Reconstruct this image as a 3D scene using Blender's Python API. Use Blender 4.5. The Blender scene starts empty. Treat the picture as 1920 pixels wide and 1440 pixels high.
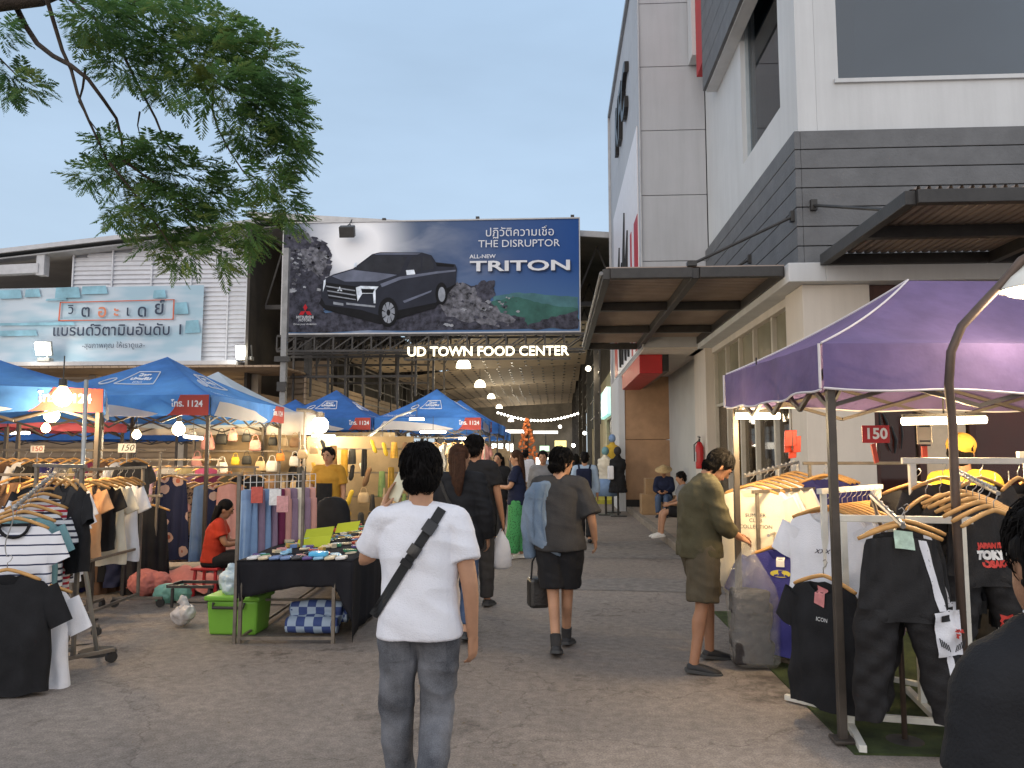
import bpy, bmesh, math, random
import numpy as np
from mathutils import Vector as V, Matrix, noise
from mathutils.geometry import tessellate_polygon

C = bpy.context.scene.collection
sc = bpy.context.scene
R = math.radians
# ------------------------------------------------------------------ camera
EYE = 1.62
PITCH, YAW = R(5.1586), R(3.246)
cd = bpy.data.cameras.new('camera')
cam = bpy.data.objects.new('camera', cd)
C.objects.link(cam)
cam.location = (0, 0, EYE)
cam.rotation_euler = (math.pi / 2 + PITCH, 0, YAW)
cd.sensor_width = 36
cd.lens = 27
cd.clip_start = 0.05
cd.clip_end = 500
sc.camera = cam
# ------------------------------------------------------------------ sky, sun, exposure
SUN_EL, SUN_AZ = R(14), R(200)          # soft dusk light from behind the camera
w = bpy.data.worlds.new('World')
sc.world = w
w.use_nodes = True
nt = w.node_tree
nt.nodes.clear()
N = nt.nodes.new
wo = N('ShaderNodeOutputWorld')
sky = N('ShaderNodeTexSky')
sky.sky_type = 'NISHITA'
sky.sun_disc = False
sky.sun_elevation = SUN_EL
sky.sun_rotation = SUN_AZ
b1 = N('ShaderNodeBackground')
b1.inputs[1].default_value = 0.03
nt.links.new(sky.outputs[0], b1.inputs[0])
tc = N('ShaderNodeTexCoord')
sx = N('ShaderNodeSeparateXYZ')
nt.links.new(tc.outputs['Generated'], sx.inputs[0])
mr = N('ShaderNodeMapRange')
mr.inputs[1].default_value = .35
mr.inputs[2].default_value = -.75
nt.links.new(sx.outputs[1], mr.inputs[0])
cr = N('ShaderNodeValToRGB')
e = cr.color_ramp.elements
e[0].position, e[0].color = 0.0, (.50, .62, .755, 1)
e[1].position, e[1].color = .55, (.405, .55, .735, 1)
e2 = cr.color_ramp.elements.new(.9)
e2.color = (.78, .86, .97, 1)
nt.links.new(sx.outputs[2], cr.inputs[0])
mxc = N('ShaderNodeMix')
mxc.data_type = 'RGBA'
mxc.inputs[7].default_value = (1.08, 1.10, 1.16, 1)     # brighter dusk glow behind the camera
nt.links.new(mr.outputs[0], mxc.inputs[0])
nt.links.new(cr.outputs[0], mxc.inputs[6])
ns = N('ShaderNodeTexNoise')
ns.inputs['Scale'].default_value = 2.2
ns.inputs['Detail'].default_value = 5
mp = N('ShaderNodeMapping')
mp.inputs['Scale'].default_value = (1, 1, 3.5)
nt.links.new(tc.outputs['Generated'], mp.inputs[0])
nt.links.new(mp.outputs[0], ns.inputs[0])
m2 = N('ShaderNodeMapRange')
m2.inputs[1].default_value = .35
m2.inputs[2].default_value = .7
m2.inputs[3].default_value = .93
m2.inputs[4].default_value = 1.1
nt.links.new(ns.outputs[0], m2.inputs[0])
mx = N('ShaderNodeVectorMath')
mx.operation = 'SCALE'
nt.links.new(mxc.outputs[2], mx.inputs[0])
nt.links.new(m2.outputs[0], mx.inputs['Scale'])
b2 = N('ShaderNodeBackground')
b2.inputs[1].default_value = 1.0
nt.links.new(mx.outputs[0], b2.inputs[0])
ad = N('ShaderNodeAddShader')
nt.links.new(b1.outputs[0], ad.inputs[0])
nt.links.new(b2.outputs[0], ad.inputs[1])
nt.links.new(ad.outputs[0], wo.inputs[0])
sl = bpy.data.lights.new('sun', 'SUN')
sl.energy = 0.28
sl.angle = R(40)
sl.color = (1, .95, .92)
so = bpy.data.objects.new('sun', sl)
C.objects.link(so)
so.rotation_euler = V((math.sin(SUN_AZ) * math.cos(SUN_EL), math.cos(SUN_AZ) * math.cos(SUN_EL), math.sin(SUN_EL))).to_track_quat('Z', 'Y').to_euler()
sc.view_settings.view_transform = 'Standard'
sc.view_settings.look = 'None'
sc.view_settings.gamma = 1
sc.view_settings.exposure = 0.0
sc.render.engine = 'CYCLES'
sc.cycles.use_denoising = True
sc.cycles.max_bounces = 5
sc.cycles.diffuse_bounces = 3
sc.cycles.glossy_bounces = 2
sc.cycles.transmission_bounces = 3
sc.cycles.transparent_max_bounces = 8
sc.cycles.sample_clamp_indirect = 3

# ------------------------------------------------------------------ helpers
def S(r, g, b, k=1.0):
    def f(c):
        c /= 255
        return (c / 12.92 if c <= .04045 else ((c + .055) / 1.055) ** 2.4) * k
    return (f(r), f(g), f(b))

MATS = {}
def mat(name, col, rough=.7, var=.15, scale=5, bump=0.0, bscale=60, metal=0, emit=0, spec=.4, ecol=None, trans=0, coat=0):
    if name in MATS:
        return MATS[name]
    m = bpy.data.materials.new(name)
    m.use_nodes = True
    t = m.node_tree
    p = t.nodes['Principled BSDF']
    p.inputs['Roughness'].default_value = rough
    p.inputs['Metallic'].default_value = metal
    p.inputs['Specular IOR Level'].default_value = spec
    if trans:
        p.inputs['Alpha'].default_value = 1 - trans
    if coat:
        p.inputs['Coat Weight'].default_value = coat
    co = t.nodes.new('ShaderNodeTexCoord')
    if var:
        n = t.nodes.new('ShaderNodeTexNoise')
        n.inputs['Scale'].default_value = scale
        n.inputs['Detail'].default_value = 6
        n.inputs['Roughness'].default_value = .62
        t.links.new(co.outputs['Object'], n.inputs[0])
        r = t.nodes.new('ShaderNodeMapRange')
        r.inputs[1].default_value = .3
        r.inputs[2].default_value = .7
        r.inputs[3].default_value = 1 - var
        r.inputs[4].default_value = 1 + var
        t.links.new(n.outputs[0], r.inputs[0])
        s = t.nodes.new('ShaderNodeVectorMath')
        s.operation = 'SCALE'
        s.inputs[0].default_value = col[:3]
        t.links.new(r.outputs[0], s.inputs['Scale'])
        t.links.new(s.outputs[0], p.inputs['Base Color'])
    else:
        p.inputs['Base Color'].default_value = (*col[:3], 1)
    if emit:
        p.inputs['Emission Color'].default_value = (*(ecol or col)[:3], 1)
        p.inputs['Emission Strength'].default_value = emit
    if bump:
        n2 = t.nodes.new('ShaderNodeTexNoise')
        n2.inputs['Scale'].default_value = bscale
        n2.inputs['Detail'].default_value = 3
        t.links.new(co.outputs['Object'], n2.inputs[0])
        bp = t.nodes.new('ShaderNodeBump')
        bp.inputs['Strength'].default_value = bump
        bp.inputs['Distance'].default_value = .02
        t.links.new(n2.outputs[0], bp.inputs['Height'])
        t.links.new(bp.outputs[0], p.inputs['Normal'])
    MATS[name] = m
    return m

def glow(name, col, strength):
    if name in MATS:
        return MATS[name]
    m = bpy.data.materials.new(name)
    m.use_nodes = True
    p = m.node_tree.nodes['Principled BSDF']
    p.inputs['Base Color'].default_value = (.8, .8, .8, 1)
    p.inputs['Emission Color'].default_value = (*col[:3], 1)
    p.inputs['Emission Strength'].default_value = strength
    MATS[name] = m
    return m

def streaked(name, col, rough=.8):
    """painted render with rain streaks and soft dirt"""
    m = mat(name, col, rough, .05, .8, .08, 30)
    t = m.node_tree
    p = t.nodes['Principled BSDF']
    co = [n for n in t.nodes if n.type == 'TEX_COORD'][0]
    mp_ = t.nodes.new('ShaderNodeMapping')
    mp_.inputs['Scale'].default_value = (3.2, 3.2, .22)
    t.links.new(co.outputs['Object'], mp_.inputs[0])
    n = t.nodes.new('ShaderNodeTexNoise')
    n.inputs['Scale'].default_value = 1.0
    n.inputs['Detail'].default_value = 6
    n.inputs['Roughness'].default_value = .7
    t.links.new(mp_.outputs[0], n.inputs[0])
    r = t.nodes.new('ShaderNodeMapRange')
    r.inputs[1].default_value, r.inputs[2].default_value, r.inputs[3].default_value, r.inputs[4].default_value = .28, .58, .90, 1.02
    t.links.new(n.outputs[0], r.inputs[0])
    src = p.inputs['Base Color'].links[0].from_socket
    q = t.nodes.new('ShaderNodeVectorMath')
    q.operation = 'SCALE'
    t.links.new(src, q.inputs[0])
    t.links.new(r.outputs[0], q.inputs['Scale'])
    t.links.new(q.outputs[0], p.inputs['Base Color'])
    return m
def translucent(m, f):
    t = m.node_tree
    p = t.nodes['Principled BSDF']
    tr_ = t.nodes.new('ShaderNodeBsdfTranslucent')
    l = p.inputs['Base Color'].links
    if l:
        t.links.new(l[0].from_socket, tr_.inputs[0])
    else:
        tr_.inputs[0].default_value = p.inputs['Base Color'].default_value
    x = t.nodes.new('ShaderNodeMixShader')
    x.inputs[0].default_value = f
    t.links.new(p.outputs[0], x.inputs[1])
    t.links.new(tr_.outputs[0], x.inputs[2])
    t.links.new(x.outputs[0], t.nodes['Material Output'].inputs[0])
    return m

def glass(name, tint, gloss=.12, rough=.03, fres=1.0):
    if name in MATS:
        return MATS[name]
    m = bpy.data.materials.new(name)
    m.use_nodes = True
    t = m.node_tree
    t.nodes.clear()
    o = t.nodes.new('ShaderNodeOutputMaterial')
    a = t.nodes.new('ShaderNodeBsdfTransparent')
    a.inputs[0].default_value = (*tint, 1)
    g = t.nodes.new('ShaderNodeBsdfGlossy')
    g.inputs['Roughness'].default_value = rough
    l = t.nodes.new('ShaderNodeFresnel')
    l.inputs[0].default_value = 1.5
    ma = t.nodes.new('ShaderNodeMath')
    ma.operation = 'MULTIPLY_ADD'
    ma.inputs[1].default_value = fres
    ma.inputs[2].default_value = gloss
    ma.use_clamp = True
    t.links.new(l.outputs[0], ma.inputs[0])
    x = t.nodes.new('ShaderNodeMixShader')
    t.links.new(ma.outputs[0], x.inputs[0])
    t.links.new(a.outputs[0], x.inputs[1])
    t.links.new(g.outputs[0], x.inputs[2])
    t.links.new(x.outputs[0], o.inputs[0])
    MATS[name] = m
    return m

WM = {}          # world matrix of every object we place
TXT = {}
def text_shape(txt, size=1.0, bold=0.0, align='CENTER', extrude=0.0, shear=0.0, spacing=1.0):
    k = (txt, size, bold, align, extrude, shear, spacing)
    if k not in TXT:
        c = bpy.data.curves.new('tmp', 'FONT')
        c.body = txt
        c.size = size
        c.offset = bold
        c.align_x = align
        c.align_y = 'CENTER'
        c.extrude = extrude
        c.shear = shear
        c.space_character = spacing
        c.resolution_u = 3
        o = bpy.data.objects.new('tmp', c)
        C.objects.link(o)
        me = bpy.data.meshes.new_from_object(o.evaluated_get(bpy.context.evaluated_depsgraph_get()))
        TXT[k] = ([tuple(v.co) for v in me.vertices], [tuple(p.vertices) for p in me.polygons])
        bpy.data.objects.remove(o)
        bpy.data.curves.remove(c)
        bpy.data.meshes.remove(me)
    return TXT[k]

class MB:
    def __init__(s):
        s.v, s.f, s.mi, s.m = [], [], [], 0
    def add(s, vs, fs):
        n = len(s.v)
        s.v += [tuple(p) for p in vs]
        s.f += [tuple(i + n for i in f) for f in fs]
        s.mi += [s.m] * len(fs)
        return s
    def box(s, x0, x1, y0, y1, z0, z1):
        return s.add([(x0, y0, z0), (x1, y0, z0), (x1, y1, z0), (x0, y1, z0), (x0, y0, z1), (x1, y0, z1), (x1, y1, z1), (x0, y1, z1)],
                     [(0, 3, 2, 1), (4, 5, 6, 7), (0, 1, 5, 4), (1, 2, 6, 5), (2, 3, 7, 6), (3, 0, 4, 7)])
    def obox(s, c, a, b, d):
        c, a, b, d = V(c), V(a), V(b), V(d)
        vs = [c + i * a + j * b + k * d for k in (-1, 1) for i, j in ((-1, -1), (1, -1), (1, 1), (-1, 1))]
        return s.add(vs, [(0, 3, 2, 1), (4, 5, 6, 7), (0, 1, 5, 4), (1, 2, 6, 5), (2, 3, 7, 6), (3, 0, 4, 7)])
    def bar(s, p, q, w, h=None, up=(0, 0, 1)):
        p, q = V(p), V(q)
        d = (q - p)
        u = V(up)
        if abs(d.normalized().dot(u)) > .98:
            u = V((0, 1, 0))
        a = d.cross(u).normalized()
        b = a.cross(d).normalized()
        return s.obox((p + q) / 2, d / 2, a * w / 2, b * (h or w) / 2)
    def tube(s, pts, r, n=8, cap=True, ry=None):
        pts = [V(p) for p in pts]
        rs = r if isinstance(r, (list, tuple)) else [r] * len(pts)
        base = len(s.v)
        t0 = (pts[1] - pts[0]).normalized()
        a = t0.cross(V((0, 0, 1)) if abs(t0.z) < .9 else V((0, 1, 0))).normalized()
        vs, fs = [], []
        for i, p in enumerate(pts):
            t = (pts[min(i + 1, len(pts) - 1)] - pts[max(i - 1, 0)]).normalized()
            a = (a - t * a.dot(t)).normalized()
            b = t.cross(a)
            for k in range(n):
                an = 2 * math.pi * k / n
                vs.append(p + a * math.cos(an) * rs[i] + b * math.sin(an) * rs[i])
        for i in range(len(pts) - 1):
            for k in range(n):
                fs.append((i * n + k, i * n + (k + 1) % n, (i + 1) * n + (k + 1) % n, (i + 1) * n + k))
        if cap:
            fs.append(tuple(range(n))[::-1])
            fs.append(tuple((len(pts) - 1) * n + k for k in range(n)))
        return s.add(vs, fs)
    def loft(s, rings, cap=True, close=True):
        n = len(rings[0])
        vs = [p for r in rings for p in r]
        fs = []
        for i in range(len(rings) - 1):
            for k in range(n if close else n - 1):
                fs.append((i * n + k, i * n + (k + 1) % n, (i + 1) * n + (k + 1) % n, (i + 1) * n + k))
        if cap and close:
            fs.append(tuple(range(n))[::-1])
            fs.append(tuple((len(rings) - 1) * n + k for k in range(n)))
        return s.add(vs, fs)
    def ball(s, c, r, n=10, m=7, rot=None):
        c = V(c)
        r = V(r) if hasattr(r, '__len__') else V((r, r, r))
        vs, fs = [], []
        for i in range(m + 1):
            th = math.pi * i / m
            for k in range(n):
                ph = 2 * math.pi * k / n
                p = V((r.x * math.sin(th) * math.cos(ph), r.y * math.sin(th) * math.sin(ph), r.z * math.cos(th)))
                if rot is not None:
                    p = rot @ p
                vs.append(c + p)
        for i in range(m):
            for k in range(n):
                fs.append((i * n + k, (i + 1) * n + k, (i + 1) * n + (k + 1) % n, i * n + (k + 1) % n))
        return s.add(vs, fs)
    def poly(s, pts):
        pts = [V(p) for p in pts]
        return s.add(pts, [tuple(t) for t in tessellate_polygon([pts])])
    def grid(s, nu, nv, fn):
        vs = [fn(i / nu, j / nv) for j in range(nv + 1) for i in range(nu + 1)]
        fs = [(j * (nu + 1) + i, j * (nu + 1) + i + 1, (j + 1) * (nu + 1) + i + 1, (j + 1) * (nu + 1) + i) for j in range(nv) for i in range(nu)]
        return s.add(vs, fs)
    def text(s, txt, size, fn, **k):
        vs, fs = text_shape(txt, size, **k)
        return s.add([fn(*p) for p in vs], fs)
    def build(s, name, m, parent=None, smooth=False, bev=0, solid=0, sub=0, merge=False):
        ms = m if isinstance(m, (list, tuple)) else [m]
        vs = [V(p) for p in s.v]
        if parent is None:
            lo = [min(p[i] for p in vs) for i in range(3)]
            hi = [max(p[i] for p in vs) for i in range(3)]
            M = Matrix.Translation(((lo[0] + hi[0]) / 2, (lo[1] + hi[1]) / 2, lo[2]))
        else:
            M = WM[parent.name]
        I = M.inverted()
        me = bpy.data.meshes.new(name)
        me.from_pydata([I @ p for p in vs], [], s.f)
        for q in ms:
            me.materials.append(q)
        if len(ms) > 1:
            me.polygons.foreach_set('material_index', s.mi)
        if merge:
            bm = bmesh.new()
            bm.from_mesh(me)
            bmesh.ops.remove_doubles(bm, verts=bm.verts, dist=1e-4)
            bmesh.ops.recalc_face_normals(bm, faces=bm.faces)
            bm.to_mesh(me)
            bm.free()
        if smooth:
            me.polygons.foreach_set('use_smooth', [True] * len(me.polygons))
        o = bpy.data.objects.new(name, me)
        C.objects.link(o)
        if parent is None:
            o.matrix_world = M
            WM[o.name] = M
        else:
            o.parent = parent
            WM[o.name] = M.copy()
        if solid:
            q = o.modifiers.new('solid', 'SOLIDIFY')
            q.thickness = solid
            q.offset = 0
        if bev:
            q = o.modifiers.new('bevel', 'BEVEL')
            q.width = bev
            q.segments = 2
            q.limit_method = 'ANGLE'
        if sub:
            q = o.modifiers.new('sub', 'SUBSURF')
            q.levels = q.render_levels = sub
        return o

def tag(o, label, cat, group=None):
    o['label'] = label
    o['category'] = cat
    if group:
        o['group'] = group
    return o
def kind(o, k):
    o['kind'] = k
    return o
def thing(name, label, cat, loc=(0, 0, 0), group=None, rz=0):
    o = bpy.data.objects.new(name, None)
    C.objects.link(o)
    o.empty_display_size = .1
    o.location = loc
    o.rotation_euler = (0, 0, rz)
    WM[o.name] = Matrix.Translation(loc) @ Matrix.Rotation(rz, 4, 'Z')
    return tag(o, label, cat, group)
def dup(o, loc, label, rz=None, group=None, parent=None):
    c = o.copy()
    C.objects.link(c)
    if parent is None:
        c.location = loc
        if rz is not None:
            c.rotation_euler = (0, 0, rz)
        c['label'] = label
        if group:
            c['group'] = group
    else:
        c.parent = parent
    for ch in list(o.children):
        dup(ch, None, None, parent=c)
    return c
def lamp(name, loc, energy, col, size=.05, typ='POINT', rot=None, sx=1, sy=.1, spot=None):
    l = bpy.data.lights.new(name, typ)
    l.energy = energy
    l.color = col
    if typ == 'AREA':
        l.shape = 'RECTANGLE'
        l.size, l.size_y = sx, sy
    else:
        l.shadow_soft_size = size
    if spot:
        l.spot_size = spot
        l.spot_blend = .6
    o = bpy.data.objects.new(name, l)
    C.objects.link(o)
    o.location = loc
    if rot is not None:
        o.rotation_euler = rot
    return o

# a ray through a point of the 1920 x 1440 view, used to read off real positions
CF = V((-math.sin(YAW) * math.cos(PITCH), math.cos(YAW) * math.cos(PITCH), math.sin(PITCH)))
CR = V((math.cos(YAW), math.sin(YAW), 0))
CU = CR.cross(CF)
def ray(X, Y):
    return CF + CR * ((X - 960) / 1440) + CU * ((720 - Y) / 1440)
def aty(X, Y, y):
    d = ray(X, Y)
    return V((0, 0, EYE)) + d * (y / d.y)
def atx(X, Y, x):
    d = ray(X, Y)
    return V((0, 0, EYE)) + d * (x / d.x)
def atz(X, Y, z):
    d = ray(X, Y)
    return V((0, 0, EYE)) + d * ((z - EYE) / d.z)

def walls(mb, axis, p0, p1, a0, a1, z0, z1, holes):
    A = sorted({a0, a1, *[h[0] for h in holes], *[h[1] for h in holes]})
    Z = sorted({z0, z1, *[h[2] for h in holes], *[h[3] for h in holes]})
    for i in range(len(A) - 1):
        for j in range(len(Z) - 1):
            ca, cz = (A[i] + A[i + 1]) / 2, (Z[j] + Z[j + 1]) / 2
            if any(h[0] < ca < h[1] and h[2] < cz < h[3] for h in holes):
                continue
            if axis == 'x':
                mb.box(p0, p1, A[i], A[i + 1], Z[j], Z[j + 1])
            else:
                mb.box(A[i], A[i + 1], p0, p1, Z[j], Z[j + 1])
# ------------------------------------------------------------------ ground
def asphalt():
    m = bpy.data.materials.new('asphalt')
    m.use_nodes = True
    t = m.node_tree
    p = t.nodes['Principled BSDF']
    L = t.links.new
    co = t.nodes.new('ShaderNodeTexCoord')
    def nz(scale, det=6, rough=.6):
        n = t.nodes.new('ShaderNodeTexNoise')
        n.inputs['Scale'].default_value = scale
        n.inputs['Detail'].default_value = det
        n.inputs['Roughness'].default_value = rough
        L(co.outputs['Object'], n.inputs[0])
        return n
    def ramp(src, stops):
        r = t.nodes.new('ShaderNodeValToRGB')
        el = r.color_ramp.elements
        for i, (q, c) in enumerate(stops):
            x = el[i] if i < 2 else el.new(q)
            x.position = q
            x.color = (*c, 1)
        L(src, r.inputs[0])
        return r
    def mul(a, b, f=1):
        q = t.nodes.new('ShaderNodeMix')
        q.data_type = 'RGBA'
        q.blend_type = 'MULTIPLY'
        q.inputs[0].default_value = f
        L(a, q.inputs[6])
        L(b, q.inputs[7])
        return q.outputs[2]
    big = ramp(nz(.35).outputs[0], [(.3, (.170, .145, .128)), (.7, (.256, .220, .194))])
    grain = ramp(nz(85, 3, .8).outputs[0], [(.32, (.62, .62, .62)), (.66, (1.28, 1.27, 1.25))])
    mid = ramp(nz(14, 4).outputs[0], [(.35, (.8, .8, .8)), (.65, (1.12, 1.12, 1.12))])
    st = ramp(nz(1.1, 5, .7).outputs[0], [(.30, (.62, .60, .59)), (.40, (1, 1, 1))])
    vo = t.nodes.new('ShaderNodeTexVoronoi')
    vo.feature = 'DISTANCE_TO_EDGE'
    vo.inputs['Scale'].default_value = .55
    nv = nz(1.7, 5)
    av = t.nodes.new('ShaderNodeVectorMath')
    av.operation = 'MULTIPLY_ADD'
    av.inputs[1].default_value = (.9, .9, .9)
    L(nv.outputs['Color'], av.inputs[0])
    L(co.outputs['Object'], av.inputs[2])
    L(av.outputs[0], vo.inputs['Vector'])
    ck = ramp(vo.outputs['Distance'], [(.002, (.62, .6, .6)), (.007, (1, 1, 1))])
    oil = ramp(nz(.55, 6, .75).outputs[0], [(.335, (.42, .41, .40)), (.41, (1, 1, 1))])
    pale = ramp(nz(.22, 5, .6).outputs[0], [(.52, (1, 1, 1)), (.62, (1.22, 1.2, 1.18))])
    peb = t.nodes.new('ShaderNodeTexVoronoi')
    peb.inputs['Scale'].default_value = 55
    L(co.outputs['Object'], peb.inputs['Vector'])
    pr = ramp(peb.outputs['Distance'], [(.07, (2.0, 1.95, 1.9)), (.13, (1, 1, 1))])
    c = mul(mul(mul(mul(mul(mul(mul(big.outputs[0], grain.outputs[0]), mid.outputs[0]), st.outputs[0], .8), ck.outputs[0], .8), pr.outputs[0], .5), oil.outputs[0], .75), pale.outputs[0])
    L(c, p.inputs['Base Color'])
    p.inputs['Roughness'].default_value = .85
    p.inputs['Specular IOR Level'].default_value = .3
    bp = t.nodes.new('ShaderNodeBump')
    bp.inputs['Strength'].default_value = .4
    bp.inputs['Distance'].default_value = .012
    L(nz(110, 3).outputs[0], bp.inputs['Height'])
    L(bp.outputs[0], p.inputs['Normal'])
    return m
mb = MB()
mb.add([(-60, -30, 0), (60, -30, 0), (60, 160, 0), (-60, 160, 0)], [(0, 1, 2, 3)])
kind(mb.build('ground', asphalt()), 'structure')
# patched strip of road and darker mended squares
mdark = mat('tar_patch', (.185, .165, .15), .8, .35, 9, .5, 90)
mb = MB()
mb.add([(-.1, 9.4, .004), (2.0, 9.2, .004), (2.0, 10.1, .004), (.9, 10.25, .004), (-.05, 10.0, .004)], [(0, 1, 2, 3, 4)])
mb.add([(.4, 12.2, .004), (1.95, 12.1, .004), (1.95, 14.6, .004), (.6, 14.4, .004)], [(0, 1, 2, 3)])
kind(mb.build('road', mdark), 'structure')
# pavement beside the restaurant, with a kerb
mconc = mat('pavement_concrete', (.27, .215, .165), .85, .22, 3, .4, 50)
mb = MB()
mb.box(2.13, 14, 8.4, 25, -.05, .12)
kind(mb.build('pavement', mconc), 'structure')
mb = MB()
y = 8.25
while y < 25:
    mb.box(1.98, 2.127, y, y + .985, -.05, .125)
    y += 1.0
mb.box(2.13, 14, 8.25, 8.397, -.05, .125)
kind(mb.build('kerb', mat('kerb_concrete', (.2, .17, .14), .85, .25, 4, .4, 40), bev=.012), 'structure')
# worn green turf mat under the purple stall
mb = MB()
random.seed(3)
mb.box(1.60, 4.9, 4.40, 8.15, -.02, .012)
mturf = mat('turf', (.055, .075, .022), .95, .45, 7, 1.0, 220)
tag(mb.build('turf_mat', mturf), 'worn green artificial turf mat under the purple stall', 'turf mat')

# ------------------------------------------------------------------ restaurant
mwhite = streaked('white_render', (.56, .57, .58))
mwarmw = streaked('cream_render', (.62, .57, .51))
mpanel = streaked('tower_panel', (.42, .43, .455), .7)
mclad = mat('grey_plank', (.125, .128, .135), .65, .16, 3.5, .3, 30)
mdk = mat('dark_steel', (.035, .033, .032), .5, .25, 6, .1, 40)
msil = mat('silver_trim', (.36, .36, .37), .45, .12, 4, 0, metal=.6)
mred = mat('sign_red', (.42, .02, .025), .5, .12, 2)
mwood = mat('wood_veneer', (.36, .215, .12), .55, .2, 2.2)
mblk = mat('black_letter', (.012, .012, .014), .4, .1)
mgl = glass('window_blue_glass', (.36, .46, .54), .09, fres=.7)
mglc = glass('shop_glass', (.72, .70, .66), .01, fres=.35)
mfrost = mat('frosted_film', (.22, .21, .15), .22, .18, 1.3, spec=.6)
rest = thing('restaurant_building', 'white and grey two-storey restaurant with plank band and awnings', 'building', (3.25, 10.1, 0))
mb = MB()
walls(mb, 'x', 3.25, 3.5, 10.1, 16.1, 4.05, 12.8, [(10.85, 13.05, 6.58, 9.35)])
walls(mb, 'y', 10.1, 10.35, 3.503, 14, 4.05, 12.8, [(3.80, 13.5, 6.6, 9.35)])
mb.box(3.6, 14, 10.45, 16.1, 9.7, 9.9)
mb.build('upper_wall', mwhite, rest)
mb = MB()
mb.box(3.38, 3.42, 10.85, 13.05, 6.58, 9.35)
wl = mb.build('window', mgl, rest)
mb = MB()
mb.box(3.33, 3.40, 10.85, 10.90, 6.58, 9.35); mb.box(3.33, 3.40, 13.0, 13.05, 6.58, 9.35); mb.box(3.33, 3.40, 10.9, 13.0, 6.58, 6.63); mb.box(3.33, 3.40, 10.9, 13.0, 9.3, 9.35)
mb.build('frame', mat('alu_frame', (.42, .47, .5), .4, .08, metal=.3), wl)
mb = MB()
mb.box(3.80, 13.5, 10.24, 10.28, 6.6, 9.35)
wf = mb.build('window', mgl, rest)
mb = MB()
mb.box(3.74, 13.5, 10.06, 10.097, 6.545, 6.60)
mb.build('sill', mwhite, wf)
mb = MB()
mb.box(6.9, 6.95, 10.2, 10.3, 6.6, 9.35)
mb.build('frame', mat('alu_frame', (.42, .47, .5)), wf)
# dark rooms behind the upper glass
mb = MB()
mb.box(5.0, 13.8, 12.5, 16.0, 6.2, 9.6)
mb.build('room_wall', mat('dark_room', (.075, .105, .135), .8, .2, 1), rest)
# plank band
mb = MB()
for i in range(7):
    z = 4.055 + i * .26
    mb.box(3.17, 3.247, 10.02, 16.08, z + .006, z + .254)
    mb.box(3.25, 14, 10.02, 10.097, z + .006, z + .254)
mb.build('plank_band', mclad, rest, bev=.006)
# ledge over the ground floor
mb = MB()
mb.box(2.98, 3.45, 9.82, 17.35, 3.80, 4.047)
mb.box(3.45, 14, 9.82, 10.3, 3.80, 4.047)
mb.build('ledge', mwhite, rest, bev=.01)
# ground floor: corner pillar, far column, side wall
mb = MB()
mb.box(3.2, 4.05, 10.0, 10.75, .1, 3.797)
mb.build('pillar', mwarmw, rest, bev=.008)
mb = MB()
mb.box(3.1, 3.5, 16.0, 17.3, .1, 3.797)
mb.build('pillar', mwarmw, rest, bev=.008)
mb = MB()
mb.box(3.24, 3.5, 10.75, 16.0, .1, .42)
mb.build('plinth', mwarmw, rest, bev=.008)
mb = MB()
mb.box(3.24, 3.5, 10.75, 16.0, 3.68, 3.797)
mb.build('lintel', mwarmw, rest, bev=.008)
mb = MB()
mb.box(3.22, 3.5, 17.3, 22.0, .1, 3.82)
mb.build('side_wall', mat('shaded_white_render', (.50, .50, .48), .8, .08, 1), rest)  # white wall, its shade under the soffit put into the grey
# shop windows to the lane
ys = [10.75, 11.75, 12.85, 13.85, 14.9, 16.0]
mal = mat('alu_frame_light', (.5, .47, .41), .5, .1, 4, metal=.2)
for a, b in zip(ys[:-1], ys[1:]):
    mb = MB()
    mb.box(3.35, 3.37, a + .035, b - .035, 2.62, 3.68)
    wo_ = mb.build('upper_window', mfrost, rest)
    mb = MB()
    mb.box(3.35, 3.37, a + .035, b - .035, .42, 2.56)
    wo_ = mb.build('window', mglc, rest)
mb = MB()
for y in ys[1:-1]:
    mb.box(3.28, 3.40, y - .035, y + .035, .42, 3.68)
mb.box(3.28, 3.40, 10.75, 10.785, .42, 3.68); mb.box(3.28, 3.40, 15.965, 16.0, .42, 3.68)
for a, b in zip(ys[:-1], ys[1:]):
    mb.box(3.30, 3.39, a + .035, b - .035, 2.56, 2.62)
mb.build('window_frame', mal, rest, bev=.004)
# glazed shop front facing the stall
mbr = mat('brown_frame', (.06, .022, .016), .5, .2, 5)
mb = MB()
xs = [4.05, 4.62, 5.25, 6.6, 8.2, 10, 12, 13.9]
for x in xs:
    mb.box(x, x + .08, 10.08, 10.2, .12, 3.797)
for a, b in zip(xs[:-1], xs[1:]):
    mb.box(a + .08, b, 10.08, 10.2, 2.72, 2.8); mb.box(a + .08, b, 10.08, 10.2, .12, .3); mb.box(a + .08, b, 10.08, 10.2, 3.6, 3.797)
mb.build('shop_front_frame', mbr, rest, bev=.005)
mb = MB()
for a, b in zip(xs[:-1], xs[1:]):
    mb.box(a + .08, b, 10.13, 10.15, .3, 2.72); mb.box(a + .08, b, 10.13, 10.15, 2.8, 3.6)
mb.build('shop_front_glass', mglc, rest)
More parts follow.
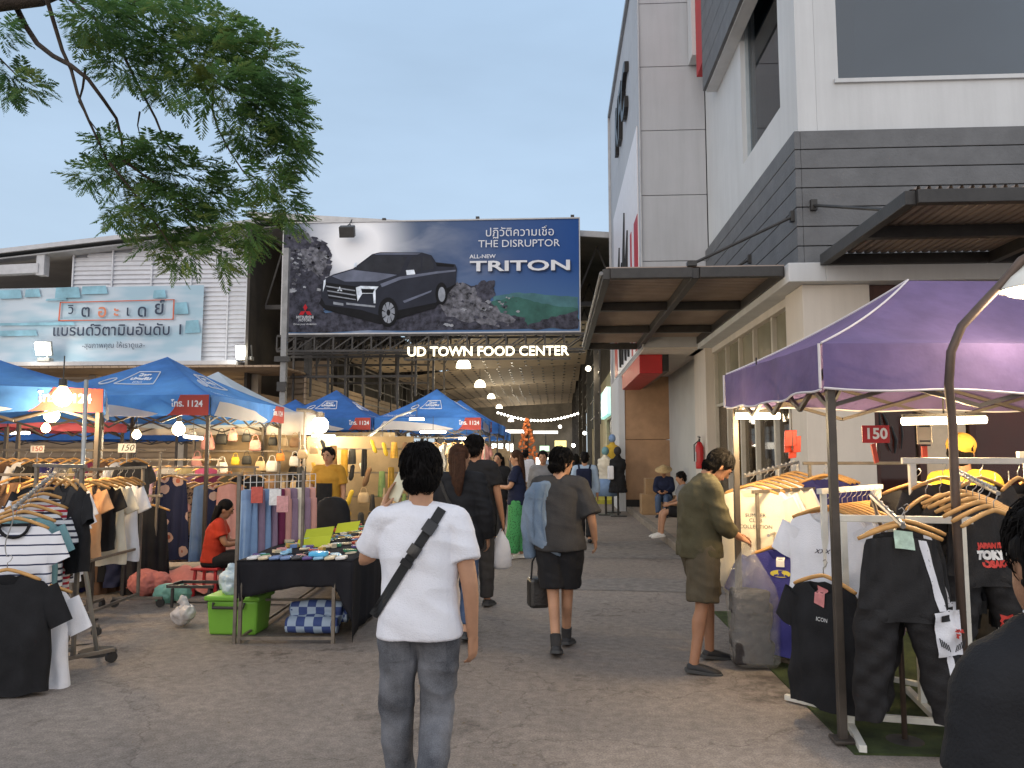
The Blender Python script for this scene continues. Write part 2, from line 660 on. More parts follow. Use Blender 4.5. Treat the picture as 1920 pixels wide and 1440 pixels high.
# cream sticker with black brush strokes on the second pane
mb = MB()
mb.box(4.72, 5.22, 10.115, 10.125, 1.25, 2.68)
st_ = mb.build('window_sticker', mat('sticker_cream', (.62, .5, .36), .6, .1), rest)
mb = MB()
def strk(pts, wd):
    P = [aty(a, b, 10.105) for a, b in pts]
    mb.tube(P, [wd * q for q in ([.4] + [1] * (len(P) - 2) + [.4])], 6)
strk([(1655, 775), (1662, 790), (1668, 812)], .02)
strk([(1648, 770), (1650, 800), (1660, 822), (1670, 846)], .016)
strk([(1672, 800), (1680, 825), (1678, 850)], .022)
strk([(1688, 780), (1692, 815), (1690, 842)], .014)
mb.build('brush_stroke', mblk, st_)
# interior: floor, back walls, counter glow
mb = MB()
mb.box(4.0, 13.9, 12.2, 12.4, .12, 3.75)
mb.box(5.6, 5.8, 12.4, 15.9, .12, 3.75)
mb.build('inner_wall', mat('maroon_wall', (.20, .03, .025), .6, .2, 1.5), rest)
mb = MB()
mb.box(3.5, 13.9, 10.4, 15.9, 3.70, 3.76)
mb.box(3.5, 5.6, 16.0, 16.1, .12, 3.70)
mb.build('inner_ceiling', mat('inner_ceiling', (.2, .16, .13), .7, .1), rest)
mb = MB()
mb.box(4.4, 5.0, 12.6, 15.5, .12, 1.1)
for i in range(4):
    mb.box(4.0 + (i % 2) * .8, 4.35 + (i % 2) * .8, 11.0 + .35 * i, 11.3 + .35 * i, .12, .95)
mb.build('counter', mat('counter_dark', (.06, .04, .035), .5, .2), rest, bev=.01)
mgw = glow('inner_lamp', (1, .84, .6), 9)
for x, y, z in ((4.3, 12.2, 2.35), (4.1, 14.3, 2.2), (4.6, 15.2, 2.3), (4.9, 13.2, 2.4), (6.6, 11.6, 2.9), (8.0, 11.5, 2.2)):
    mb = MB()
    mb.tube([(x, y, 3.7), (x, y, z + .16)], .008, 6)
    p_ = mb.build('pendant_cord', mdk, rest)
    mb = MB()
    mb.loft([[V((x + r * math.cos(a), y + r * math.sin(a), zz)) for a in [k * math.pi / 5 for k in range(10)]] for r, zz in ((.03, z + .18), (.07, z + .12), (.1, z))])
    mb.build('pendant_lamp', mgw, p_, smooth=True)
lamp('inner_light', (4.4, 13.2, 2.0), 16, (1, .8, .55), .3)
lamp('inner_light', (7.0, 11.3, 2.6), 10, (1, .6, .4), .3)
# tower
mb = MB()
mb.box(1.93, 6.0, 16.16, 24.75, 3.86, 12.75)
mb.build('tower_core', mat('tower_core', (.08, .08, .085), .7, .1), rest)
mb = MB()
zz = [3.83, 5.67, 7.10, 8.53, 9.96, 11.4, 12.8]
for a, b in zip(zz[:-1], zz[1:]):
    mb.box(1.86, 3.23, 16.1, 16.155, a + .007, b - .007)
    mb.box(1.86, 1.925, 16.16, 24.8, a + .003, b - .003)
mb.build('tower_panel', mpanel, rest, bev=.004)
mb = MB()
mb.box(1.86, 3.2, 16.16, 22.0, 3.80, 3.855)
mb.build('soffit', mat('soffit', (.55, .5, .45), .8, .08, 1), rest)
mb = MB()
mb.box(1.78, 1.855, 16.06, 24.86, 12.72, 12.86); mb.box(1.78, 1.855, 24.74, 24.86, 0.1, 12.72); mb.box(1.82, 1.855, 16.06, 16.10, 3.84, 12.72)
mb.build('edge_trim', msil, rest, bev=.005)
# lettering and banner on the tower's lane side
def side(y0, z0, x=1.82):
    return lambda a, b, c: V((x - c, y0 - a, z0 + b))
mb = MB()
mb.text('KFC', 1.75, side(20.2, 10.7, 1.80), bold=.03, extrude=.05, shear=.25)
mb.build('lettering', mblk, rest)
mb = MB()
mb.box(1.835, 1.857, 16.7, 23.6, 3.9, 8.9)
ban = mb.build('banner', mat('banner_white', (.7, .68, .7), .5, .06), rest)
mb = MB()
for a, b in ((16.72, 17.5), (18.1, 18.4), (22.6, 23.55)):
    mb = MB()
    mb.box(1.825, 1.834, a, b, 3.92, 6.9)
    mb.build('red_stripe', mred, ban)
mb = MB()
for a, zt in ((19.0, 7.2), (19.8, 7.9), (20.7, 6.8), (21.4, 7.4)):
    mb.tube([(1.82, a, 4.0), (1.82, a - .25, 5.2), (1.82, a + .2, 6.2), (1.82, a, zt)], [.04, .1, .07, .02], 6)
mb.build('brush_stroke', mblk, ban)
# wood-clad block below the tower
mb = MB()
mb.box(1.97, 3.22, 22.0, 24.7, .32, 2.0); mb.box(1.97, 3.22, 22.0, 24.7, 2.012, 3.8)
mb.build('wood_panel', mwood, rest, bev=.004)
mb = MB()
mb.box(1.97, 3.22, 22.03, 24.7, .1, .32)
mb.build('plinth', mblk, rest)
mb = MB()
mb.box(1.79, 1.965, 21.95, 24.7, .0, 3.8)
mb.build('pier', mwhite, rest)
mb = MB()
mb.box(1.86, 2.36, 17.0, 21.5, 3.38, 3.796)
rs = mb.build('soffit_sign', mred, rest, bev=.01)
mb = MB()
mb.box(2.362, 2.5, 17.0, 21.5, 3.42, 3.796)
mb.build('black_strip', mblk, rs)  # black strip along the red soffit sign
# plank sign box high on the lane wall
mb = MB()
for i in range(8):
    z = 8.82 + i * .4
    mb.box(2.97, 3.03, 10.6, 14.94, z + .006, z + .394)
sb = mb.build('sign_box', mclad, rest)
mb = MB()
mb.box(3.03, 3.247, 10.6, 14.94, 8.80, 8.86)
mb.build('soffit', mwhite, sb)
mb = MB()
mb.box(2.98, 3.24, 14.96, 15.6, 9.45, 12.0)
mb.build('red_panel', mred, sb)
mb = MB()
mb.box(2.9, 3.24, 15.62, 16.05, 9.95, 12.0)
mb.build('white_return', mwhite, sb)
# fire extinguisher on the far column
fe = thing('fire_extinguisher', 'red fire extinguisher hung on the cream column', 'fire extinguisher', (3.0, 16.3, 1.3))
mb = MB()
mb.loft([[V((3.0 + r * math.cos(a), 16.3 + r * math.sin(a), z)) for a in [k * math.pi / 6 for k in range(12)]] for r, z in ((.08, 1.3), (.085, 1.33), (.085, 1.75), (.05, 1.84), (.03, 1.86))])
mb.build('cylinder', mat('extinguisher_red', (.45, .015, .02), .35, .1), fe, smooth=True)
mb = MB()
mb.tube([(3.0, 16.3, 1.86), (3.0, 16.3, 1.93)], .02, 8); mb.bar((3.0, 16.24, 1.95), (3.0, 16.42, 1.97), .03); mb.tube([(3.0, 16.3, 1.9), (2.9, 16.36, 1.8), (2.9, 16.36, 1.45)], .012, 6)
mb.build('valve', mblk, fe)
mb = MB()
mb.box(2.912, 2.918, 16.24, 16.36, 1.45, 1.65)
mb.build('tag', mwhite, fe)

# awnings
def awning(label, x0, x1, y0, y1, z, nx, ny, along, rods):
    a = thing('awning', label, 'awning', ((x0 + x1) / 2, (y0 + y1) / 2, z), 'steel awnings of the restaurant')
    mb = MB()
    for i in range(nx + 1):
        x = x0 + (x1 - x0) * i / nx
        mb.box(x - .05, x + .05, y0, y1, z, z + .14)
    for j in range(ny + 1):
        y = y0 + (y1 - y0) * j / ny
        for i in range(nx):
            xa = x0 + (x1 - x0) * i / nx + .05
            xb = x0 + (x1 - x0) * (i + 1) / nx - .05
            mb.box(xa, xb, y - .05, y + .05, z + .003, z + .137)
    mb.build('frame', mdk, a, bev=.006)
    mb = MB()
    n = int((y1 - y0 if along == 'x' else x1 - x0) / .07)
    for k in range(n):
        for h, q in ((0, 0), (.5, .028)):
            pass
    pts = []
    L_ = (y1 - y0) if along == 'x' else (x1 - x0)
    m_ = int(L_ / .1)
    prof = []
    for k in range(m_):
        for f_, h in ((0, 0), (.55, 0), (.65, .03), (.9, .03)):
            prof.append(((k + f_) * L_ / m_, h))
    prof.append((L_, 0))
    rings = []
    for q in (0, 1):
        if along == 'x':
            rings.append([V((x0 if q == 0 else x1, y0 + d, z + .15 + h)) for d, h in prof])
        else:
            rings.append([V((x0 + d, y0 if q == 0 else y1, z + .15 + h)) for d, h in prof])
    mb.loft(rings, cap=False, close=False)
    mb.build('sheet', mat('awning_sheet', (.30, .235, .195), .6, .2, 2), a)
    for p, q in rods:
        mb = MB()
        mb.tube([p, q], .022, 6)
        mb.obox(p, (.06, 0, 0), (0, .06, 0), (0, 0, .03))
        mb.obox(q, (.04, 0, 0), (0, .04, 0), (0, 0, .07))
        mb.build('tie_rod', mdk, a)
    return a
aw = awning('steel frame awning of brown sheet over the lane windows', .68, 3.0, 10.0, 16.9, 3.9, 2, 3, 'x', [((1.8, 10.05, 4.1), (3.16, 10.15, 4.75)), ((2.0, 12.3, 4.1), (3.16, 12.4, 4.75)), ((2.0, 14.6, 4.1), (3.16, 14.7, 4.75))])
mb = MB()
mb.tube([(.61, 10.0, 3.98), (.61, 16.9, 3.98)], .028, 8)
mb.build('gutter', mat('dull_pipe', (.16, .16, .165), .5, .2, 4), aw)
awning('steel frame awning of brown sheet above the purple stall', 3.42, 9.6, 7.4, 9.8, 4.0, 3, 2, 'y', [((3.6, 8.2, 4.2), (3.38, 10.0, 4.85)), ((6.4, 8.2, 4.2), (6.4, 10.0, 4.85))])

# ------------------------------------------------------------------ billboard
BY = 25.0
bb = thing('billboard', 'wide blue billboard showing a dark pickup truck on rocks', 'billboard', (-4.2, BY, 5.6))
mb = MB()
mb.box(-9.15, .8, BY, BY + .12, 5.62, 9.38)
def skymat():
    m = bpy.data.materials.new('printed_sky')
    m.use_nodes = True
    t = m.node_tree
    p = t.nodes['Principled BSDF']
    p.inputs['Roughness'].default_value = .9
    p.inputs['Specular IOR Level'].default_value = .1
    L = t.links.new
    co = t.nodes.new('ShaderNodeTexCoord')
    def nz(sc_, sq):
        mp_ = t.nodes.new('ShaderNodeMapping')
        mp_.inputs['Scale'].default_value = sq
        L(co.outputs['Object'], mp_.inputs[0])
        n = t.nodes.new('ShaderNodeTexNoise')
        n.inputs['Scale'].default_value = sc_
        n.inputs['Detail'].default_value = 7
        n.inputs['Distortion'].default_value = .6
        L(mp_.outputs[0], n.inputs[0])
        return n
    def mixc(f, a, b):
        q = t.nodes.new('ShaderNodeMix')
        q.data_type = 'RGBA'
        for s_, i in ((f, 0), (a, 6), (b, 7)):
            if isinstance(s_, tuple):
                q.inputs[i].default_value = (*s_, 1)
            else:
                L(s_, q.inputs[i])
        return q.outputs[2]
    def rng(src, a, b, c=0, d=1):
        q = t.nodes.new('ShaderNodeMapRange')
        for i, v in enumerate((a, b, c, d)):
            q.inputs[i + 1].default_value = v
        L(src, q.inputs[0])
        return q.outputs[0]
    sx_ = t.nodes.new('ShaderNodeSeparateXYZ')
    L(co.outputs['Object'], sx_.inputs[0])
    x, z = sx_.outputs[0], sx_.outputs[2]
    base = mixc(rng(x, -1.0, 4.9), (.115, .15, .22), (.03, .085, .27))
    base = mixc(rng(z, 2.3, .2), base, (.10, .19, .36))
    cl = rng(nz(.9, (.45, 1, 1.3)).outputs[0], .48, .72, 0, .8)
    fade = rng(x, 3.0, -1.5)
    mm = t.nodes.new('ShaderNodeMath')
    mm.operation = 'MULTIPLY'
    L(cl, mm.inputs[0])
    L(fade, mm.inputs[1])
    base = mixc(mm.outputs[0], base, (.42, .44, .50))
    d = t.nodes.new('ShaderNodeVectorMath')
    d.operation = 'DISTANCE'
    d.inputs[1].default_value = (-2.45, 0, 3.0)
    L(co.outputs['Object'], d.inputs[0])
    g = rng(d.outputs['Value'], 2.2, .75)
    gp = t.nodes.new('ShaderNodeMath')
    gp.operation = 'POWER'
    gp.inputs[1].default_value = 1.5
    L(g, gp.inputs[0])
    base = mixc(gp.outputs[0], base, (.95, .95, .97))
    L(base, p.inputs['Base Color'])
    return m
# board's origin is its bottom centre, so the print is laid out from there
mb.build('printed_face', skymat(), bb)
bpy.data.objects['printed_face'].name = 'printed_face'
def B(px, py, k=0):       # a point of the enlarged picture of the board
    q = aty(520 + px / 3.31, 400 + py / 3.31, BY)
    return V((q.x, BY - .006 - .004 * k, q.z))
def flat(name, polys, ms, parent=bb):
    mb = MB()
    for k, mi, pts in polys:
        mb.m = mi
        mb.poly([B(a, b, k) for a, b in pts])
    return mb.build(name, ms, parent)
mrock = mat('print_rock', (.050, .050, .068), .9, .95, 4.5)
mrock2 = mat('print_rock_light', (.30, .31, .34), .9, .7, 3)
mdust = mat('print_dust', (.13, .13, .15), .9, .95, 5)
mgr = mat('print_green', (.045, .13, .11), .9, .4, 1.5)
mgr2 = mat('print_green_far', (.07, .17, .19), .9, .3, 1.5)
random.seed(11)
def rough(pts, amp=8, n=6):
    out = []
    for i in range(len(pts)):
        a, b = V((*pts[i], 0)), V((*pts[(i + 1) % len(pts)], 0))
        for k in range(n):
            q = a.lerp(b, k / n)
            j = 0 if k == 0 else amp
            out.append((q.x + random.uniform(-j, j), q.y + random.uniform(-j, j)))
    return out
polys = [
    (0, 3, rough([(1340, 515), (1480, 492), (1620, 500), (1740, 512), (1866, 520), (1866, 715), (1340, 715)], 3)),
    (1, 2, rough([(1330, 545), (1500, 520), (1640, 560), (1866, 590), (1866, 716), (1330, 716)], 5)),
    (2, 0, rough([(1560, 690), (1700, 640), (1866, 600), (1866, 716), (1560, 716)], 10)),
    (2, 0, rough([(40, 85), (150, 95), (210, 150), (300, 180), (340, 260), (335, 350), (290, 420), (280, 560), (300, 620), (1100, 560), (1130, 430), (1250, 450), (1330, 560), (1400, 640), (1540, 650), (1560, 716), (45, 738)], 12)),
    (3, 1, rough([(1000, 470), (1120, 430), (1240, 480), (1330, 580), (1480, 660), (1300, 690), (1050, 640)], 22)),
    (4, 0, rough([(1225, 450), (1260, 425), (1345, 415), (1355, 500), (1300, 560), (1240, 510)], 8)),
    (4, 1, rough([(130, 260), (220, 210), (300, 230), (320, 320), (280, 390), (190, 360)], 22)),
    (4, 1, rough([(150, 110), (190, 120), (230, 180), (200, 190)], 10)),
    (4, 4, rough([(60, 470), (110, 465), (125, 485), (70, 495)], 5)),
]
for _ in range(120):
    x, y = random.choice([(random.uniform(60, 330), random.uniform(120, 480)), (random.uniform(1000, 1500), random.uniform(470, 705))])
    r = random.uniform(5, 22)
    if y < 120 + (x - 60) * .2:
        continue
    polys.append((5, random.choice([0, 1, 1, 4, 0]), rough([(x - r, y), (x - r * .3, y - r * .6), (x + r, y - r * .2), (x + r * .5, y + r * .5)], 5, 3)))
flat('printed_rocks', polys, [mrock, mdust, mgr, mgr2, mrock2])
# the pickup truck
mbody = mat('print_body', (.026, .029, .042), .9, .25, 1.2)
mbody2 = mat('print_body_light', (.14, .155, .21), .9, .3, 1.5)
mglz = mat('print_glass', (.03, .032, .04), .9, .3, 2)
mhl = mat('print_light', (.74, .80, .88), .9, .3, 6)
mbk = mat('print_black', (.008, .008, .010), .9, .3, 3)
mgy = mat('print_grey', (.28, .30, .34), .9, .3, 4)
tp = [
    (7, 4, [(260, 560), (300, 600), (640, 690), (980, 590), (1110, 440), (1000, 420), (300, 480)]),
    (8, 0, [(275, 440), (300, 405), (350, 380), (470, 345), (590, 255), (640, 243), (900, 245), (958, 262), (985, 305), (1105, 318), (1115, 345), (1108, 440), (1045, 470), (985, 555), (740, 605), (650, 640), (520, 600), (300, 570), (275, 520)]),
    (9, 2, [(482, 350), (600, 262), (808, 272), (760, 378)]),
    (9, 2, [(790, 378), (838, 272), (892, 268), (892, 362)]),
    (9, 2, [(902, 360), (902, 268), (945, 272), (972, 318), (972, 345)]),
    (9, 4, [(985, 308), (1098, 320), (1095, 335), (990, 330)]),
    (9, 1, [(340, 392), (470, 352), (745, 384), (620, 425), (420, 425)]),
    (9, 1, [(600, 258), (640, 248), (890, 250), (870, 258)]),
    (9, 1, [(640, 440), (760, 395), (990, 362), (1108, 352), (1108, 362), (990, 376), (770, 412), (650, 460)]),
    (9, 1, [(780, 545), (960, 478), (955, 490), (790, 558)]),
    (9, 4, [(300, 430), (490, 455), (505, 550), (320, 530)]),
    (10, 5, [(305, 450), (485, 478), (487, 486), (306, 458)]),
    (10, 5, [(312, 478), (488, 506), (490, 514), (313, 486)]),
    (10, 5, [(318, 506), (490, 534), (491, 541), (319, 514)]),
    (10, 3, [(490, 462), (520, 452), (630, 456), (612, 480), (612, 560), (600, 560), (596, 500), (530, 500), (500, 548)]),
    (10, 3, [(290, 420), (302, 410), (302, 440), (285, 490)]),
    (11, 4, [(522, 470), (606, 472), (596, 496), (528, 496)]),
    (10, 5, [(350, 550), (412, 560), (412, 575), (350, 566)]),
    (10, 5, [(430, 555), (610, 575), (608, 586), (430, 568)]),
    (10, 3, [(800, 355), (850, 352), (858, 380), (805, 385)]),
    (10, 3, [(480, 312), (495, 306), (492, 335), (476, 332)]),
]
def ell(cx, cy, rx, ry, n=18):
    return [(cx + rx * math.cos(2 * math.pi * k / n), cy + ry * math.sin(2 * math.pi * k / n)) for k in range(n)]
tp += [(12, 4, ell(690, 615, 62, 92)), (13, 5, ell(692, 618, 40, 66)), (14, 4, ell(692, 618, 12, 20)), (12, 4, ell(1020, 500, 38, 70)), (13, 5, ell(1022, 505, 22, 46))]
for k in range(8):
    a = 2 * math.pi * k / 8
    tp.append((15, 4, [(692 + 12 * math.cos(a), 618 + 20 * math.sin(a)), (692 + 40 * math.cos(a + .16), 618 + 66 * math.sin(a + .16)), (692 + 40 * math.cos(a + .3), 618 + 66 * math.sin(a + .3))]))
# three-diamond emblem on the grille
def diamonds(cx, cy, r, k, mi):
    out = []
    for a in (-90, 30, 150):
        d = V((math.cos(R(a)), math.sin(R(a)), 0))
        n = V((-d.y, d.x, 0))
        c = V((cx, cy, 0))
        out.append((k, mi, [tuple((c + q)[:2]) for q in (d * 0, d * r * .5 + n * r * .289, d * r, d * r * .5 - n * r * .289)]))
    return out
tp += diamonds(390, 475, 19, 12, 3)
flat('printed_truck', tp, [mbody, mbody2, mglz, mhl, mbk, mgy])
mpr = mat('print_red', (.5, .02, .03), .9, .1)
mpw = mat('print_white', (.72, .73, .76), .9, .08)
flat('printed_emblem', diamonds(178, 610, 46, 16, 0), [mpr])
mpp = 25.3 / 1440 / 3.31          # metres per pixel of the enlarged picture
def bt(txt, cx, cy, wpx, hfac=1.0, k=18, m=mpw, name='printed_lettering', **kw):
    vs, _ = text_shape(txt, 1.0, **kw)
    W = max(p[0] for p in vs) - min(p[0] for p in vs)
    s_ = wpx * mpp / W
    o = B(cx, cy, k)
    mb = MB()
    mb.text(txt, 1.0, lambda a, b, c: V((o.x + a * s_, o.y, o.z + b * s_ * hfac)), **kw)
    return mb.build(name, m, bb)
bt('ปฏิวัติความเชื่อ', 1505, 122, 425)
bt('THE DISRUPTOR', 1500, 192, 510, .95)
bt('ALL-NEW', 1275, 272, 165, .9, bold=.015)
mshd = mat('print_shadow', (.03, .04, .08), .9, .1)
bt('TRITON', 1515, 338, 625, .52, 17, mshd, bold=.025)
bt('TRITON', 1510, 331, 625, .52, 19, bold=.025)
bt('MITSUBISHI', 176, 648, 108, 1.2, bold=.01)
bt('MOTORS', 176, 667, 80, 1.1, bold=.01)
bt('Drive your Ambition', 176, 690, 145, 1.0)
mb = MB()
for a, b, c, d in ((-9.19, .84, 5.57, 5.615), (-9.19, .84, 9.385, 9.43), (-9.19, -9.155, 5.615, 9.385), (.805, .84, 5.615, 9.385)):
    mb.box(a, b, BY - .03, BY + .14, c, d)
mb.build('frame', msil, bb)
# truss that carries it
mst = mat('old_steel', (.055, .05, .047), .6, .3, 4)
mb = MB()
for z in (5.02, 5.53):
    for y in (25.0, 25.7):
        mb.bar((-9.3, y, z), (1.0, y, z), .07)
k = 0
x = -9.3
while x < .9:
    for y in (25.0, 25.7):
        mb.bar((x, y, 5.05), (x, y, 5.5), .05)
        mb.bar((x, y + .002, 5.05), (x + .64, y + .002, 5.5), .04)
    x += .64
for x in (-9.0, -5.8, -2.6, .6):
    mb.bar((x, 25.3, 5.5), (x, 25.3, 9.6), .12)
mb.build('truss', mst, bb)
fl = thing('flood_lamp', 'dark floodlight on a bracket over the truck billboard', 'floodlight', tuple(aty(651, 440, 24.5)))
q = aty(651, 434, 24.5)
mb = MB()
mb.obox(q, (.25, 0, 0), (0, .1, .06), (0, -.05, .17))
mb.build('lamp_housing', mdk, fl, bev=.02)
mb = MB()
mb.tube([q + V((-.12, .1, .15)), q + V((0, .3, .35)), (q.x, 25.05, 9.5)], .02, 6); mb.tube([q + V((.12, .1, .15)), q + V((0, .3, .35))], .02, 6)
mb.build('bracket', mdk, fl)
# lit lettering of the market hall
sg = thing('hall_sign', 'glowing white UD TOWN FOOD CENTER letters under the billboard', 'sign', (-2.2, 24.9, 4.7))
vs, _ = text_shape('UD TOWN FOOD CENTER', 1.0, bold=.012, extrude=.05)
s_ = 5.3 / (max(p[0] for p in vs) - min(p[0] for p in vs))
mb = MB()
mb.text('UD TOWN FOOD CENTER', 1.0, lambda a, b, c: V((-2.22 + a * s_, 24.88 - c * s_ * 2, 4.94 + b * s_)), bold=.012, extrude=.05)
mb.build('lettering', glow('sign_glow', (1, .86, .55), 2.2), sg)
mb = MB()
mb.box(-5.0, .5, 24.97, 25.03, 4.68, 4.74); mb.box(-5.0, .5, 24.97, 25.03, 5.16, 5.2)
mb.build('rail', mst, sg)

# ------------------------------------------------------------------ market hall and louvred building
def perf_mat():
    m = mat('ceiling_board', (.27, .215, .155), .8, .12, .8)
    return m
hall = thing('market_hall', 'open food market hall with dark steel roof behind the billboard', 'building', (-4, 26, 0))
mroof = mat('roof_sheet', (.33, .34, .35), .5, .12, 1, metal=.4)
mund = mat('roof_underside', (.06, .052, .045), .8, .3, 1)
mb = MB()
P = lambda x, y: 9.98 - .075 * (x + 10.8)
def slab(mb, x0, x1, y0, y1, zf, t):
    vs = [V((x, y, zf(x, y) + dz)) for dz in (0, t) for x, y in ((x0, y0), (x1, y0), (x1, y1), (x0, y1))]
    mb.add(vs, [(0, 3, 2, 1), (4, 5, 6, 7), (0, 1, 5, 4), (1, 2, 6, 5), (2, 3, 7, 6), (3, 0, 4, 7)])
slab(mb, -10.8, 2.35, 25.9, 80, P, .1)
mb.build('roof', mroof, hall)
mb = MB()
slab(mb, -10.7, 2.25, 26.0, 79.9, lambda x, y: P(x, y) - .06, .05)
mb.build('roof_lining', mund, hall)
mb = MB()
for x0, x1, z in ((-10.8, 2.3, 0), ):
    mb.bar((x0, 25.85, P(x0, 0) + .02), (x1, 25.85, P(x1, 0) + .02), .1, .2)
mb.build('fascia', msil, hall)
# roof trusses, columns
mb = MB()
for y in (27, 33, 39, 45, 51, 57, 63):
    mb.bar((-10.5, y, 6.9), (2.2, y, 6.9), .12, .16)
    x = -10.5
    k = 0
    while x < 1.8:
        mb.bar((x, y, 6.95), (x + .8, y, P(x + .8, y) - .1), .06)
        mb.bar((x + .8, y + .003, P(x + .8, y) - .1), (x + 1.6, y + .003, 6.95), .06)
        x += 1.6
mb.build('roof_truss', mst, hall)
for y in (27, 33, 39, 45, 51, 57, 63):
    for x in (-8.9, 1.45):
        mb = MB()
        mb.box(x - .1, x + .1, y - .1, y + .1, 0, 6.9)
        mb.build('column', mst, hall)
# lattice of dark bars on both flanks
mb = MB()
for x, ya, yb in ((-8.0, 26.5, 60), (1.5, 26, 62)):
    for z in (3.0, 3.7, 4.4, 5.1, 5.8):
        mb.bar((x, ya, z), (x, yb, z), .05)
    y = ya
    while y < yb:
        mb.bar((x, y, 2.6), (x, y, 6.8), .06)
        y += 2.6
for y in (26.4, 29.0):
    for z in (4.3, 5.0):
        mb.bar((-9.3, y, z), (-4.8, y, z), .08)
    for k in range(9):
        x = -9.2 + k * .62
        mb.bar((x, y, 3.6 if k % 3 else 2.5), (x, y, 6.6), .07)
        mb.bar((x, y + .01, 5.0), (x + .62, y + .01, 6.2), .04)
mb.build('lattice', mst, hall)
# hung ceiling boards, tilted alternately
mcb = perf_mat()
brd = [(-8.2, 1.35, 28.0, 35.0, 5.3, 6.5, 5.7, 5.35), (-7.6, 1.3, 36.5, 43.5, 5.2, 6.5, 5.75, 5.25), (-7.4, 1.3, 45.0, 52.0, 5.2, 6.6, 5.7, 5.3), (-7.4, 1.3, 53.5, 62.0, 5.3, 6.2, 5.7, 5.3)]
for x0, x1, y0, y1, a, b, c, d in brd:
    mb = MB()
    def f(u, v):
        return V((x0 + (x1 - x0) * u, y0 + (y1 - y0) * v, (a * (1 - u) + b * u) * (1 - v) + (d * (1 - u) + c * u) * v))
    mb.grid(8, 6, f)
    o = mb.build('ceiling_board', mcb, hall, solid=.05)
    mb = MB()
    for i in range(16):
        for j in range(9):
            q = f((i + .5) / 16, (j + .5) / 9)
            mb.box(q.x - .05, q.x + .05, q.y - .12, q.y + .12, q.z - .045, q.z - .02)
    kind(mb.build('slot', mblk, o), 'stuff')
# far end wall, slatted side, added dark sheets standing in for the shaded interior
mb = MB()
mb.box(-10.8, 2.35, 70, 70.2, 0, 9)
mb.build('end_wall', mat('end_wall', (.24, .21, .17), .8, .4, .8), hall)
mb = MB()
for k in range(22):
    z = .1 + k * .19
    mb.box(-8.75, -8.68, 26.2, 44, z, z + .165)
mb.build('slatted_wall', mat('warm_slat', (.34, .25, .17), .7, .15, 2), hall)
mb = MB(); mb.box(-14.5, -8.95, 31.0, 31.15, 4.2, 9.3); mb.build('inner_wall', mund, hall)  # dark backing added to hide the sky and read as shaded interior
mb = MB(); mb.box(-10.8, -10.7, 26.0, 70, 3.8, 9.7); mb.build('dark_flank', mund, hall)
mb = MB(); mb.box(2.25, 2.33, 26.7, 70, 4.62, 8.95); mb.build('dark_flank', mund, hall)
# pendants
mpen = glow('pendant_glow', (1, .9, .66), 5.5)
pen0 = None
for (X, Y, y, lab) in ((869, 684, 27.5, 'largest glowing dome pendant, hanging just below the lit hall sign'), (900, 721, 36.0, 'second glowing dome pendant under the brown ceiling boards'), (921, 744, 44.0, 'small round pendant, third in the line of hall lamps'), (936, 763, 54.0, 'tiny pendant, fourth in the line of hall lamps'), (958, 788, 60.0, 'bright round lamp low at the far end of the hall')):
    q = aty(X, Y, y)
    pn = thing('pendant_lamp', lab, 'pendant lamp', tuple(q), 'hall pendant lamps')
    mb = MB()
    r0 = .27 * (1.0 if y < 40 else .85)
    mb.loft([[q + V((r * r0 * math.cos(a), r * r0 * math.sin(a), z * r0)) for a in [k * math.pi / 8 for k in range(16)]] for r, z in ((.12, .85), (.5, .72), (.8, .4), (.96, 0), (1, -.42))])
    mb.build('lamp_shade', mpen, pn, smooth=True)
    mb = MB()
    mb.tube([q + V((0, 0, .85 * r0)), (q.x, q.y, 6.9)], .012, 5)
    mb.build('cord', mdk, pn)
    lamp('pendant_light', (q.x, q.y, q.z - .35), 110, (1, .82, .55), .25)
for X, Y, y in ((1103, 690, 30.0), (1186, 811, 30), ):
    pass
q = aty(1103, 691, 27)
mb = MB(); mb.ball(q, .1, 10, 6)
tag(mb.build('wall_lamp', mpen, smooth=True), 'small round lamp on the dark steel beside the awning', 'lamp')
lamp('wall_light', (q.x, q.y - .3, q.z - .2), 25, (1, .85, .6), .1)

# post in front of the hall
po = thing('steel_post', 'slim grey steel post with a box, between billboard and louvres', 'post', (-8.75, 24.2, 0))
mb = MB(); mb.box(-8.84, -8.66, 24.1, 24.28, 0, 8.3)
mb.build('post_shaft', mat('galvanised', (.25, .25, .25), .55, .2, 5, metal=.3), po)
mb = MB(); mb.box(-9.0, -8.5, 23.98, 24.095, 4.55, 4.72); mb.build('clamp_plate', mdk, po)
mb = MB(); mb.box(-8.9, -8.6, 24.0, 24.095, 3.6, 3.9); mb.build('meter_box', mdk, po)

lb = thing('louvred_building', 'low white louvred shed with a blue banner and open ground floor', 'building', (-15, 27, 0))
mlouv = mat('louvre_white', (.66, .67, .71), .6, .08, 2)
mb = MB()
z = 4.95
RZ = lambda x: 9.93 - (-9.9 - x) * .1
n = 0
while z < 9.75:
    # slats stop under the sloping roof
    xl = -17.8
    top = z + .2
    if RZ(-17.8) - .13 < top:
        xl = -9.9 - (9.93 - .13 - top) / .1
    if xl < -11.3:
        mb.add([(xl, 27.06, z), (-11.2, 27.06, z), (-11.2, 26.98, z + .02), (xl, 26.98, z + .02), (xl, 27.06, z + .17), (-11.2, 27.06, z + .17)], [(0, 1, 2, 3), (3, 2, 5, 4)])
    z += .17
mb.build('louvre', mlouv, lb)
mb = MB()
slab(mb, -17.8, -11.2, 27.08, 27.14, lambda x, y: 4.9, .01); mb.add([(-17.8, 27.1, 4.9), (-11.2, 27.1, 4.9), (-11.2, 27.1, RZ(-11.2) - .1), (-17.8, 27.1, RZ(-17.8) - .1)], [(0, 1, 2, 3)])
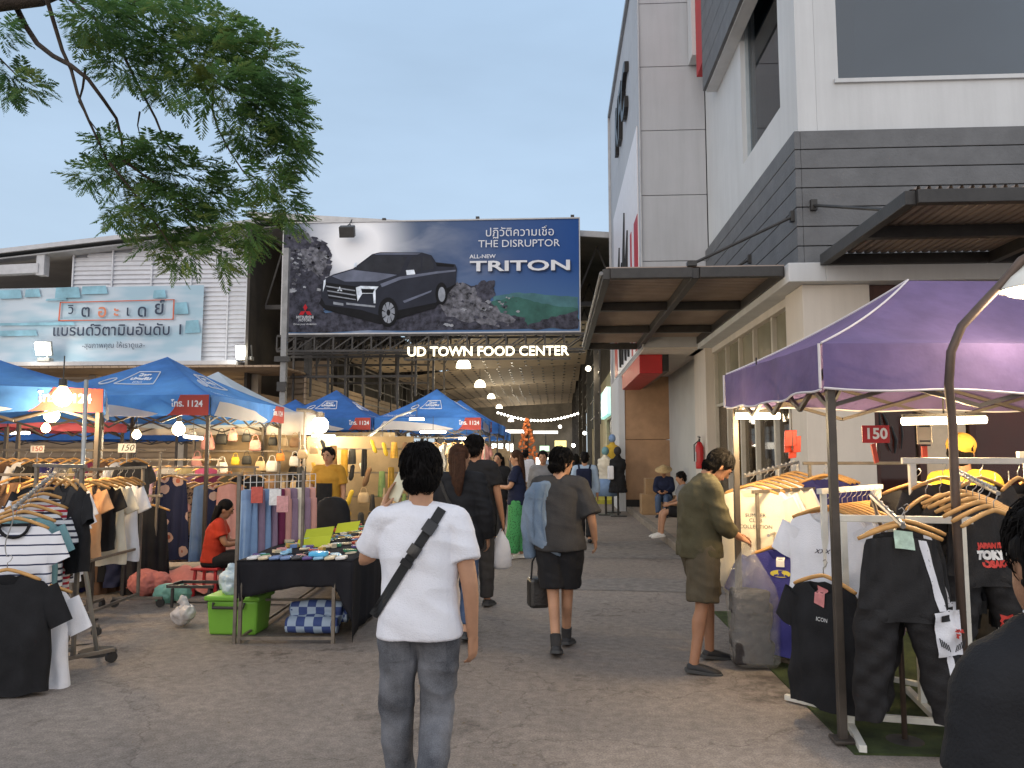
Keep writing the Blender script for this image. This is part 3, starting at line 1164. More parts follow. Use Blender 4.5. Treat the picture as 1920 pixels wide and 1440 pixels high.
mb.build('louvre_backing', mat('louvre_gap', (.30, .31, .34), .8, .1), lb)
mb = MB()
for x in (-17.8, -16.3, -14.8, -13.3, -11.9, -11.2):
    mb.box(x - .025, x + .025, 26.94, 27.0, 4.9, RZ(x) - .12)
mb.build('mullion', mlouv, lb)
mb = MB()
slab(mb, -26, -9.95, 26.4, 45, lambda x, y: RZ(x), .12)
mb.build('roof', mroof, lb)
mb = MB()
slab(mb, -26, -9.95, 26.3, 26.38, lambda x, y: RZ(x) - .02, .16)
mb.build('fascia', mat('fascia_white', (.5, .5, .52), .6, .1), lb)
mb = MB()
slab(mb, -26, -10, 26.45, 44, lambda x, y: RZ(x) - .2, .05)
mb.build('roof_lining', mat('lining_grey', (.34, .34, .35), .8, .15, 1), lb)
mb = MB()
mb.bar((-26, 26.6, 8.1), (-18.8, 26.6, 8.35), .3, .35); mb.box(-18.9, -18.6, 26.5, 26.8, 8.1, 8.9)
mb.build('beam', mat('fascia_white', (.5, .5, .52)), lb)
mb = MB()
mb.box(-26, -17.9, 32, 32.2, 4, 9)
mb.build('inner_wall', mat('lining_brown', (.10, .085, .075), .8, .2, 1), lb)
mb = MB()
mb.box(-26, -11.2, 26.1, 27.2, 4.72, 4.86)
mb.build('gutter_ledge', mat('fascia_white', (.5, .5, .52)), lb)
mb = MB()
k = 0
x = -26
while x < -8.9:
    mb.box(x, x + .28, 24.3, 27.2, 4.42, 4.48)
    x += .3
mb.build('timber_soffit', mat('timber', (.42, .30, .2), .7, .2, 2), lb)
mb = MB()
for x in (-20, -16.5, -13.2, -10.6):
    mb = MB()
    mb.box(x - .14, x + .14, 26.4, 26.7, 0, 4.4)
    mb.build('pillar', mat('pillar_tan', (.40, .33, .25), .8, .15, 2), lb)
mb = MB()
mb.box(-26, -9, 30.0, 30.2, 0, 5.3)
for k in range(24):
    mb.box(-26, -9, 29.93, 29.98, .2 + k * .21, .36 + k * .21)
mb.build('back_wall', mat('warm_slat', (.34, .25, .17)), lb)
# banner
bn = thing('banner', 'pale blue banner with large Thai lettering on the white louvres', 'banner', (-16.5, 26.8, 4.9))
def banner_mat():
    m = bpy.data.materials.new('banner_print')
    m.use_nodes = True
    t = m.node_tree
    p = t.nodes['Principled BSDF']
    p.inputs['Roughness'].default_value = .6
    co = t.nodes.new('ShaderNodeTexCoord')
    mp_ = t.nodes.new('ShaderNodeMapping')
    mp_.inputs['Scale'].default_value = (.45, 1, 1.6)
    t.links.new(co.outputs['Object'], mp_.inputs[0])
    n = t.nodes.new('ShaderNodeTexNoise')
    n.inputs['Scale'].default_value = 1.1
    n.inputs['Detail'].default_value = 2
    t.links.new(mp_.outputs[0], n.inputs[0])
    r = t.nodes.new('ShaderNodeValToRGB')
    el = r.color_ramp.elements
    el[0].position, el[0].color = .40, (.33, .48, .58, 1)
    el[1].position, el[1].color = .58, (.50, .58, .66, 1)
    t.links.new(n.outputs[0], r.inputs[0])
    t.links.new(r.outputs[0], p.inputs['Base Color'])
    return m
mb = MB()
mb.grid(24, 6, lambda u, v: V((-20.6 + 7.85 * u, 26.84 + .03 * math.sin(u * 17 + v * 3) * (1 - v), 4.9 + v * (2.78 + .04 * u))))
mb.build('banner_sheet', banner_mat(), bn, smooth=True)
mbl = mat('banner_blue', (.22, .42, .52), .6, .45, .9)
mb = MB()
for a, b, c, d in ((0, 470, 30, 78), (180, 500, 110, 150), (380, 640, 470, 545), (70, 620, 395, 405)):
    pass
def BN(px, py, k=0):
    q = aty(px / 3.4286, 400 + py / 3.4286, 26.76)
    return V((q.x, 26.76 - .004 * k, q.z))
for (a, b, c, d) in ((0, 130, 495, 550), (165, 250, 490, 540), (360, 505, 478, 545), (530, 680, 470, 520), (990, 1058, 495, 545), (1120, 1200, 575, 650), (300, 420, 550, 562), (0, 230, 755, 790), (1195, 1275, 690, 770), (0, 470, 705, 722)):
    mb = MB()
    mb.poly([BN(a, c), BN(b, c - 6), BN(b + 12, d - 4), BN(a - 8, d)])
    mb.build('blue_panel', mbl, bn)
mb = MB()
for p0, p1, p2, p3 in (((388, 570), (1122, 552), (1122, 558), (388, 577)), ((378, 686), (1115, 678), (1115, 684), (378, 693)), ((385, 570), (394, 570), (384, 692), (374, 692)), ((1115, 553), (1124, 553), (1118, 683), (1109, 683))):
    mb.poly([BN(*q, 2) for q in (p0, p1, p2, p3)])
mb.build('red_outline', mat('banner_red', (.55, .12, .06), .6, .1), bn)
mnavy = mat('banner_navy', (.02, .035, .07), .6, .1)
morg = mat('banner_orange', (.62, .2, .1), .6, .1)
def bnt(txt, cx, cy, wpx, m, hf=1.0, **kw):
    vs, _ = text_shape(txt, 1.0, **kw)
    s_ = wpx * (26.95 / 1440 / 3.4286) / (max(p[0] for p in vs) - min(p[0] for p in vs))
    o = BN(cx, cy, 3)
    mb = MB()
    mb.text(txt, 1.0, lambda a, b, c: V((o.x + a * s_, o.y, o.z + b * s_ * hf)), **kw)
    mb.build('printed_lettering', m, bn)
bnt('วิ', 458, 622, 40, mnavy, bold=.012)
bnt('ต', 552, 632, 58, mnavy, bold=.012)
bnt('อ', 658, 632, 56, morg, bold=.012)
bnt('ะ', 748, 632, 32, morg, bold=.012)
bnt('เ', 822, 630, 20, mnavy, bold=.012)
bnt('ด', 915, 630, 58, mnavy, bold=.012)
bnt('ย์', 1025, 612, 66, mnavy, bold=.012)
bnt('แบรนด์วิตามินอันดับ', 715, 755, 800, mnavy, bold=.012)
bnt('1', 1160, 750, 13, mnavy, bold=.02)
bnt('-สุขภาพคุณ ให้เราดูแล-', 730, 850, 430, mnavy)
# floodlights on the ledge
for X, Y, lab in ((80, 654, 'white floodlight glowing on a stand before the blue banner'), (456, 661, 'white floodlight glowing at the corner of the white louvres')):
    q = aty(X, Y, 26.2)
    f_ = thing('flood_lamp', lab, 'floodlight', (q.x, q.y, 4.87), 'lit floodlights of the shed')
    mb = MB(); mb.obox(q, (.24, .05, 0), (0, .02, .02), (0, -.06, .22)); mb.build('lamp_lens', glow('flood_glow', (1, 1, .88), 9), f_, bev=.02)
    mb = MB(); mb.obox(q + V((0, .07, .02)), (.27, .05, 0), (0, .04, .02), (0, -.06, .25)); mb.tube([q + V((.2, .05, -.2)), (q.x + .1, q.y, 4.87)], .03, 6); mb.box(q.x - .1, q.x + .35, q.y - .12, q.y + .12, 4.87, 5.0)
    mb.build('lamp_housing', mat('lamp_grey', (.3, .3, .28), .6, .2), f_, bev=.01)
    lamp('flood_light', (q.x, q.y - .3, q.z), 60, (1, .98, .85), .2)

# ------------------------------------------------------------------ lane shops beyond the restaurant
ls = thing('lane_shop', 'narrow yellow and cream shop with a turquoise lit sign in the lane', 'building', (2.2, 28, 0))
mb = MB()
mb.box(1.95, 2.3, 25.0, 26.6, 0, 5.0)
mb.build('yellow_wall', mat('yellow_wall', (.55, .45, .06), .7, .2, 1.5), ls)
mb = MB()
walls(mb, 'x', 2.0, 2.3, 26.6, 46, 0, 4.6, [(27.2, 30.2, 0, 2.9)])
mb.build('cream_wall', mat('lane_cream', (.42, .38, .26), .8, .2, 1), ls)
mb = MB(); mb.box(2.1, 2.25, 27.2, 30.2, .0, 2.9)
mb.build('doorway_shade', mblk, ls)  # black fill in place of the shade inside the open doorway
mb = MB(); mb.box(1.8, 1.99, 27.0, 31.6, 3.0, 3.95)
s_ = mb.build('lit_sign', glow('lit_turquoise', (.35, .85, .78), .9), ls)
mb = MB(); mb.box(1.79, 1.798, 27.0, 28.4, 3.0, 3.95); mb.box(1.79, 1.798, 29.6, 31.0, 3.3, 3.45); mb.box(1.79, 1.798, 29.2, 31.2, 3.55, 3.65)
mb.build('white_panel', glow('lit_white', (1, 1, .95), 1.5), s_)
lamp('sign_light', (1.5, 29, 3.4), 25, (.8, 1, .9), .3)
mb = MB(); mb.box(1.3, 2.1, 24.95, 27.5, .0, .14)
tag(mb.build('step_platform', mat('yellow_paint', (.42, .38, .05), .7, .3, 3)), 'yellow painted low step before the yellow shop', 'step')
# ------------------------------------------------------------------ overhanging tree
tree = thing('feathery_tree', 'tree with feathery green leaves reaching over the market from the side', 'tree', (-9.4, 6.3, 0))
mbark = mat('bark', (.045, .032, .024), .9, .35, 8, .8, 40)
random.seed(5)
mb = MB()
mb.tube([(-9.4, 6.3, -.1), (-9.35, 6.35, 1.5), (-9.2, 6.5, 3.4), (-8.7, 6.8, 5.0), (-7.8, 7.3, 6.0)], [.34, .27, .24, .2, .16], 10)
mb.tube([(-9.2, 6.5, 3.4), (-9.8, 6.9, 5.2), (-10.3, 7.6, 7.0)], [.2, .15, .08], 8)
def PT(X, Y, y=8.2):
    return aty(X, Y, y)
mb.tube([(-7.8, 7.3, 6.0), PT(-180, 30, 7.7), PT(-60, 12, 8), PT(20, 4, 8.1), PT(75, 0, 8.2), PT(150, -28, 8.4), PT(260, -60, 8.6)], [.16, .12, .10, .085, .07, .05, .03], 9)
BR = [
    ([(30, 12), (48, 48), (70, 82), (98, 104), (132, 122), (165, 148), (196, 190), (218, 222), (228, 262), (232, 300)], 8.2, .036),
    ([(88, -2), (102, 45), (117, 95), (134, 132), (146, 178), (166, 225), (186, 268), (205, 310)], 8.0, .026),
    ([(160, 128), (155, 165), (148, 190), (165, 222), (190, 255)], 8.3, .016),
    ([(120, -10), (185, 40), (230, 100), (262, 165), (292, 222), (310, 268), (340, 300)], 8.6, .024),
    ([(262, 210), (258, 235), (264, 262)], 8.6, .012),
    ([(150, -20), (260, 40), (330, 95), (400, 150), (470, 190), (530, 240)], 8.5, .03),
    ([(180, -20), (300, 20), (400, 70), (480, 115), (540, 165)], 8.9, .024),
    ([(400, 160), (398, 205), (408, 240), (430, 282), (455, 320), (490, 360)], 8.3, .016),
    ([(455, 320), (500, 345), (530, 385)], 8.3, .012),
    ([(230, 300), (300, 350), (360, 400), (420, 450)], 8.2, .016),
    ([(205, 305), (250, 360), (300, 430), (335, 485)], 8.0, .015),
    ([(-60, 40), (-20, 90), (30, 140), (70, 165)], 7.8, .014),
]
for pts, y, r in BR:
    P_ = [PT(a, b, y + .25 * math.sin(i)) for i, (a, b) in enumerate(pts)]
    mb.tube(P_, [r * (1 - .65 * i / (len(P_) - 1)) for i in range(len(P_))], 7)
mb.build('trunk', mbark, tree, smooth=True)
CL = [(190, 30, 75, 45), (165, 55, 30, 30), (285, 50, 80, 55), (335, 105, 90, 60), (240, 115, 70, 45), (400, 95, 80, 55), (455, 110, 50, 60), (500, 125, 60, 60), (430, 170, 95, 55),
      (325, 160, 60, 32), (510, 200, 60, 55), (470, 240, 55, 40), (545, 230, 30, 50), (520, 290, 42, 40), (552, 285, 24, 40), (500, 330, 40, 28),
      (530, 372, 33, 38), (545, 402, 22, 18), (225, 270, 55, 22), (300, 280, 60, 25), (180, 325, 52, 22), (255, 318, 90, 38), (350, 330, 78, 42), (300, 380, 88, 38), (235, 400, 45, 26),
      (400, 368, 48, 36), (340, 420, 70, 38), (440, 405, 48, 32), (300, 450, 48, 32), (350, 468, 48, 28), (420, 468, 38, 30), (475, 442, 36, 16), (325, 492, 22, 16), (420, 495, 20, 14),
      (12, 60, 28, 28), (15, 130, 30, 20), (45, 160, 48, 26), (10, 175, 25, 16), (300, 5, 40, 25), (215, 5, 60, 30), (380, 40, 60, 40), (430, 60, 40, 30)]
mb = MB()
def frond(p, d, L):
    d = d.normalized()
    up = V((random.uniform(-.35, .35), random.uniform(-.5, .2), 1)).normalized()
    s = d.cross(up).normalized()
    n = 10
    for k in range(n):
        t = .12 + .88 * k / (n - 1)
        q = p + d * L * t + V((0, 0, -1)) * L * .2 * t * t
        l = L * (.42 * math.sin(math.pi * min(1, .22 + t * .72)) + .06)
        w_ = L * .062
        for sg_ in (-1, 1):
            e = (s * sg_ * .85 + d * .62 + V((0, 0, random.uniform(-.55, .05)))).normalized() * l
            m_ = q + e * .5
            mb.add([q, m_ + d * w_, q + e, m_ - d * w_ * .8], [(0, 1, 2, 3)])
random.seed(21)
for cx, cy, rx, ry in CL:
    yd = random.uniform(7.8, 8.9)
    n = int(rx * ry / 33) + 10
    for _ in range(n):
        a, r = random.uniform(0, 6.283), math.sqrt(random.random())
        X, Y = cx + (rx - 12) * r * math.cos(a), cy + (ry - 9) * r * math.sin(a)
        p = PT(X, Y, yd + random.uniform(-.45, .45))
        d = V((math.cos(a) * .6 + random.uniform(-.3, .9), random.uniform(-.8, .6), -math.sin(a) * .35 + random.uniform(-.45, .2)))
        frond(p, d, random.uniform(.13, .29))
def leafmat():
    m = bpy.data.materials.new('leaf')
    m.use_nodes = True
    t = m.node_tree
    p = t.nodes['Principled BSDF']
    p.inputs['Roughness'].default_value = .6
    p.inputs['Specular IOR Level'].default_value = .25
    co = t.nodes.new('ShaderNodeTexCoord')
    n = t.nodes.new('ShaderNodeTexNoise')
    n.inputs['Scale'].default_value = 1.6
    n.inputs['Detail'].default_value = 7
    n.inputs['Roughness'].default_value = .75
    t.links.new(co.outputs['Object'], n.inputs[0])
    r = t.nodes.new('ShaderNodeValToRGB')
    el = r.color_ramp.elements
    el[0].position, el[0].color = .36, (.045, .090, .036, 1)
    el[1].position, el[1].color = .66, (.21, .25, .07, 1)
    x = el.new(.5)
    x.color = (.085, .175, .05, 1)
    t.links.new(n.outputs[0], r.inputs[0])
    t.links.new(r.outputs[0], p.inputs['Base Color'])
    tr = t.nodes.new('ShaderNodeBsdfTranslucent')
    t.links.new(r.outputs[0], tr.inputs[0])
    mx_ = t.nodes.new('ShaderNodeMixShader')
    mx_.inputs[0].default_value = .6
    t.links.new(p.outputs[0], mx_.inputs[1])
    t.links.new(tr.outputs[0], mx_.inputs[2])
    t.links.new(mx_.outputs[0], t.nodes['Material Output'].inputs[0])
    return m
mb.build('crown', leafmat(), tree)

# ------------------------------------------------------------------ canopy tents
mblue = mat('tent_blue', (.045, .160, .47), .8, .24, 2.2, .35, 9)
mtw = mat('tent_white', (.60, .56, .55), .75, .08, 2, .2, 14)
mtr = mat('tent_red', (.46, .075, .06), .75, .12, 2, .2, 14)
mtp = mat('tent_purple', (.125, .092, .208), .85, .22, 2.4, .45, 8)
mtpi = mat('tent_pink', (.50, .10, .12), .75, .14, 1.4, .25, 14)
mtwh = mat('tent_pale', (.55, .62, .68), .75, .08, 1.4, .2, 14)
for m_ in (mblue, mtp, mtpi, mtwh, mtw, mtr):
    translucent(m_, .12 if m_ is mtp else .32)
mpole = mat('tent_pole', (.075, .062, .052), .5, .25, 6, 0, metal=.3)
mprint = mat('tent_print', (.66, .66, .70), .7, .08)
mpipe = mat('tent_piping', (.62, .58, .60), .7, .08)
def tent(name, label, c, zv, hv, zp, m, ridge=None, brand=False, feet=None, poles=(0, 1, 2, 3), pw=.045, piping=None, val=None, sag=.0, group='blue market canopies'):
    """c: corners front-left, front-right, back-right, back-left"""
    c = [V((a, b, 0)) for a, b in c]
    ctr = sum(c, V()) / 4
    T = thing(name, label, 'canopy tent', (ctr.x, ctr.y, 0), group)
    pk = ridge or [(ctr.x, ctr.y), (ctr.x, ctr.y)]
    pl, pr = V((*pk[0], 0)), V((*pk[1], 0))
    ap = [pl, pr, pr, pl]
    ze = zv + hv
    def side(k):
        a, b, pa, pb = c[k], c[(k + 1) % 4], ap[k], ap[(k + 1) % 4]
        def f(u, v):
            q = a.lerp(b, u).lerp(pa.lerp(pb, u), v)
            q.z = ze + (zp - ze) * (.76 * v + .24 * v ** 2.2) - (sag + .02) * math.sin(math.pi * u) * (1 - v) * math.sin(math.pi * min(1, v * 1.5)) + .016 * noise.noise(V((q.x * 1.7, q.y * 1.7, k))) * min(1, 5 * v) * min(1, 6 * u, 6 * (1 - u)) * (1 - v)
            return q
        return f
    def vside(k):
        a, b = c[k], c[(k + 1) % 4]
        o = (a.lerp(b, .5) - ctr).normalized()
        def f(u, v):          # v 0 bottom .. 1 top
            q = a.lerp(b, u) + o * (.012 + .022 * (1 - v) * math.sin(u * 14 + k) * math.sin(math.pi * u) + .008 * math.sin(u * 37 + k) * math.sin(math.pi * u))
            q.z = zv + hv * v - .03 * math.sin(math.pi * u) * (1 - v) - .010 * math.sin(u * 21) * (1 - v)
            return q
        return f
    mb = MB()
    for k in range(4):
        mb.grid(24, 16, side(k))
    mb.build('canopy', m, T, smooth=True)
    mb = MB()
    for k in range(4):
        mb.grid(28, 2, vside(k))
    mb.build('valance', m, T, smooth=True)
    def off(fn, k, d=.006):
        o = (c[k].lerp(c[(k + 1) % 4], .5) - ctr).normalized()
        def g(u, v):
            q = fn(u, v)
            return q + (o + V((0, 0, .8 if fn.__name__ == 'f' and v > 1 else .5))).normalized() * d
        return g
    if brand:
        def joint(k):
            r_, v_ = side(k), vside(k)
            o = (c[k].lerp(c[(k + 1) % 4], .5) - ctr).normalized()
            def g(u, h):      # h in valance heights: 0..1 valance, above 1 the roof
                if h <= 1:
                    return v_(u, h) + o * .006
                return r_(u, (h - 1) * .2) + (o * .6 + V((0, 0, .8))) * .012
            return g
        for k in (0, 1):
            g = joint(k)
            for nm, mm_, lo, hi, ua, ub in (('white_band', mtw, lambda s: 0, lambda s: .12 + .62 * (1 - s) ** .7 + .12 * math.sin(math.pi * s), .03, .68), ('red_band', mtr, lambda s: 0, lambda s: min(1.0, s * 6), .77, .995)):
                mb = MB()
                mb.grid(24, 6, lambda s, t: g(ua + (ub - ua) * s + (.06 * t if nm == 'white_band' else .05 * t * (1 - s)), lo(s) + (hi(s) - lo(s)) * t))
                mb.build(nm, mm_, T, smooth=True)
            L_ = (c[(k + 1) % 4] - c[k]).length
            mb = MB()
            def tx(txt, uc, hc, size, roof, **kw):
                if roof:
                    r_ = side(k)
                    o = (c[k].lerp(c[(k + 1) % 4], .5) - ctr).normalized()
                    sl = (r_(.5, .5) - r_(.5, .3)).length / .2
                    mb.text(txt, size, lambda a, b, cc: r_(uc + a / L_ / (1 - (hc + b / sl)) * 1.0, hc + b / sl) + (o * .6 + V((0, 0, .8))) * .014, **kw)
                else:
                    mb.text(txt, size, lambda a, b, cc: g(min(.99, max(.01, uc + a / L_)), hc + b / hv) + (c[k].lerp(c[(k + 1) % 4], .5) - ctr).normalized() * .008, **kw)
            tx('ไทย', .5, .57, .12, True, bold=.008)
            tx('ประกัน', .5, .495, .12, True, bold=.008)
            tx('ชีวิต', .5, .425, .09, True)
            tx('โทร. 1124', .885, .55, .115, False, bold=.003)
            tx('ไทยประกันชีวิต', .2, 1.45, .13, False)
            mb.build('printed_lettering', mprint, T)
            r_ = side(k)
            o = (c[k].lerp(c[(k + 1) % 4], .5) - ctr).normalized()
            fr = lambda u, v: r_(u, v) + (o * .6 + V((0, 0, .8))) * .014
            mb = MB()
            for (u0, v0), (u1, v1) in (((.32, .38), (.66, .38)), ((.36, .64), (.68, .64)), ((.32, .38), (.36, .64)), ((.66, .38), (.68, .64))):
                mb.tube([fr(u0 + (u1 - u0) * q / 6, v0 + (v1 - v0) * q / 6) for q in range(7)], .008, 4)
            mb.build('printed_frame', mprint, T)
            mb = MB()
            mb.tube([fr(.22 + .045 * math.cos(q), .43 + .07 * math.sin(q)) for q in [j * .4488 for j in range(15)]], .01, 4)
            mb.build('printed_ring', mprint, T)
    if piping:
        mb = MB()
        for k in range(4):
            f = vside(k)
            mb.tube([f(q / 28, 0) for q in range(29)], .007, 5)
            mb.tube([c[k] + V((0, 0, zv)) + (c[k] - ctr).normalized() * .02, c[k] + V((0, 0, ze)) + (c[k] - ctr).normalized() * .02], .008, 5)
            s0 = side(k)
            mb.tube([s0(0, q / 10) + V((0, 0, .006)) for q in range(11)], .007, 5)
        mb.build('piping', piping, T)
    # poles and the scissor frame
    for k in poles:
        p = c[k].lerp(ctr, .03)
        f_ = V((*feet[k], 0)) if feet and k in feet else p
        mb = MB()
        mb.bar(V((f_.x, f_.y, .012)), V((p.x, p.y, ze - .02)), pw)
        mb.box(f_.x - .06, f_.x + .06, f_.y - .06, f_.y + .06, .012, .03)
        mb.build('pole', mpole, T, bev=.004)
    mb = MB()
    for k in range(4):
        a, b = c[k].lerp(ctr, .03), c[(k + 1) % 4].lerp(ctr, .03)
        n = 4
        for j in range(n):
            p, q = a.lerp(b, j / n), a.lerp(b, (j + 1) / n)
            zt, zb = zv + hv * .55, zv - .10
            off_ = .012 * (j % 2)
            mb.bar(V((p.x, p.y + off_, zt if j % 2 == 0 else zb)), V((q.x, q.y + off_, zb if j % 2 == 0 else zt)), .024)
            mb.bar(V((p.x, p.y + .03, zb if j % 2 == 0 else zt)), V((q.x, q.y + .03, zt if j % 2 == 0 else zb)), .024)
    for k in range(4):
        a = c[k].lerp(ctr, .03)
        e_ = ap[k]
        mb.bar(V((a.x, a.y, ze - .05)), V((e_.x, e_.y, zp - .12)), .026)
        mb.bar(V((a.x, a.y, zv - .1)), V((a.lerp(e_, .6).x, a.lerp(e_, .6).y, ze + (zp - ze) * .45)), .02)
    mb.build('scissor_frame', mpole, T)
    return T
def rect(x0, x1, y0, y1):
    return [(x0, y0), (x1, y0), (x1, y1), (x0, y1)]
purple = tent('canopy_tent', 'purple canopy tent with pale piping over the stall by the restaurant', [(1.52, 4.45), (5.0, 4.62), (4.9, 6.45), (1.37, 6.22)], 1.99, .255, 2.80, mtp, ridge=[(2.42, 5.33), (3.9, 5.45)], feet={0: (1.60, 4.57), 3: (1.42, 6.2)}, piping=mpipe, sag=.05, group='market canopies')
tent('canopy_tent', 'blue insurance canopy over the racks, its red corner beside the silver pole', [(-6.95, 5.85), (-4.43, 7.3), (-5.95, 9.85), (-8.45, 8.4)], 2.03, .22, 2.80, mblue, brand=True, sag=.04)
tent('canopy_tent', 'large blue insurance canopy over the dresses, peak below the white louvres', [(-7.5, 10.25), (-4.72, 10.25), (-4.76, 13.2), (-7.5, 13.2)], 2.15, .27, 3.14, mblue, brand=True, sag=.04)
tent('canopy_tent', 'blue insurance canopy by the round bulb, a pole lamp before it', rect(-6.35, -4.05, 16.7, 19.2), 2.15, .25, 3.12, mblue, brand=True)
tent('canopy_tent', 'blue insurance canopy behind the man on the phone, under the hall sign', rect(-4.0, -1.62, 16.8, 19.3), 2.15, .25, 3.14, mblue, brand=True)
tent('canopy_tent', 'pale white canopy tent behind the large blue canopy', rect(-8.3, -5.2, 13.5, 16.4), 2.1, .25, 3.25, mtwh, group='market canopies')
tent('canopy_tent', 'faded red canopy tent between the two big blue canopies', rect(-10.6, -7.7, 10.4, 13.4), 2.0, .25, 3.0, mtpi, group='market canopies')
tent('canopy_tent', 'small blue canopy hidden behind the one with the round bulb', rect(-8.3, -6.0, 19.5, 22), 2.15, .25, 3.1, mblue)
tent('canopy_tent', 'blue canopy showing a second tip behind the man on the phone', rect(-3.85, -1.5, 20.2, 22.8), 2.15, .25, 3.12, mblue)
tent('canopy_tent', 'far blue canopy low over the crowd beside the orange tree', rect(-3.5, -1.55, 24, 26.3), 2.05, .25, 2.75, mblue)
tent('canopy_tent', 'far blue and red canopy low behind the clothes rails', rect(-14.5, -9.5, 17, 20), 1.95, .25, 2.6, mblue)
# ------------------------------------------------------------------ people
def remesh(mb, vox, smooth=3, fold=None):
    me = bpy.data.meshes.new('t')
    me.from_pydata([tuple(p) for p in mb.v], [], mb.f)
    o = bpy.data.objects.new('t', me)
    C.objects.link(o)
    q = o.modifiers.new('r', 'REMESH')
    q.mode = 'VOXEL'
    q.voxel_size = vox
    if smooth:
        q = o.modifiers.new('s', 'SMOOTH')
        q.factor = .5
        q.iterations = smooth
    ev = o.evaluated_get(bpy.context.evaluated_depsgraph_get())
    out = bpy.data.meshes.new_from_object(ev)
    bpy.data.objects.remove(o)
    bpy.data.meshes.remove(me)
    if fold:
        n = len(out.vertices)
        co = np.empty(n * 3)
        no = np.empty(n * 3)
        out.vertices.foreach_get('co', co)
        out.vertex_normals.foreach_get('vector', no)
        co, no = co.reshape(-1, 3), no.reshape(-1, 3)
        d = np.array([fold(V(p), V(k)) for p, k in zip(co, no)])
        co += no * d[:, None]
        out.vertices.foreach_set('co', co.ravel())
    out.polygons.foreach_set('use_smooth', [True] * len(out.polygons))
    return out
def put(name, me, m, parent, M=None):
    """link a mesh given in world coordinates under parent (or on its own)"""
    if parent is None:
        vs = np.empty(len(me.vertices) * 3)
        me.vertices.foreach_get('co', vs)
        vs = vs.reshape(-1, 3)
        lo, hi = vs.min(0), vs.max(0)
        Mx = Matrix.Translation(((lo[0] + hi[0]) / 2, (lo[1] + hi[1]) / 2, lo[2]))
    else:
        Mx = WM[parent.name]
    me.transform(Mx.inverted())
    me.materials.clear()
    me.materials.append(m)
    o = bpy.data.objects.new(name, me)
    C.objects.link(o)
    if parent is None:
        o.matrix_world = Mx
    else:
        o.parent = parent
    WM[o.name] = Mx
    return o
def folds(amp, k=(5, 5, 13), seed=0, off=0):
    s = V((seed * 7.3, seed * 3.1, seed * 1.7))
    def f(p, n):
        q = V((p.x * k[0] + p.z * 2.5, p.y * k[1], p.z * k[2] + p.x * 2)) + s
        a = noise.noise(q)
        b = noise.noise(q * 2.1)
        return off + amp * ((1 - abs(a) * 2.4) * .7 + b * .5)
    return f
mskin = mat('skin', (.40, .215, .13), .55, .1, 9, .15, 120, spec=.35)
mskin2 = mat('skin_tan', (.33, .165, .095), .55, .1, 9, .15, 120, spec=.35)
def hairmat(name, col):
    if name in MATS:
        return MATS[name]
    m = mat(name, col, .7, .4, 30, 0, spec=.10)
    t = m.node_tree
    p = t.nodes['Principled BSDF']
    co = [n for n in t.nodes if n.type == 'TEX_COORD'][0]
    mp_ = t.nodes.new('ShaderNodeMapping')
    mp_.inputs['Scale'].default_value = (90, 90, 9)
    t.links.new(co.outputs['Object'], mp_.inputs[0])
    n = t.nodes.new('ShaderNodeTexNoise')
    n.inputs['Scale'].default_value = 1.5
    n.inputs['Detail'].default_value = 4
    t.links.new(mp_.outputs[0], n.inputs[0])
    b = t.nodes.new('ShaderNodeBump')
    b.inputs['Strength'].default_value = .9
    b.inputs['Distance'].default_value = .01
    t.links.new(n.outputs[0], b.inputs['Height'])
    t.links.new(b.outputs[0], p.inputs['Normal'])
    return m
mhair = hairmat('hair_black', (.007, .006, .006))
mhbrown = hairmat('hair_brown', (.040, .019, .012))
meye = mat('eye_dark', (.01, .008, .008), .2, 0)
mlip = mat('lip', (.28, .08, .06), .5, .1)
def cloth(name, col, var=.1, rough=.85, sc_=6, bump=.25, bs=160):
    return mat(name, col, rough, var, sc_, bump, bs, spec=.2)

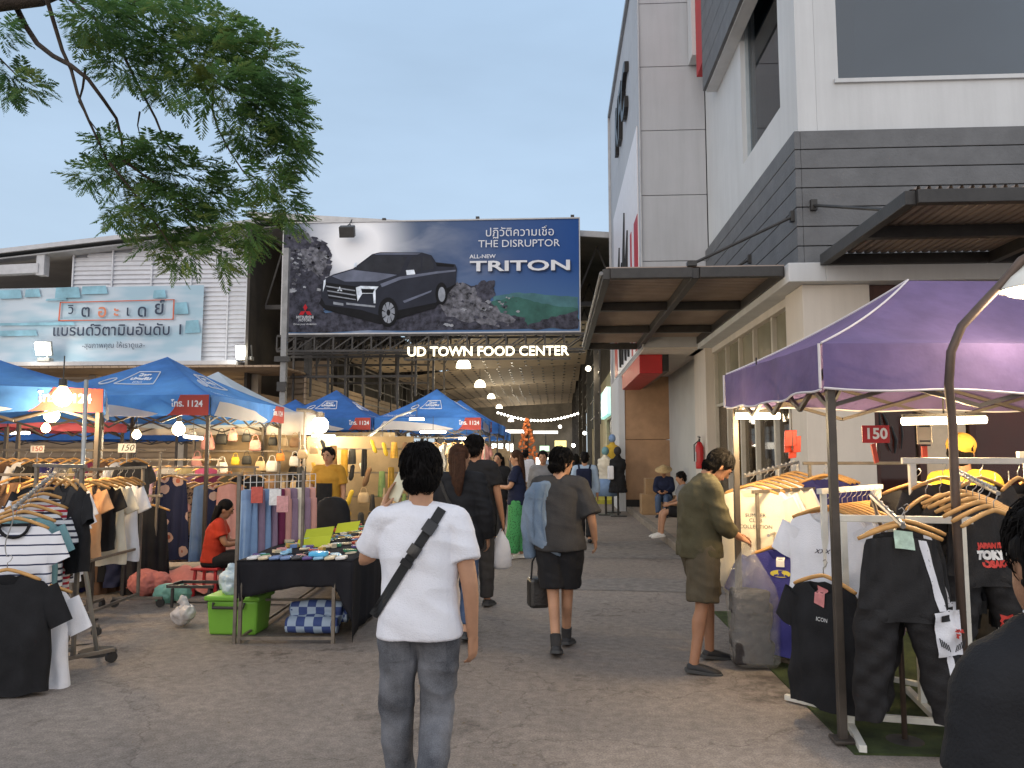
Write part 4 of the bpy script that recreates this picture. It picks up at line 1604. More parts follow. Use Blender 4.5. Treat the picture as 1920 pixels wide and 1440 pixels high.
class Person:
    def __init__(s, label, loc, rz, h=1.7, J=None, head=(0, 0, 0), group='people at the market', girth=1.0, vox=.012):
        s.k = h / 1.7
        s.vox = vox
        s.g = girth
        s.T = thing('person', label, 'person', loc, group, rz)
        s.M = WM[s.T.name]
        j = dict(pelvis=(0, 0, .93), waist=(0, .0, 1.06), chest=(0, .01, 1.24), neck=(0, -.005, 1.43), head=(0, .02, 1.585))
        for n, sg in (('L', -1), ('R', 1)):
            j.update({'hip' + n: (sg * .088, 0, .90), 'knee' + n: (sg * .10, .02, .49), 'ankle' + n: (sg * .10, -.02, .08), 'toe' + n: (sg * .12, .15, .03),
                      'sh' + n: (sg * .172, -.005, 1.385), 'el' + n: (sg * .225, -.03, 1.10), 'wr' + n: (sg * .235, .04, .86), 'palm' + n: (-sg, 0, 0)})
        j.update(J or {})
        s.j = {a: V(b) for a, b in j.items()}
        from mathutils import Euler
        s.hr = Euler([R(a) for a in head]).to_matrix()
        s.soles = []
    def w(s, p):
        return s.M @ (V(p) * s.k)
    def J(s, n):
        return s.w(s.j[n])
    def d(s, v):
        return s.M.to_3x3() @ V(v)
    def hd(s, v):          # point in the head's frame
        return s.M @ ((s.j['head'] + s.hr @ V(v)) * s.k)
    def limb(s, mb, names, rs, n=12, end=True):
        P_ = [s.J(a) if isinstance(a, str) else s.w(a) for a in names]
        pts, rr = [], []
        for i in range(len(P_) - 1):
            for q in range(5):
                t = q / 5
                pts.append(P_[i].lerp(P_[i + 1], t))
                rr.append((rs[i] + (rs[i + 1] - rs[i]) * t) * s.k)
        pts.append(P_[-1])
        rr.append(rs[-1] * s.k)
        # soften the joints
        for _ in range(2):
            pts = [pts[0]] + [(pts[i - 1] + pts[i] * 2 + pts[i + 1]) / 4 for i in range(1, len(pts) - 1)] + [pts[-1]]
        mb.tube(pts, rr, n)
        for p, r in ((pts[0], rr[0]), (pts[-1], rr[-1]))[:2 if end else 1]:
            mb.ball(p, r, 10, 6)
    def torso(s, mb, rows, n=24, grow=0.0):
        """rows: (position along spine 0..3, rx, ry, forward shift)"""
        sp = [s.j[a] for a in ('pelvis', 'waist', 'chest', 'neck')]
        rings = []
        sl = (s.j['shR'] - s.j['shL']).normalized()
        hl = (s.j['hipR'] - s.j['hipL']).normalized()
        for t, rx, ry, fy in rows:
            tt = max(-1, min(3.6, t))
            i = max(0, min(2, int(math.floor(tt))))
            c = sp[i].lerp(sp[i + 1], tt - i)
            ax = (sp[i + 1] - sp[i]).normalized()
            i2 = min(2, i + 1)
            ax = ax.lerp((sp[i2 + 1] - sp[i2]).normalized(), max(0, min(1, tt - i)) * .5).normalized()
            rt = hl.lerp(sl, max(0, min(1, tt / 3)))
            rt = (rt - ax * rt.dot(ax)).normalized()
            fw = ax.cross(rt)
            c = c + fw * fy
            rings.append([s.w(c + rt * (rx + grow) * s.g * math.copysign(abs(math.cos(a)) ** .85, math.cos(a)) + fw * (ry + grow) * s.g * math.copysign(abs(math.sin(a)) ** .9, math.sin(a))) for a in [2 * math.pi * q / n for q in range(n)]])
        mb.loft(rings)
    def traps(s, mb, g):
        nk = s.j['neck']
        up = (nk - s.j['chest']).normalized()
        for n in 'LR':
            sh = s.j['sh' + n]
            a = nk.lerp(sh, .12) - up * .035
            b = nk.lerp(sh, .55) - up * .022
            c = nk.lerp(sh, .98) - up * .004
            mb.tube([s.w(a), s.w(b), s.w(c)], [(.050 + g) * s.k, (.050 + g) * s.k, (.047 + g) * s.k], 12)
    def hand(s, mb, n, curl=25, spread=1.0, dirv=None, palmv=None, pinch=0):
        sg = -1 if n == 'L' else 1
        wr = s.j['wr' + n]
        d_ = V(dirv).normalized() if dirv else (wr - s.j['el' + n]).normalized()
        pn = V(palmv or s.j['palm' + n])
        pn = (pn - d_ * pn.dot(d_)).normalized()
        sd = d_.cross(pn) * sg          # towards the thumb side
        if not hasattr(s, 'grip'):
            s.grip = {}
        s.grip[n] = s.w(wr + d_ * .10 + pn * .03)
        a, b = wr - d_ * .01, wr + d_ * .088
        rings = []
        for t, hw, ht in ((0, .026, .020), (.3, .034, .017), (.7, .042, .015), (1, .040, .012)):
            c = a.lerp(b, t)
            rings.append([s.w(c + sd * hw * math.cos(q) + pn * ht * math.sin(q)) for q in [2 * math.pi * i / 12 for i in range(12)]])
        mb.loft(rings)
        for i, (o, L, r) in enumerate(((.031, .072, .0085), (.011, .082, .009), (-.010, .077, .0085), (-.030, .060, .0075))):
            p = b + sd * o - d_ * .008
            dr = (d_ + sd * o * 2.2 * spread).normalized()
            pts = [p]
            an = R(curl * (.6 + .12 * i) + pinch)
            for q, f in enumerate((.45, .32, .23)):
                axis = dr.cross(pn).normalized()
                v_ = dr * math.cos(an * (q + .7)) + pn * math.sin(an * (q + .7))
                pts.append(pts[-1] + v_ * L * f)
            mb.tube([s.w(q) for q in pts], [r * s.k, r * .95 * s.k, r * .85 * s.k, r * .7 * s.k], 8)
            mb.ball(s.w(pts[-1]), r * .7 * s.k, 6, 4)
        p = wr + d_ * .022 + sd * .026
        t1 = p + (d_ * .6 + sd * .72 + pn * .35).normalized() * .038
        t2 = t1 + (d_ * .85 + sd * .25 + pn * .4).normalized() * .03
        t3 = t2 + (d_ * .9 + pn * .45).normalized() * .022
        mb.tube([s.w(q) for q in (p - sd * .012, p, t1, t2, t3)], [.013 * s.k, .014 * s.k, .011 * s.k, .0095 * s.k, .007 * s.k], 8)
        mb.ball(s.w(t3), .0072 * s.k, 6, 4)
    def body(s, skin=None, hands=None, feet=True, legs=True):
        mb = MB()
        k = s.k
        hm = s.M.to_3x3() @ s.hr
        mb.ball(s.hd((0, 0, .015)), V((.074, .094, .104)) * k, 16, 12, hm)
        mb.ball(s.hd((0, .022, -.045)), V((.058, .068, .068)) * k, 14, 10, hm)
        mb.ball(s.hd((0, .05, -.085)), V((.032, .032, .028)) * k, 10, 8, hm)
        mb.tube([s.hd((0, .088, .02)), s.hd((0, .102, -.012)), s.hd((0, .098, -.026))], [.009 * k, .014 * k, .012 * k], 8)
        for sg in (-1, 1):
            mb.ball(s.hd((sg * .076, -.008, -.012)), V((.010, .020, .030)) * k, 8, 8, hm)
            mb.ball(s.hd((sg * .034, .078, .030)), V((.022, .014, .010)) * k, 8, 6, hm)
        mb.tube([s.J('neck') - s.d((0, 0, .05)), s.J('neck') + s.d((0, .005, .03)), s.hd((0, -.01, -.05))], [.068 * k, .056 * k, .054 * k], 12)
        s.torso(mb, [(-.35, .11, .09, 0), (0, .155, .105, 0), (.5, .148, .1, 0), (1, .138, .095, 0), (1.6, .152, .105, 0), (2.2, .165, .105, 0), (2.7, .15, .075, -.01), (2.95, .09, .06, -.01), (3.1, .05, .05, 0)])
        s.traps(mb, -.006)
        for n in 'LR':
            s.limb(mb, ['sh' + n, 'el' + n, 'wr' + n], [.049, .039, .026])
            hk = (hands or {}).get(n, {})
            s.hand(mb, n, **hk)
            if legs:
                s.limb(mb, ['hip' + n, 'knee' + n, 'ankle' + n], [.082, .052, .036])
                kn, an = s.j['knee' + n], s.j['ankle' + n]
                cf = kn.lerp(an, .3)
                ax = (an - kn).normalized()
                bk = V((0, -1, 0)) - ax * ax.dot(V((0, -1, 0)))
                mb.tube([s.w(kn.lerp(an, q) + bk.normalized() * o_) for q, o_ in ((.05, .0), (.16, .012), (.3, .018), (.45, .012), (.65, 0))], [q * k for q in (.036, .045, .047, .042, .032)], 10)
                if feet:
                    s.foot(mb, n, .0)
        s.bodyo = put('body', remesh(mb, s.vox, 2), skin or mskin, s.T)
        return s
    def foot(s, mb, n, g):
        an, to = s.j['ankle' + n], s.j['toe' + n]
        d_ = (to - an)
        d_ = V((d_.x, d_.y, d_.z + .03)).normalized()
        up = V((0, 0, 1))
        rt = d_.cross(up).normalized()
        up = rt.cross(d_)
        heel = an - d_ * .05 - up * .045
        rings = []
        L = .25
        for t, w_, hh in ((0, .020, .03), (.08, .033, .045), (.25, .036, .05), (.5, .040, .042), (.75, .046, .03), (.92, .038, .022), (1, .02, .015)):
            c = heel + d_ * L * t + up * (hh * .5 - .012)
            rings.append([s.w(c + rt * (w_ + g) * math.cos(q) + up * (hh * .62 + g) * math.sin(q)) for q in [2 * math.pi * i / 14 for i in range(14)]])
        mb.loft(rings)
    def shoes(s, m, sole=None, high=False, name='shoe'):
        for n in 'LR':
            mb = MB()
            s.foot(mb, n, .008)
            if high:
                an = s.j['ankle' + n]
                mb.tube([s.w(an + V((0, 0, -.03))), s.w(an + V((0, 0, .05)))], .047 * s.k, 12)
            o = put(name, remesh(mb, max(.007, s.vox * .8), 2), m, s.T)
            if sole:
                an, to = s.j['ankle' + n], s.j['toe' + n]
                d_ = (to - an); d_ = V((d_.x, d_.y, d_.z + .03)).normalized()
                rt = d_.cross(V((0, 0, 1))).normalized(); up = rt.cross(d_)
                heel = an - d_ * .06 - up * .068
                mb = MB()
                rings = []
                for t, w_ in ((0, .03), (.06, .042), (.3, .046), (.55, .048), (.8, .056), (.95, .046), (1, .026)):
                    c = heel + d_ * .272 * t
                    rings.append([s.w(c + rt * w_ + up * .024), s.w(c - rt * w_ + up * .024), s.w(c - rt * w_), s.w(c + rt * w_)])
                mb.loft(rings)
                me = mb.build('sole', sole, s.T, bev=.004)
                WM[me.name] = WM[s.T.name]
        return s
    def top(s, m, sleeve=.55, hem=-.25, loose=.02, seed=1, amp=.007, neck=.062, name='shirt', hw=0, k=(5, 5, 13), arms='LR', collar=False):
        mb = MB()
        L = loose
        s.torso(mb, [(hem, .158 + L * 1.5 + hw, .112 + L * 1.4 + hw, 0), (hem * .5, .160 + L * 1.4 + hw, .112 + L * 1.4 + hw, 0), (.4, .152 + L * 1.3, .106 + L * 1.3, 0), (1, .146 + L * 1.2, .10 + L * 1.3, 0), (1.6, .156 + L, .108 + L, 0), (2.1, .168 + L, .110 + L * .9, 0), (2.55, .165 + L * .7, .09 + L * .6, -.005), (2.8, .125 + L * .3, .07 + L * .3, -.008), (2.98, neck + .018, .062, -.004), (3.06, neck + .004, .058, 0)])
        s.traps(mb, L * .45 + .014)
        for n in arms:
            sh, el, wr = s.j['sh' + n], s.j['el' + n], s.j['wr' + n]
            if sleeve <= 1:
                e = sh.lerp(el, sleeve)
                s.limb(mb, ['sh' + n, tuple(e)], [.056 + L * .4, .052 + L * .85], end=False)
            else:
                e = el.lerp(wr, sleeve - 1)
                s.limb(mb, ['sh' + n, 'el' + n, tuple(e)], [.056 + L * .4, .046 + L * .7, .036 + L * .5], end=False)
        s.topo = put(name, remesh(mb, s.vox, 2, folds(amp, k, seed, .002)), m, s.T)
        return s
    def pants(s, m, to=.97, loose=.012, seed=2, amp=.006, kind_='pants', flare=0, name=None, w0=.02):
        mb = MB()
        L = loose
        s.torso(mb, [(-.75, .10 + L, .085 + L, 0), (-.4, .150 + L, .108 + L, -.006), (0, .163 + L, .115 + L, -.006), (w0, .155 + L, .108 + L, 0), (w0 + .3, .15 + L, .105 + L, 0)])
        for n in 'LR':
            hp, kn, an = s.j['hip' + n], s.j['knee' + n], s.j['ankle' + n]
            if to <= .5:
                e = hp.lerp(kn, to * 2)
                s.limb(mb, ['hip' + n, tuple(e)], [.088 + L, .074 + L * 1.15 + flare], end=False)
            else:
                e = kn.lerp(an, to * 2 - 1)
                s.limb(mb, ['hip' + n, 'knee' + n, tuple(e)], [.088 + L, .060 + L + flare * .5, .046 + L + flare], end=False)
        s.bot = put(name or ('trousers' if to > .5 else 'shorts'), remesh(mb, s.vox, 2, folds(amp, (6, 6, 9), seed, .002)), m, s.T)
        return s
    def hair(s, m=None, style='short', L=.3, n=150, seed=1, back=0.0, strands=0):
        m = m or mhair
        rnd = random.Random(seed)
        mb = MB()
        k = s.k
        hm = s.M.to_3x3() @ s.hr
        mb.ball(s.hd((0, -.016, .034)), V((.086, .098, .100)) * k, 18, 12, hm)
        mb.ball(s.hd((0, -.05, -.015)), V((.076, .062, .085)) * k, 14, 10, hm)
        if style == 'short':
            for i in range(n):
                a = rnd.uniform(0, 2 * math.pi)
                e = rnd.uniform(-.55, 1.3)
                v = V((math.cos(e) * math.sin(a), -math.cos(e) * math.cos(a), math.sin(e)))
                if v.y > .35 and v.z < .35:
                    continue
                p0 = V((v.x * .083, v.y * .094 - .018, v.z * .098 + .03))
                dn = V((v.x * .4 + rnd.uniform(-.3, .3), .3 * (1 if v.y > 0 else -.2) + rnd.uniform(-.3, .3), -.9 if v.z < .8 else -.2)).normalized()
                t_ = (dn - v * dn.dot(v) * .8).normalized()
                l = rnd.uniform(.035, .07)
                mb.tube([s.hd(p0 - v * .010), s.hd(p0 + t_ * l * .5 + v * .007), s.hd(p0 + t_ * l + v * .003)], [.011 * k, .009 * k, .003 * k], 6)
        else:
            W = .088
            b0 = V((0, -.045, .02))
            sp = s.j['neck'] - s.j['head']
            rings = []
            for t in range(9):
                u = t / 8
                z_ = .05 - u * L
                yb = -.055 - .055 * min(1, u * 1.6) + back * u
                w_ = W * (1 + .25 * math.sin(math.pi * u)) * (1 - .45 * u * u)
                th = .055 * (1 - .5 * u)
                loc = s.j['head'] + s.hr @ V((0, -.045, 0))
                rings.append([s.w(s.j['head'] + (s.hr @ V((w_ * math.cos(q), 0, 0))) + V((0, yb + th * math.sin(q), z_)) + V((.006 * math.sin(5 * q + u * 9), 0, 0))) for q in [2 * math.pi * i / 18 for i in range(18)]])
            mb.loft(rings)
            for i in range(46):
                q = rnd.uniform(math.pi * .95, math.pi * 2.05)
                pts = []
                for t in range(7):
                    u = t / 6 * rnd.uniform(.93, 1.05)
                    z_ = .05 - u * L
                    w_ = W * (1.06 + .25 * math.sin(math.pi * min(1, u))) * (1 - .42 * u * u)
                    pts.append(s.w(s.j['head'] + (s.hr @ V((w_ * math.cos(q), 0, 0))) + V((rnd.uniform(-.004, .004), -.055 - .055 * min(1, u * 1.6) + back * u + .058 * (1 - .45 * u) * math.sin(q), z_))))
                mb.tube(pts, [.012 * k, .012 * k, .012 * k, .011 * k, .010 * k, .008 * k, .003 * k], 5)
        me = remesh(mb, max(.005, s.vox * .6), 3 if strands else 2)
        if strands:
            sm = MB()
            for i in range(strands):
                a = rnd.uniform(0, 2 * math.pi)
                e = math.asin(rnd.uniform(-.62, .99))
                v = V((math.cos(e) * math.sin(a), -math.cos(e) * math.cos(a), math.sin(e)))
                if v.y > .45 and v.z < .45:
                    continue
                p0 = V((v.x * .087, v.y * .099 - .018, v.z * .101 + .034)) if v.z > -.15 else V((v.x * .082, -.046 + v.y * .070, -.012 + v.z * .088))
                dn = V((v.x * .5 + rnd.uniform(-.25, .25) + .25 * v.y, (.5 if v.y > .1 else -.15) + rnd.uniform(-.25, .25), -1 if v.z < .85 else -.15)).normalized()
                t_ = (dn - v * dn.dot(v) * .92).normalized()
                l = rnd.uniform(.03, .075)
                lift = rnd.uniform(.002, .012)
                r_ = rnd.uniform(.0012, .0024)
                sm.tube([s.hd(p0 - v * .004), s.hd(p0 + t_ * l * .4 + v * lift), s.hd(p0 + t_ * l * .75 + v * lift * .9 - v * l * .12), s.hd(p0 + t_ * l + v * (lift * .4) - v * l * .28)], [r_, r_, r_ * .8, r_ * .3], 3, cap=False)
            bm = bmesh.new()
            bm.from_mesh(me)
            vs = [bm.verts.new(q) for q in sm.v]
            for f in sm.f:
                bm.faces.new([vs[i] for i in f]).smooth = True
            bm.to_mesh(me)
            bm.free()
        put('hair', me, m, s.T)
        return s
    def face(s, m=None):
        k = s.k
        hm = s.M.to_3x3() @ s.hr
        for sg in (-1, 1):
            mb = MB()
            mb.ball(s.hd((sg * .032, .088, .012)), V((.013, .008, .0065)) * k, 8, 6, hm)
            mb.build('eye', meye, s.T, smooth=True)
            mb = MB()
            mb.tube([s.hd((sg * .014, .097, .032)), s.hd((sg * .032, .096, .037)), s.hd((sg * .05, .084, .032))], [.003 * k, .004 * k, .002 * k], 5)
            mb.build('eyebrow', m or mhair, s.T, smooth=True)
        mb = MB()
        mb.ball(s.hd((0, .086, -.052)), V((.022, .010, .008)) * k, 10, 6, hm)
        mb.build('mouth', mlip, s.T, smooth=True)
        return s
from mathutils.bvhtree import BVHTree
cwhite = cloth('tee_white', (.70, .70, .75), .05)
cblack = cloth('cloth_black', (.016, .016, .018), .25)
cchar = cloth('cloth_charcoal', (.040, .038, .038), .25)
cnavy = cloth('cloth_navy', (.012, .016, .04), .2)
cgrey = cloth('cloth_grey', (.17, .17, .18), .15)
colive = cloth('cloth_olive', (.068, .060, .034), .16, .8, 10)
colive2 = cloth('cloth_olive_short', (.080, .066, .044), .16, .8, 10)
cyel = cloth('cloth_yellow', (.55, .36, .05), .12)
corange = cloth('cloth_mustard', (.42, .22, .03), .15)
cred = cloth('cloth_red', (.42, .04, .02), .12)
cskyb = cloth('cloth_skyblue', (.35, .45, .58), .1)
mshoe = mat('shoe_black', (.02, .02, .022), .6, .2, 20)
mshoew = mat('shoe_white', (.62, .60, .57), .6, .1, 20)
msole = mat('shoe_sole', (.05, .05, .05), .7, .2)
msneak = mat('sneaker_blue', (.12, .18, .24), .6, .3, 30)
def denim(name, c0, c1, sc_=5):
    m = mat(name, c0, .8, .0, 5)
    t = m.node_tree
    p = t.nodes['Principled BSDF']
    p.inputs['Specular IOR Level'].default_value = .15
    co = [n for n in t.nodes if n.type == 'TEX_COORD'][0]
    n = t.nodes.new('ShaderNodeTexNoise')
    n.inputs['Scale'].default_value = sc_
    n.inputs['Detail'].default_value = 4
    t.links.new(co.outputs['Object'], n.inputs[0])
    n2 = t.nodes.new('ShaderNodeTexNoise')
    n2.inputs['Scale'].default_value = 240
    t.links.new(co.outputs['Object'], n2.inputs[0])
    ad_ = t.nodes.new('ShaderNodeMath')
    ad_.operation = 'MULTIPLY_ADD'
    ad_.inputs[1].default_value = .35
    t.links.new(n2.outputs[0], ad_.inputs[0])
    t.links.new(n.outputs[0], ad_.inputs[2])
    r = t.nodes.new('ShaderNodeValToRGB')
    el = r.color_ramp.elements
    el[0].position, el[0].color = .5, (*c0, 1)
    el[1].position, el[1].color = .9, (*c1, 1)
    t.links.new(ad_.outputs[0], r.inputs[0])
    t.links.new(r.outputs[0], p.inputs['Base Color'])
    b = t.nodes.new('ShaderNodeBump')
    b.inputs['Strength'].default_value = .3
    b.inputs['Distance'].default_value = .004
    t.links.new(n2.outputs[0], b.inputs['Height'])
    t.links.new(b.outputs[0], p.inputs['Normal'])
    return m
cjean = denim('jeans_grey', (.050, .052, .060), (.205, .21, .232), 5)
cjblue = denim('jeans_blue', (.03, .05, .10), (.10, .14, .22), 4)
cjack = denim('denim_pale', (.10, .145, .21), (.225, .285, .37), 2.5)
def bvh(p, objs):
    vs, fs = [], []
    for o in objs:
        M = WM[o.name] if o.name in WM else WM[p.T.name]
        M = WM[p.T.name]
        n = len(vs)
        vs += [M @ v.co for v in o.data.vertices]
        fs += [[i + n for i in q.vertices] for q in o.data.polygons]
    return BVHTree.FromPolygons(vs, fs)
def strap(p, tree_, pts, wd, m, name, parent, side=-1, off=.006, th=.004, n=26):
    """a band over a garment: pts are (x, z) in the person's frame, seen from the back (side -1) or the front (1)"""
    P_ = []
    for i in range(n + 1):
        t = i / n * (len(pts) - 1)
        k = min(len(pts) - 2, int(t))
        a, b = pts[k], pts[k + 1]
        x, z = a[0] + (b[0] - a[0]) * (t - k), a[1] + (b[1] - a[1]) * (t - k)
        P_.append((x, z))
    rows = []
    for i, (x, z) in enumerate(P_):
        a, b = P_[max(0, i - 1)], P_[min(n, i + 1)]
        d = V((b[0] - a[0], 0, b[1] - a[1])).normalized()
        q = V((-d.z, 0, d.x))
        row = []
        for e in (-1, -.5, 0, .5, 1):
            c = V((x, 0, z)) + q * e * wd / 2
            h = tree_.ray_cast(p.w((c.x, side * 1.2, c.z)), p.d((0, -side, 0)))
            if h[0] is None:
                h = (p.w((c.x, side * .05, c.z)), p.d((0, side, 0)))
            row.append(h[0] + p.d((0, side, 0)) * off)
        rows.append(row)
    # iron out the folds along the band
    for _ in range(3):
        rows = [rows[0]] + [[(rows[i - 1][k] + rows[i][k] * 2 + rows[i + 1][k]) / 4 for k in range(5)] for i in range(1, n)] + [rows[-1]]
    mb = MB()
    N_ = p.d((0, side, 0)) * th
    mb.loft([r + [q + N_ for q in r[::-1]] for r in rows])
    return mb.build(name, m, parent)

# ---- man on the phone
p = Person('person in white T-shirt and grey jeans holding a phone to the ear', (-.60, 3.42, 0), R(1), 1.645, dict(
    elL=(-.285, .09, 1.14), wrL=(-.185, .02, 1.395), elR=(.235, -.05, 1.09), wrR=(.240, .01, .855), shL=(-.168, 0, 1.375), shR=(.166, -.005, 1.362),
    hipL=(-.09, 0, .90), kneeL=(-.115, .06, .49), ankleL=(-.085, .10, .085), toeL=(-.10, .26, .03),
    kneeR=(.075, .05, .48), ankleR=(.085, -.20, .26), toeR=(.11, -.10, .08), head=(.0, .03, 1.59)), head=(-3, -6, 0), vox=.0075)
p.body(hands=dict(L=dict(curl=14, dirv=(.28, 0, .96), palmv=(1, .1, -.1), spread=.9), R=dict(curl=30, palmv=(-.8, .4, 0))))
p.top(cwhite, .62, -.55, .021, 3, .009, k=(5, 4, 9))
p.pants(cjean, .97, .011, 5, .010)
p.hair(n=120, seed=4, strands=2600)
p.shoes(msneak, mshoew)
man = p
tr = bvh(p, [p.topo])
bag = thing('crossbody_bag', 'black crossbody bag strap running over the white T-shirt', 'bag', tuple(p.w((-.2, .05, .95))))
mstrap = mat('strap_black', (.012, .012, .013), .55, .2, 60, .4, 400)
b1_ = [(.105, 1.425), (.07, 1.36), (-.06, 1.16), (-.175, .985), (-.20, .95)]
strap(p, tr, b1_, .043, mstrap, 'strap', bag)
strap(p, tr, [(.105, 1.425), (.06, 1.34), (-.08, 1.14), (-.19, .97)], .043, mstrap, 'strap', bag, side=1)
for a, b, w_ in (((.075, 1.372), (.045, 1.325), .056), ((.008, 1.268), (-.018, 1.228), .054), ((-.032, 1.205), (-.046, 1.182), .054)):
    strap(p, tr, [a, b], w_, mat('buckle', (.02, .02, .022), .3, .1), 'buckle', bag, off=.010, th=.009, n=6)
mb = MB()
mb.obox(p.w((-.10, .19, .96)), p.d((.09, -.02, 0)), p.d((.01, .03, 0)), (0, 0, .10))
mb.build('pouch', mstrap, bag, bev=.02)
# jeans details
trj = bvh(p, [p.bot])
for x0, x1 in ((-.135, -.03), (.03, .135)):
    strap(p, trj, [((x0 + x1) / 2, .872), ((x0 + x1) / 2, .755)], .10, cjean, 'back_pocket', p.T, off=.002, th=.003, n=8)
ph = thing('phone', 'cream smartphone held at the ear of the white T-shirt man', 'phone', tuple(p.w((-.11, .0, 1.47))))
hx = p.d(V((.32, -.55, .77)).normalized())
a_ = p.d((1, .35, -.15)).normalized()
c_ = p.w((-.112, .0, 1.505)); 
lg = p.d(V((.42, .05, .9)).normalized())
sd_ = p.d(V((.75, -.55, -.32)).normalized())
sd_ = (sd_ - lg * sd_.dot(lg)).normalized()
nn_ = lg.cross(sd_)
mb = MB(); mb.obox(c_ + lg * .03, sd_ * .037, nn_ * .004, lg * .077)
mb.build('case', mat('phone_cream', (.62, .58, .42), .4, .05), ph, bev=.006)
mb = MB(); mb.obox(c_ + lg * .082 + sd_ * .012 - nn_ * .0055, sd_ * .018, nn_ * .0015, lg * .016); mb.obox(c_ + lg * .082 + sd_ * .012 + nn_ * .0055, sd_ * .018, nn_ * .0015, lg * .016)
mb.build('camera_block', mblk, ph)

# ---- man in the washed black T-shirt
p = Person('person in washed black T-shirt and shorts with a denim jacket on one shoulder', (.03, 6.45, 0), R(-6), 1.665, dict(
    elL=(-.235, .03, 1.12), wrL=(-.225, .10, .90), elR=(.275, -.06, 1.12), wrR=(.29, .06, .93),
    kneeL=(-.06, .02, .48), ankleL=(-.02, -.16, .10), toeL=(-.03, .0, .03), kneeR=(.05, .10, .49), ankleR=(.03, .22, .085), toeR=(.05, .38, .03),
    head=(.02, .035, 1.575)), head=(-10, 0, -48), vox=.009)
p.body(hands=dict(L=dict(curl=48, palmv=(1, 0, 0)), R=dict(curl=28)))
p.top(cchar, .92, -.62, .042, 8, .009, k=(4, 4, 8))
p.pants(cblack, .43, .035, 6, .007)
p.hair(n=110, seed=9, strands=1500)
p.shoes(mshoe, msole)
for n in 'LR':
    mb = MB(); a = p.j['ankle' + n]; mb.tube([p.w(a + V((0, 0, -.02))), p.w(a + (p.j['knee' + n] - a).normalized() * .09)], [.043, .046], 12)
    put('sock', remesh(mb, .009, 2), cchar, p.T)
jk = MB()
rings = []
for z, cx, cy, rx, ry in ((1.425, -.085, -.02, .055, .06), (1.40, -.13, -.02, .10, .095), (1.32, -.165, -.03, .115, .112), (1.18, -.165, -.04, .122, .112), (1.04, -.150, -.05, .130, .105), (.92, -.125, -.06, .140, .095), (.86, -.11, -.065, .135, .088)):
    rings.append([p.w((cx + rx * math.cos(q), cy + ry * math.sin(q), z + (.10 if z < 1 else .04) * math.cos(q) * -1 * (1.45 - z))) for q in [2 * math.pi * i / 24 for i in range(24)]])
jk.loft(rings)
jk.tube([p.w((-.225, -.03, 1.30)), p.w((-.262, -.03, 1.1)), p.w((-.262, -.01, .90)), p.w((-.245, .0, .78))], [.07, .062, .055, .05], 12)
o = tag(put('denim_jacket', remesh(jk, .009, 1, folds(.011, (9, 9, 7), 4)), cjack, None), 'pale blue denim jacket draped over the shoulder of the washed-black T-shirt man', 'jacket')
_M = WM[o.name]
_t = BVHTree.FromPolygons([_M @ v.co for v in o.data.vertices], [list(q.vertices) for q in o.data.polygons])
mseam = mat('denim_seam', (.10, .14, .20), .8, .2, 40)
for pts_, w_, nm_ in (([(-.10, 1.40), (-.13, 1.15), (-.10, .93)], .014, 'seam'), ([(-.20, 1.36), (-.21, 1.1), (-.2, .95)], .012, 'seam'), ([(-.25, 1.28), (-.05, 1.27)], .014, 'seam'), ([(-.24, .955), (-.015, .885)], .035, 'hem_band')):
    strap(p, _t, pts_, w_, mseam if nm_ == 'seam' else cjack, nm_, o, off=.003, th=.003, n=14)
hb = p.grip['L'] + V((-.01, 0, 0))
h_ = thing('handbag', 'small black leather handbag hanging from the jacket side hand', 'handbag', (hb.x, hb.y, hb.z - .48))
mb = MB(); mb.obox((hb.x, hb.y + .02, hb.z - .335), (.085, .02, 0), (-.02, .075, 0), (0, 0, .125))
mb.build('bag_body', mat('leather_black', (.02, .019, .018), .35, .2, 12, .2, 60, spec=.6), h_, bev=.03)
mb = MB()
for e in (-.06, .06):
    mb.tube([(hb.x - .06, hb.y + .02 + e, hb.z - .22), (hb.x - .05, hb.y + .02 + e * .6, hb.z - .08), (hb.x, hb.y + e * .2, hb.z), (hb.x + .05, hb.y + .02 + e * .6, hb.z - .08), (hb.x + .06, hb.y + .02 + e, hb.z - .22)], .007, 6)
mb.build('bag_handle', mstrap, h_)

# ---- woman in black with brown hair, tall man beside her
p = Person('person with long brown hair in black long-sleeved jacket and blue jeans', (-.86, 6.85, 0), R(-8), 1.69, dict(
    wrR=(.25, .06, .88), elR=(.25, -.04, 1.12), kneeL=(-.07, .08, .49), ankleL=(-.06, .16, .08), toeL=(-.08, .30, .03), ankleR=(.09, -.12, .10), toeR=(.10, .02, .03)), head=(-5, 0, -38), vox=.010)
p.body(hands=dict(R=dict(curl=35)))
p.top(cblack, 1.95, -1.0, .045, 11, .010, name='jacket')
p.pants(cjblue, .93, .012, 3)
p.hair(mhbrown, 'long', .40, seed=3)
p.face()
p.shoes(mshoe, msole, name='sandal')
strap(p, bvh(p, [p.topo]), [(-.16, 1.40), (-.05, 1.2), (.10, 1.02)], .03, mstrap, 'bag_strap', p.T)
p = Person('tall person in black T-shirt with short hair behind the brown-haired woman', (-.86, 8.2, 0), R(-4), 1.80, dict(elR=(.24, -.02, 1.10), wrR=(.27, .06, .87), ankleR=(.11, .1, .08), kneeR=(.11, .06, .48), toeR=(.13, .26, .03)), head=(-4, 0, -30), vox=.011)
p.body(mskin2, hands=dict(R=dict(curl=45)))
p.top(cblack, .6, -.8, .035, 12, .009)
p.pants(cchar, .97, .02, 8)
p.hair(seed=14, n=110, strands=900)
p.shoes(mshoe, msole)
gp = p.grip['R']
mbag = mat('plastic_white', (.62, .62, .66), .4, .08, 10, .3, 30, trans=.12)
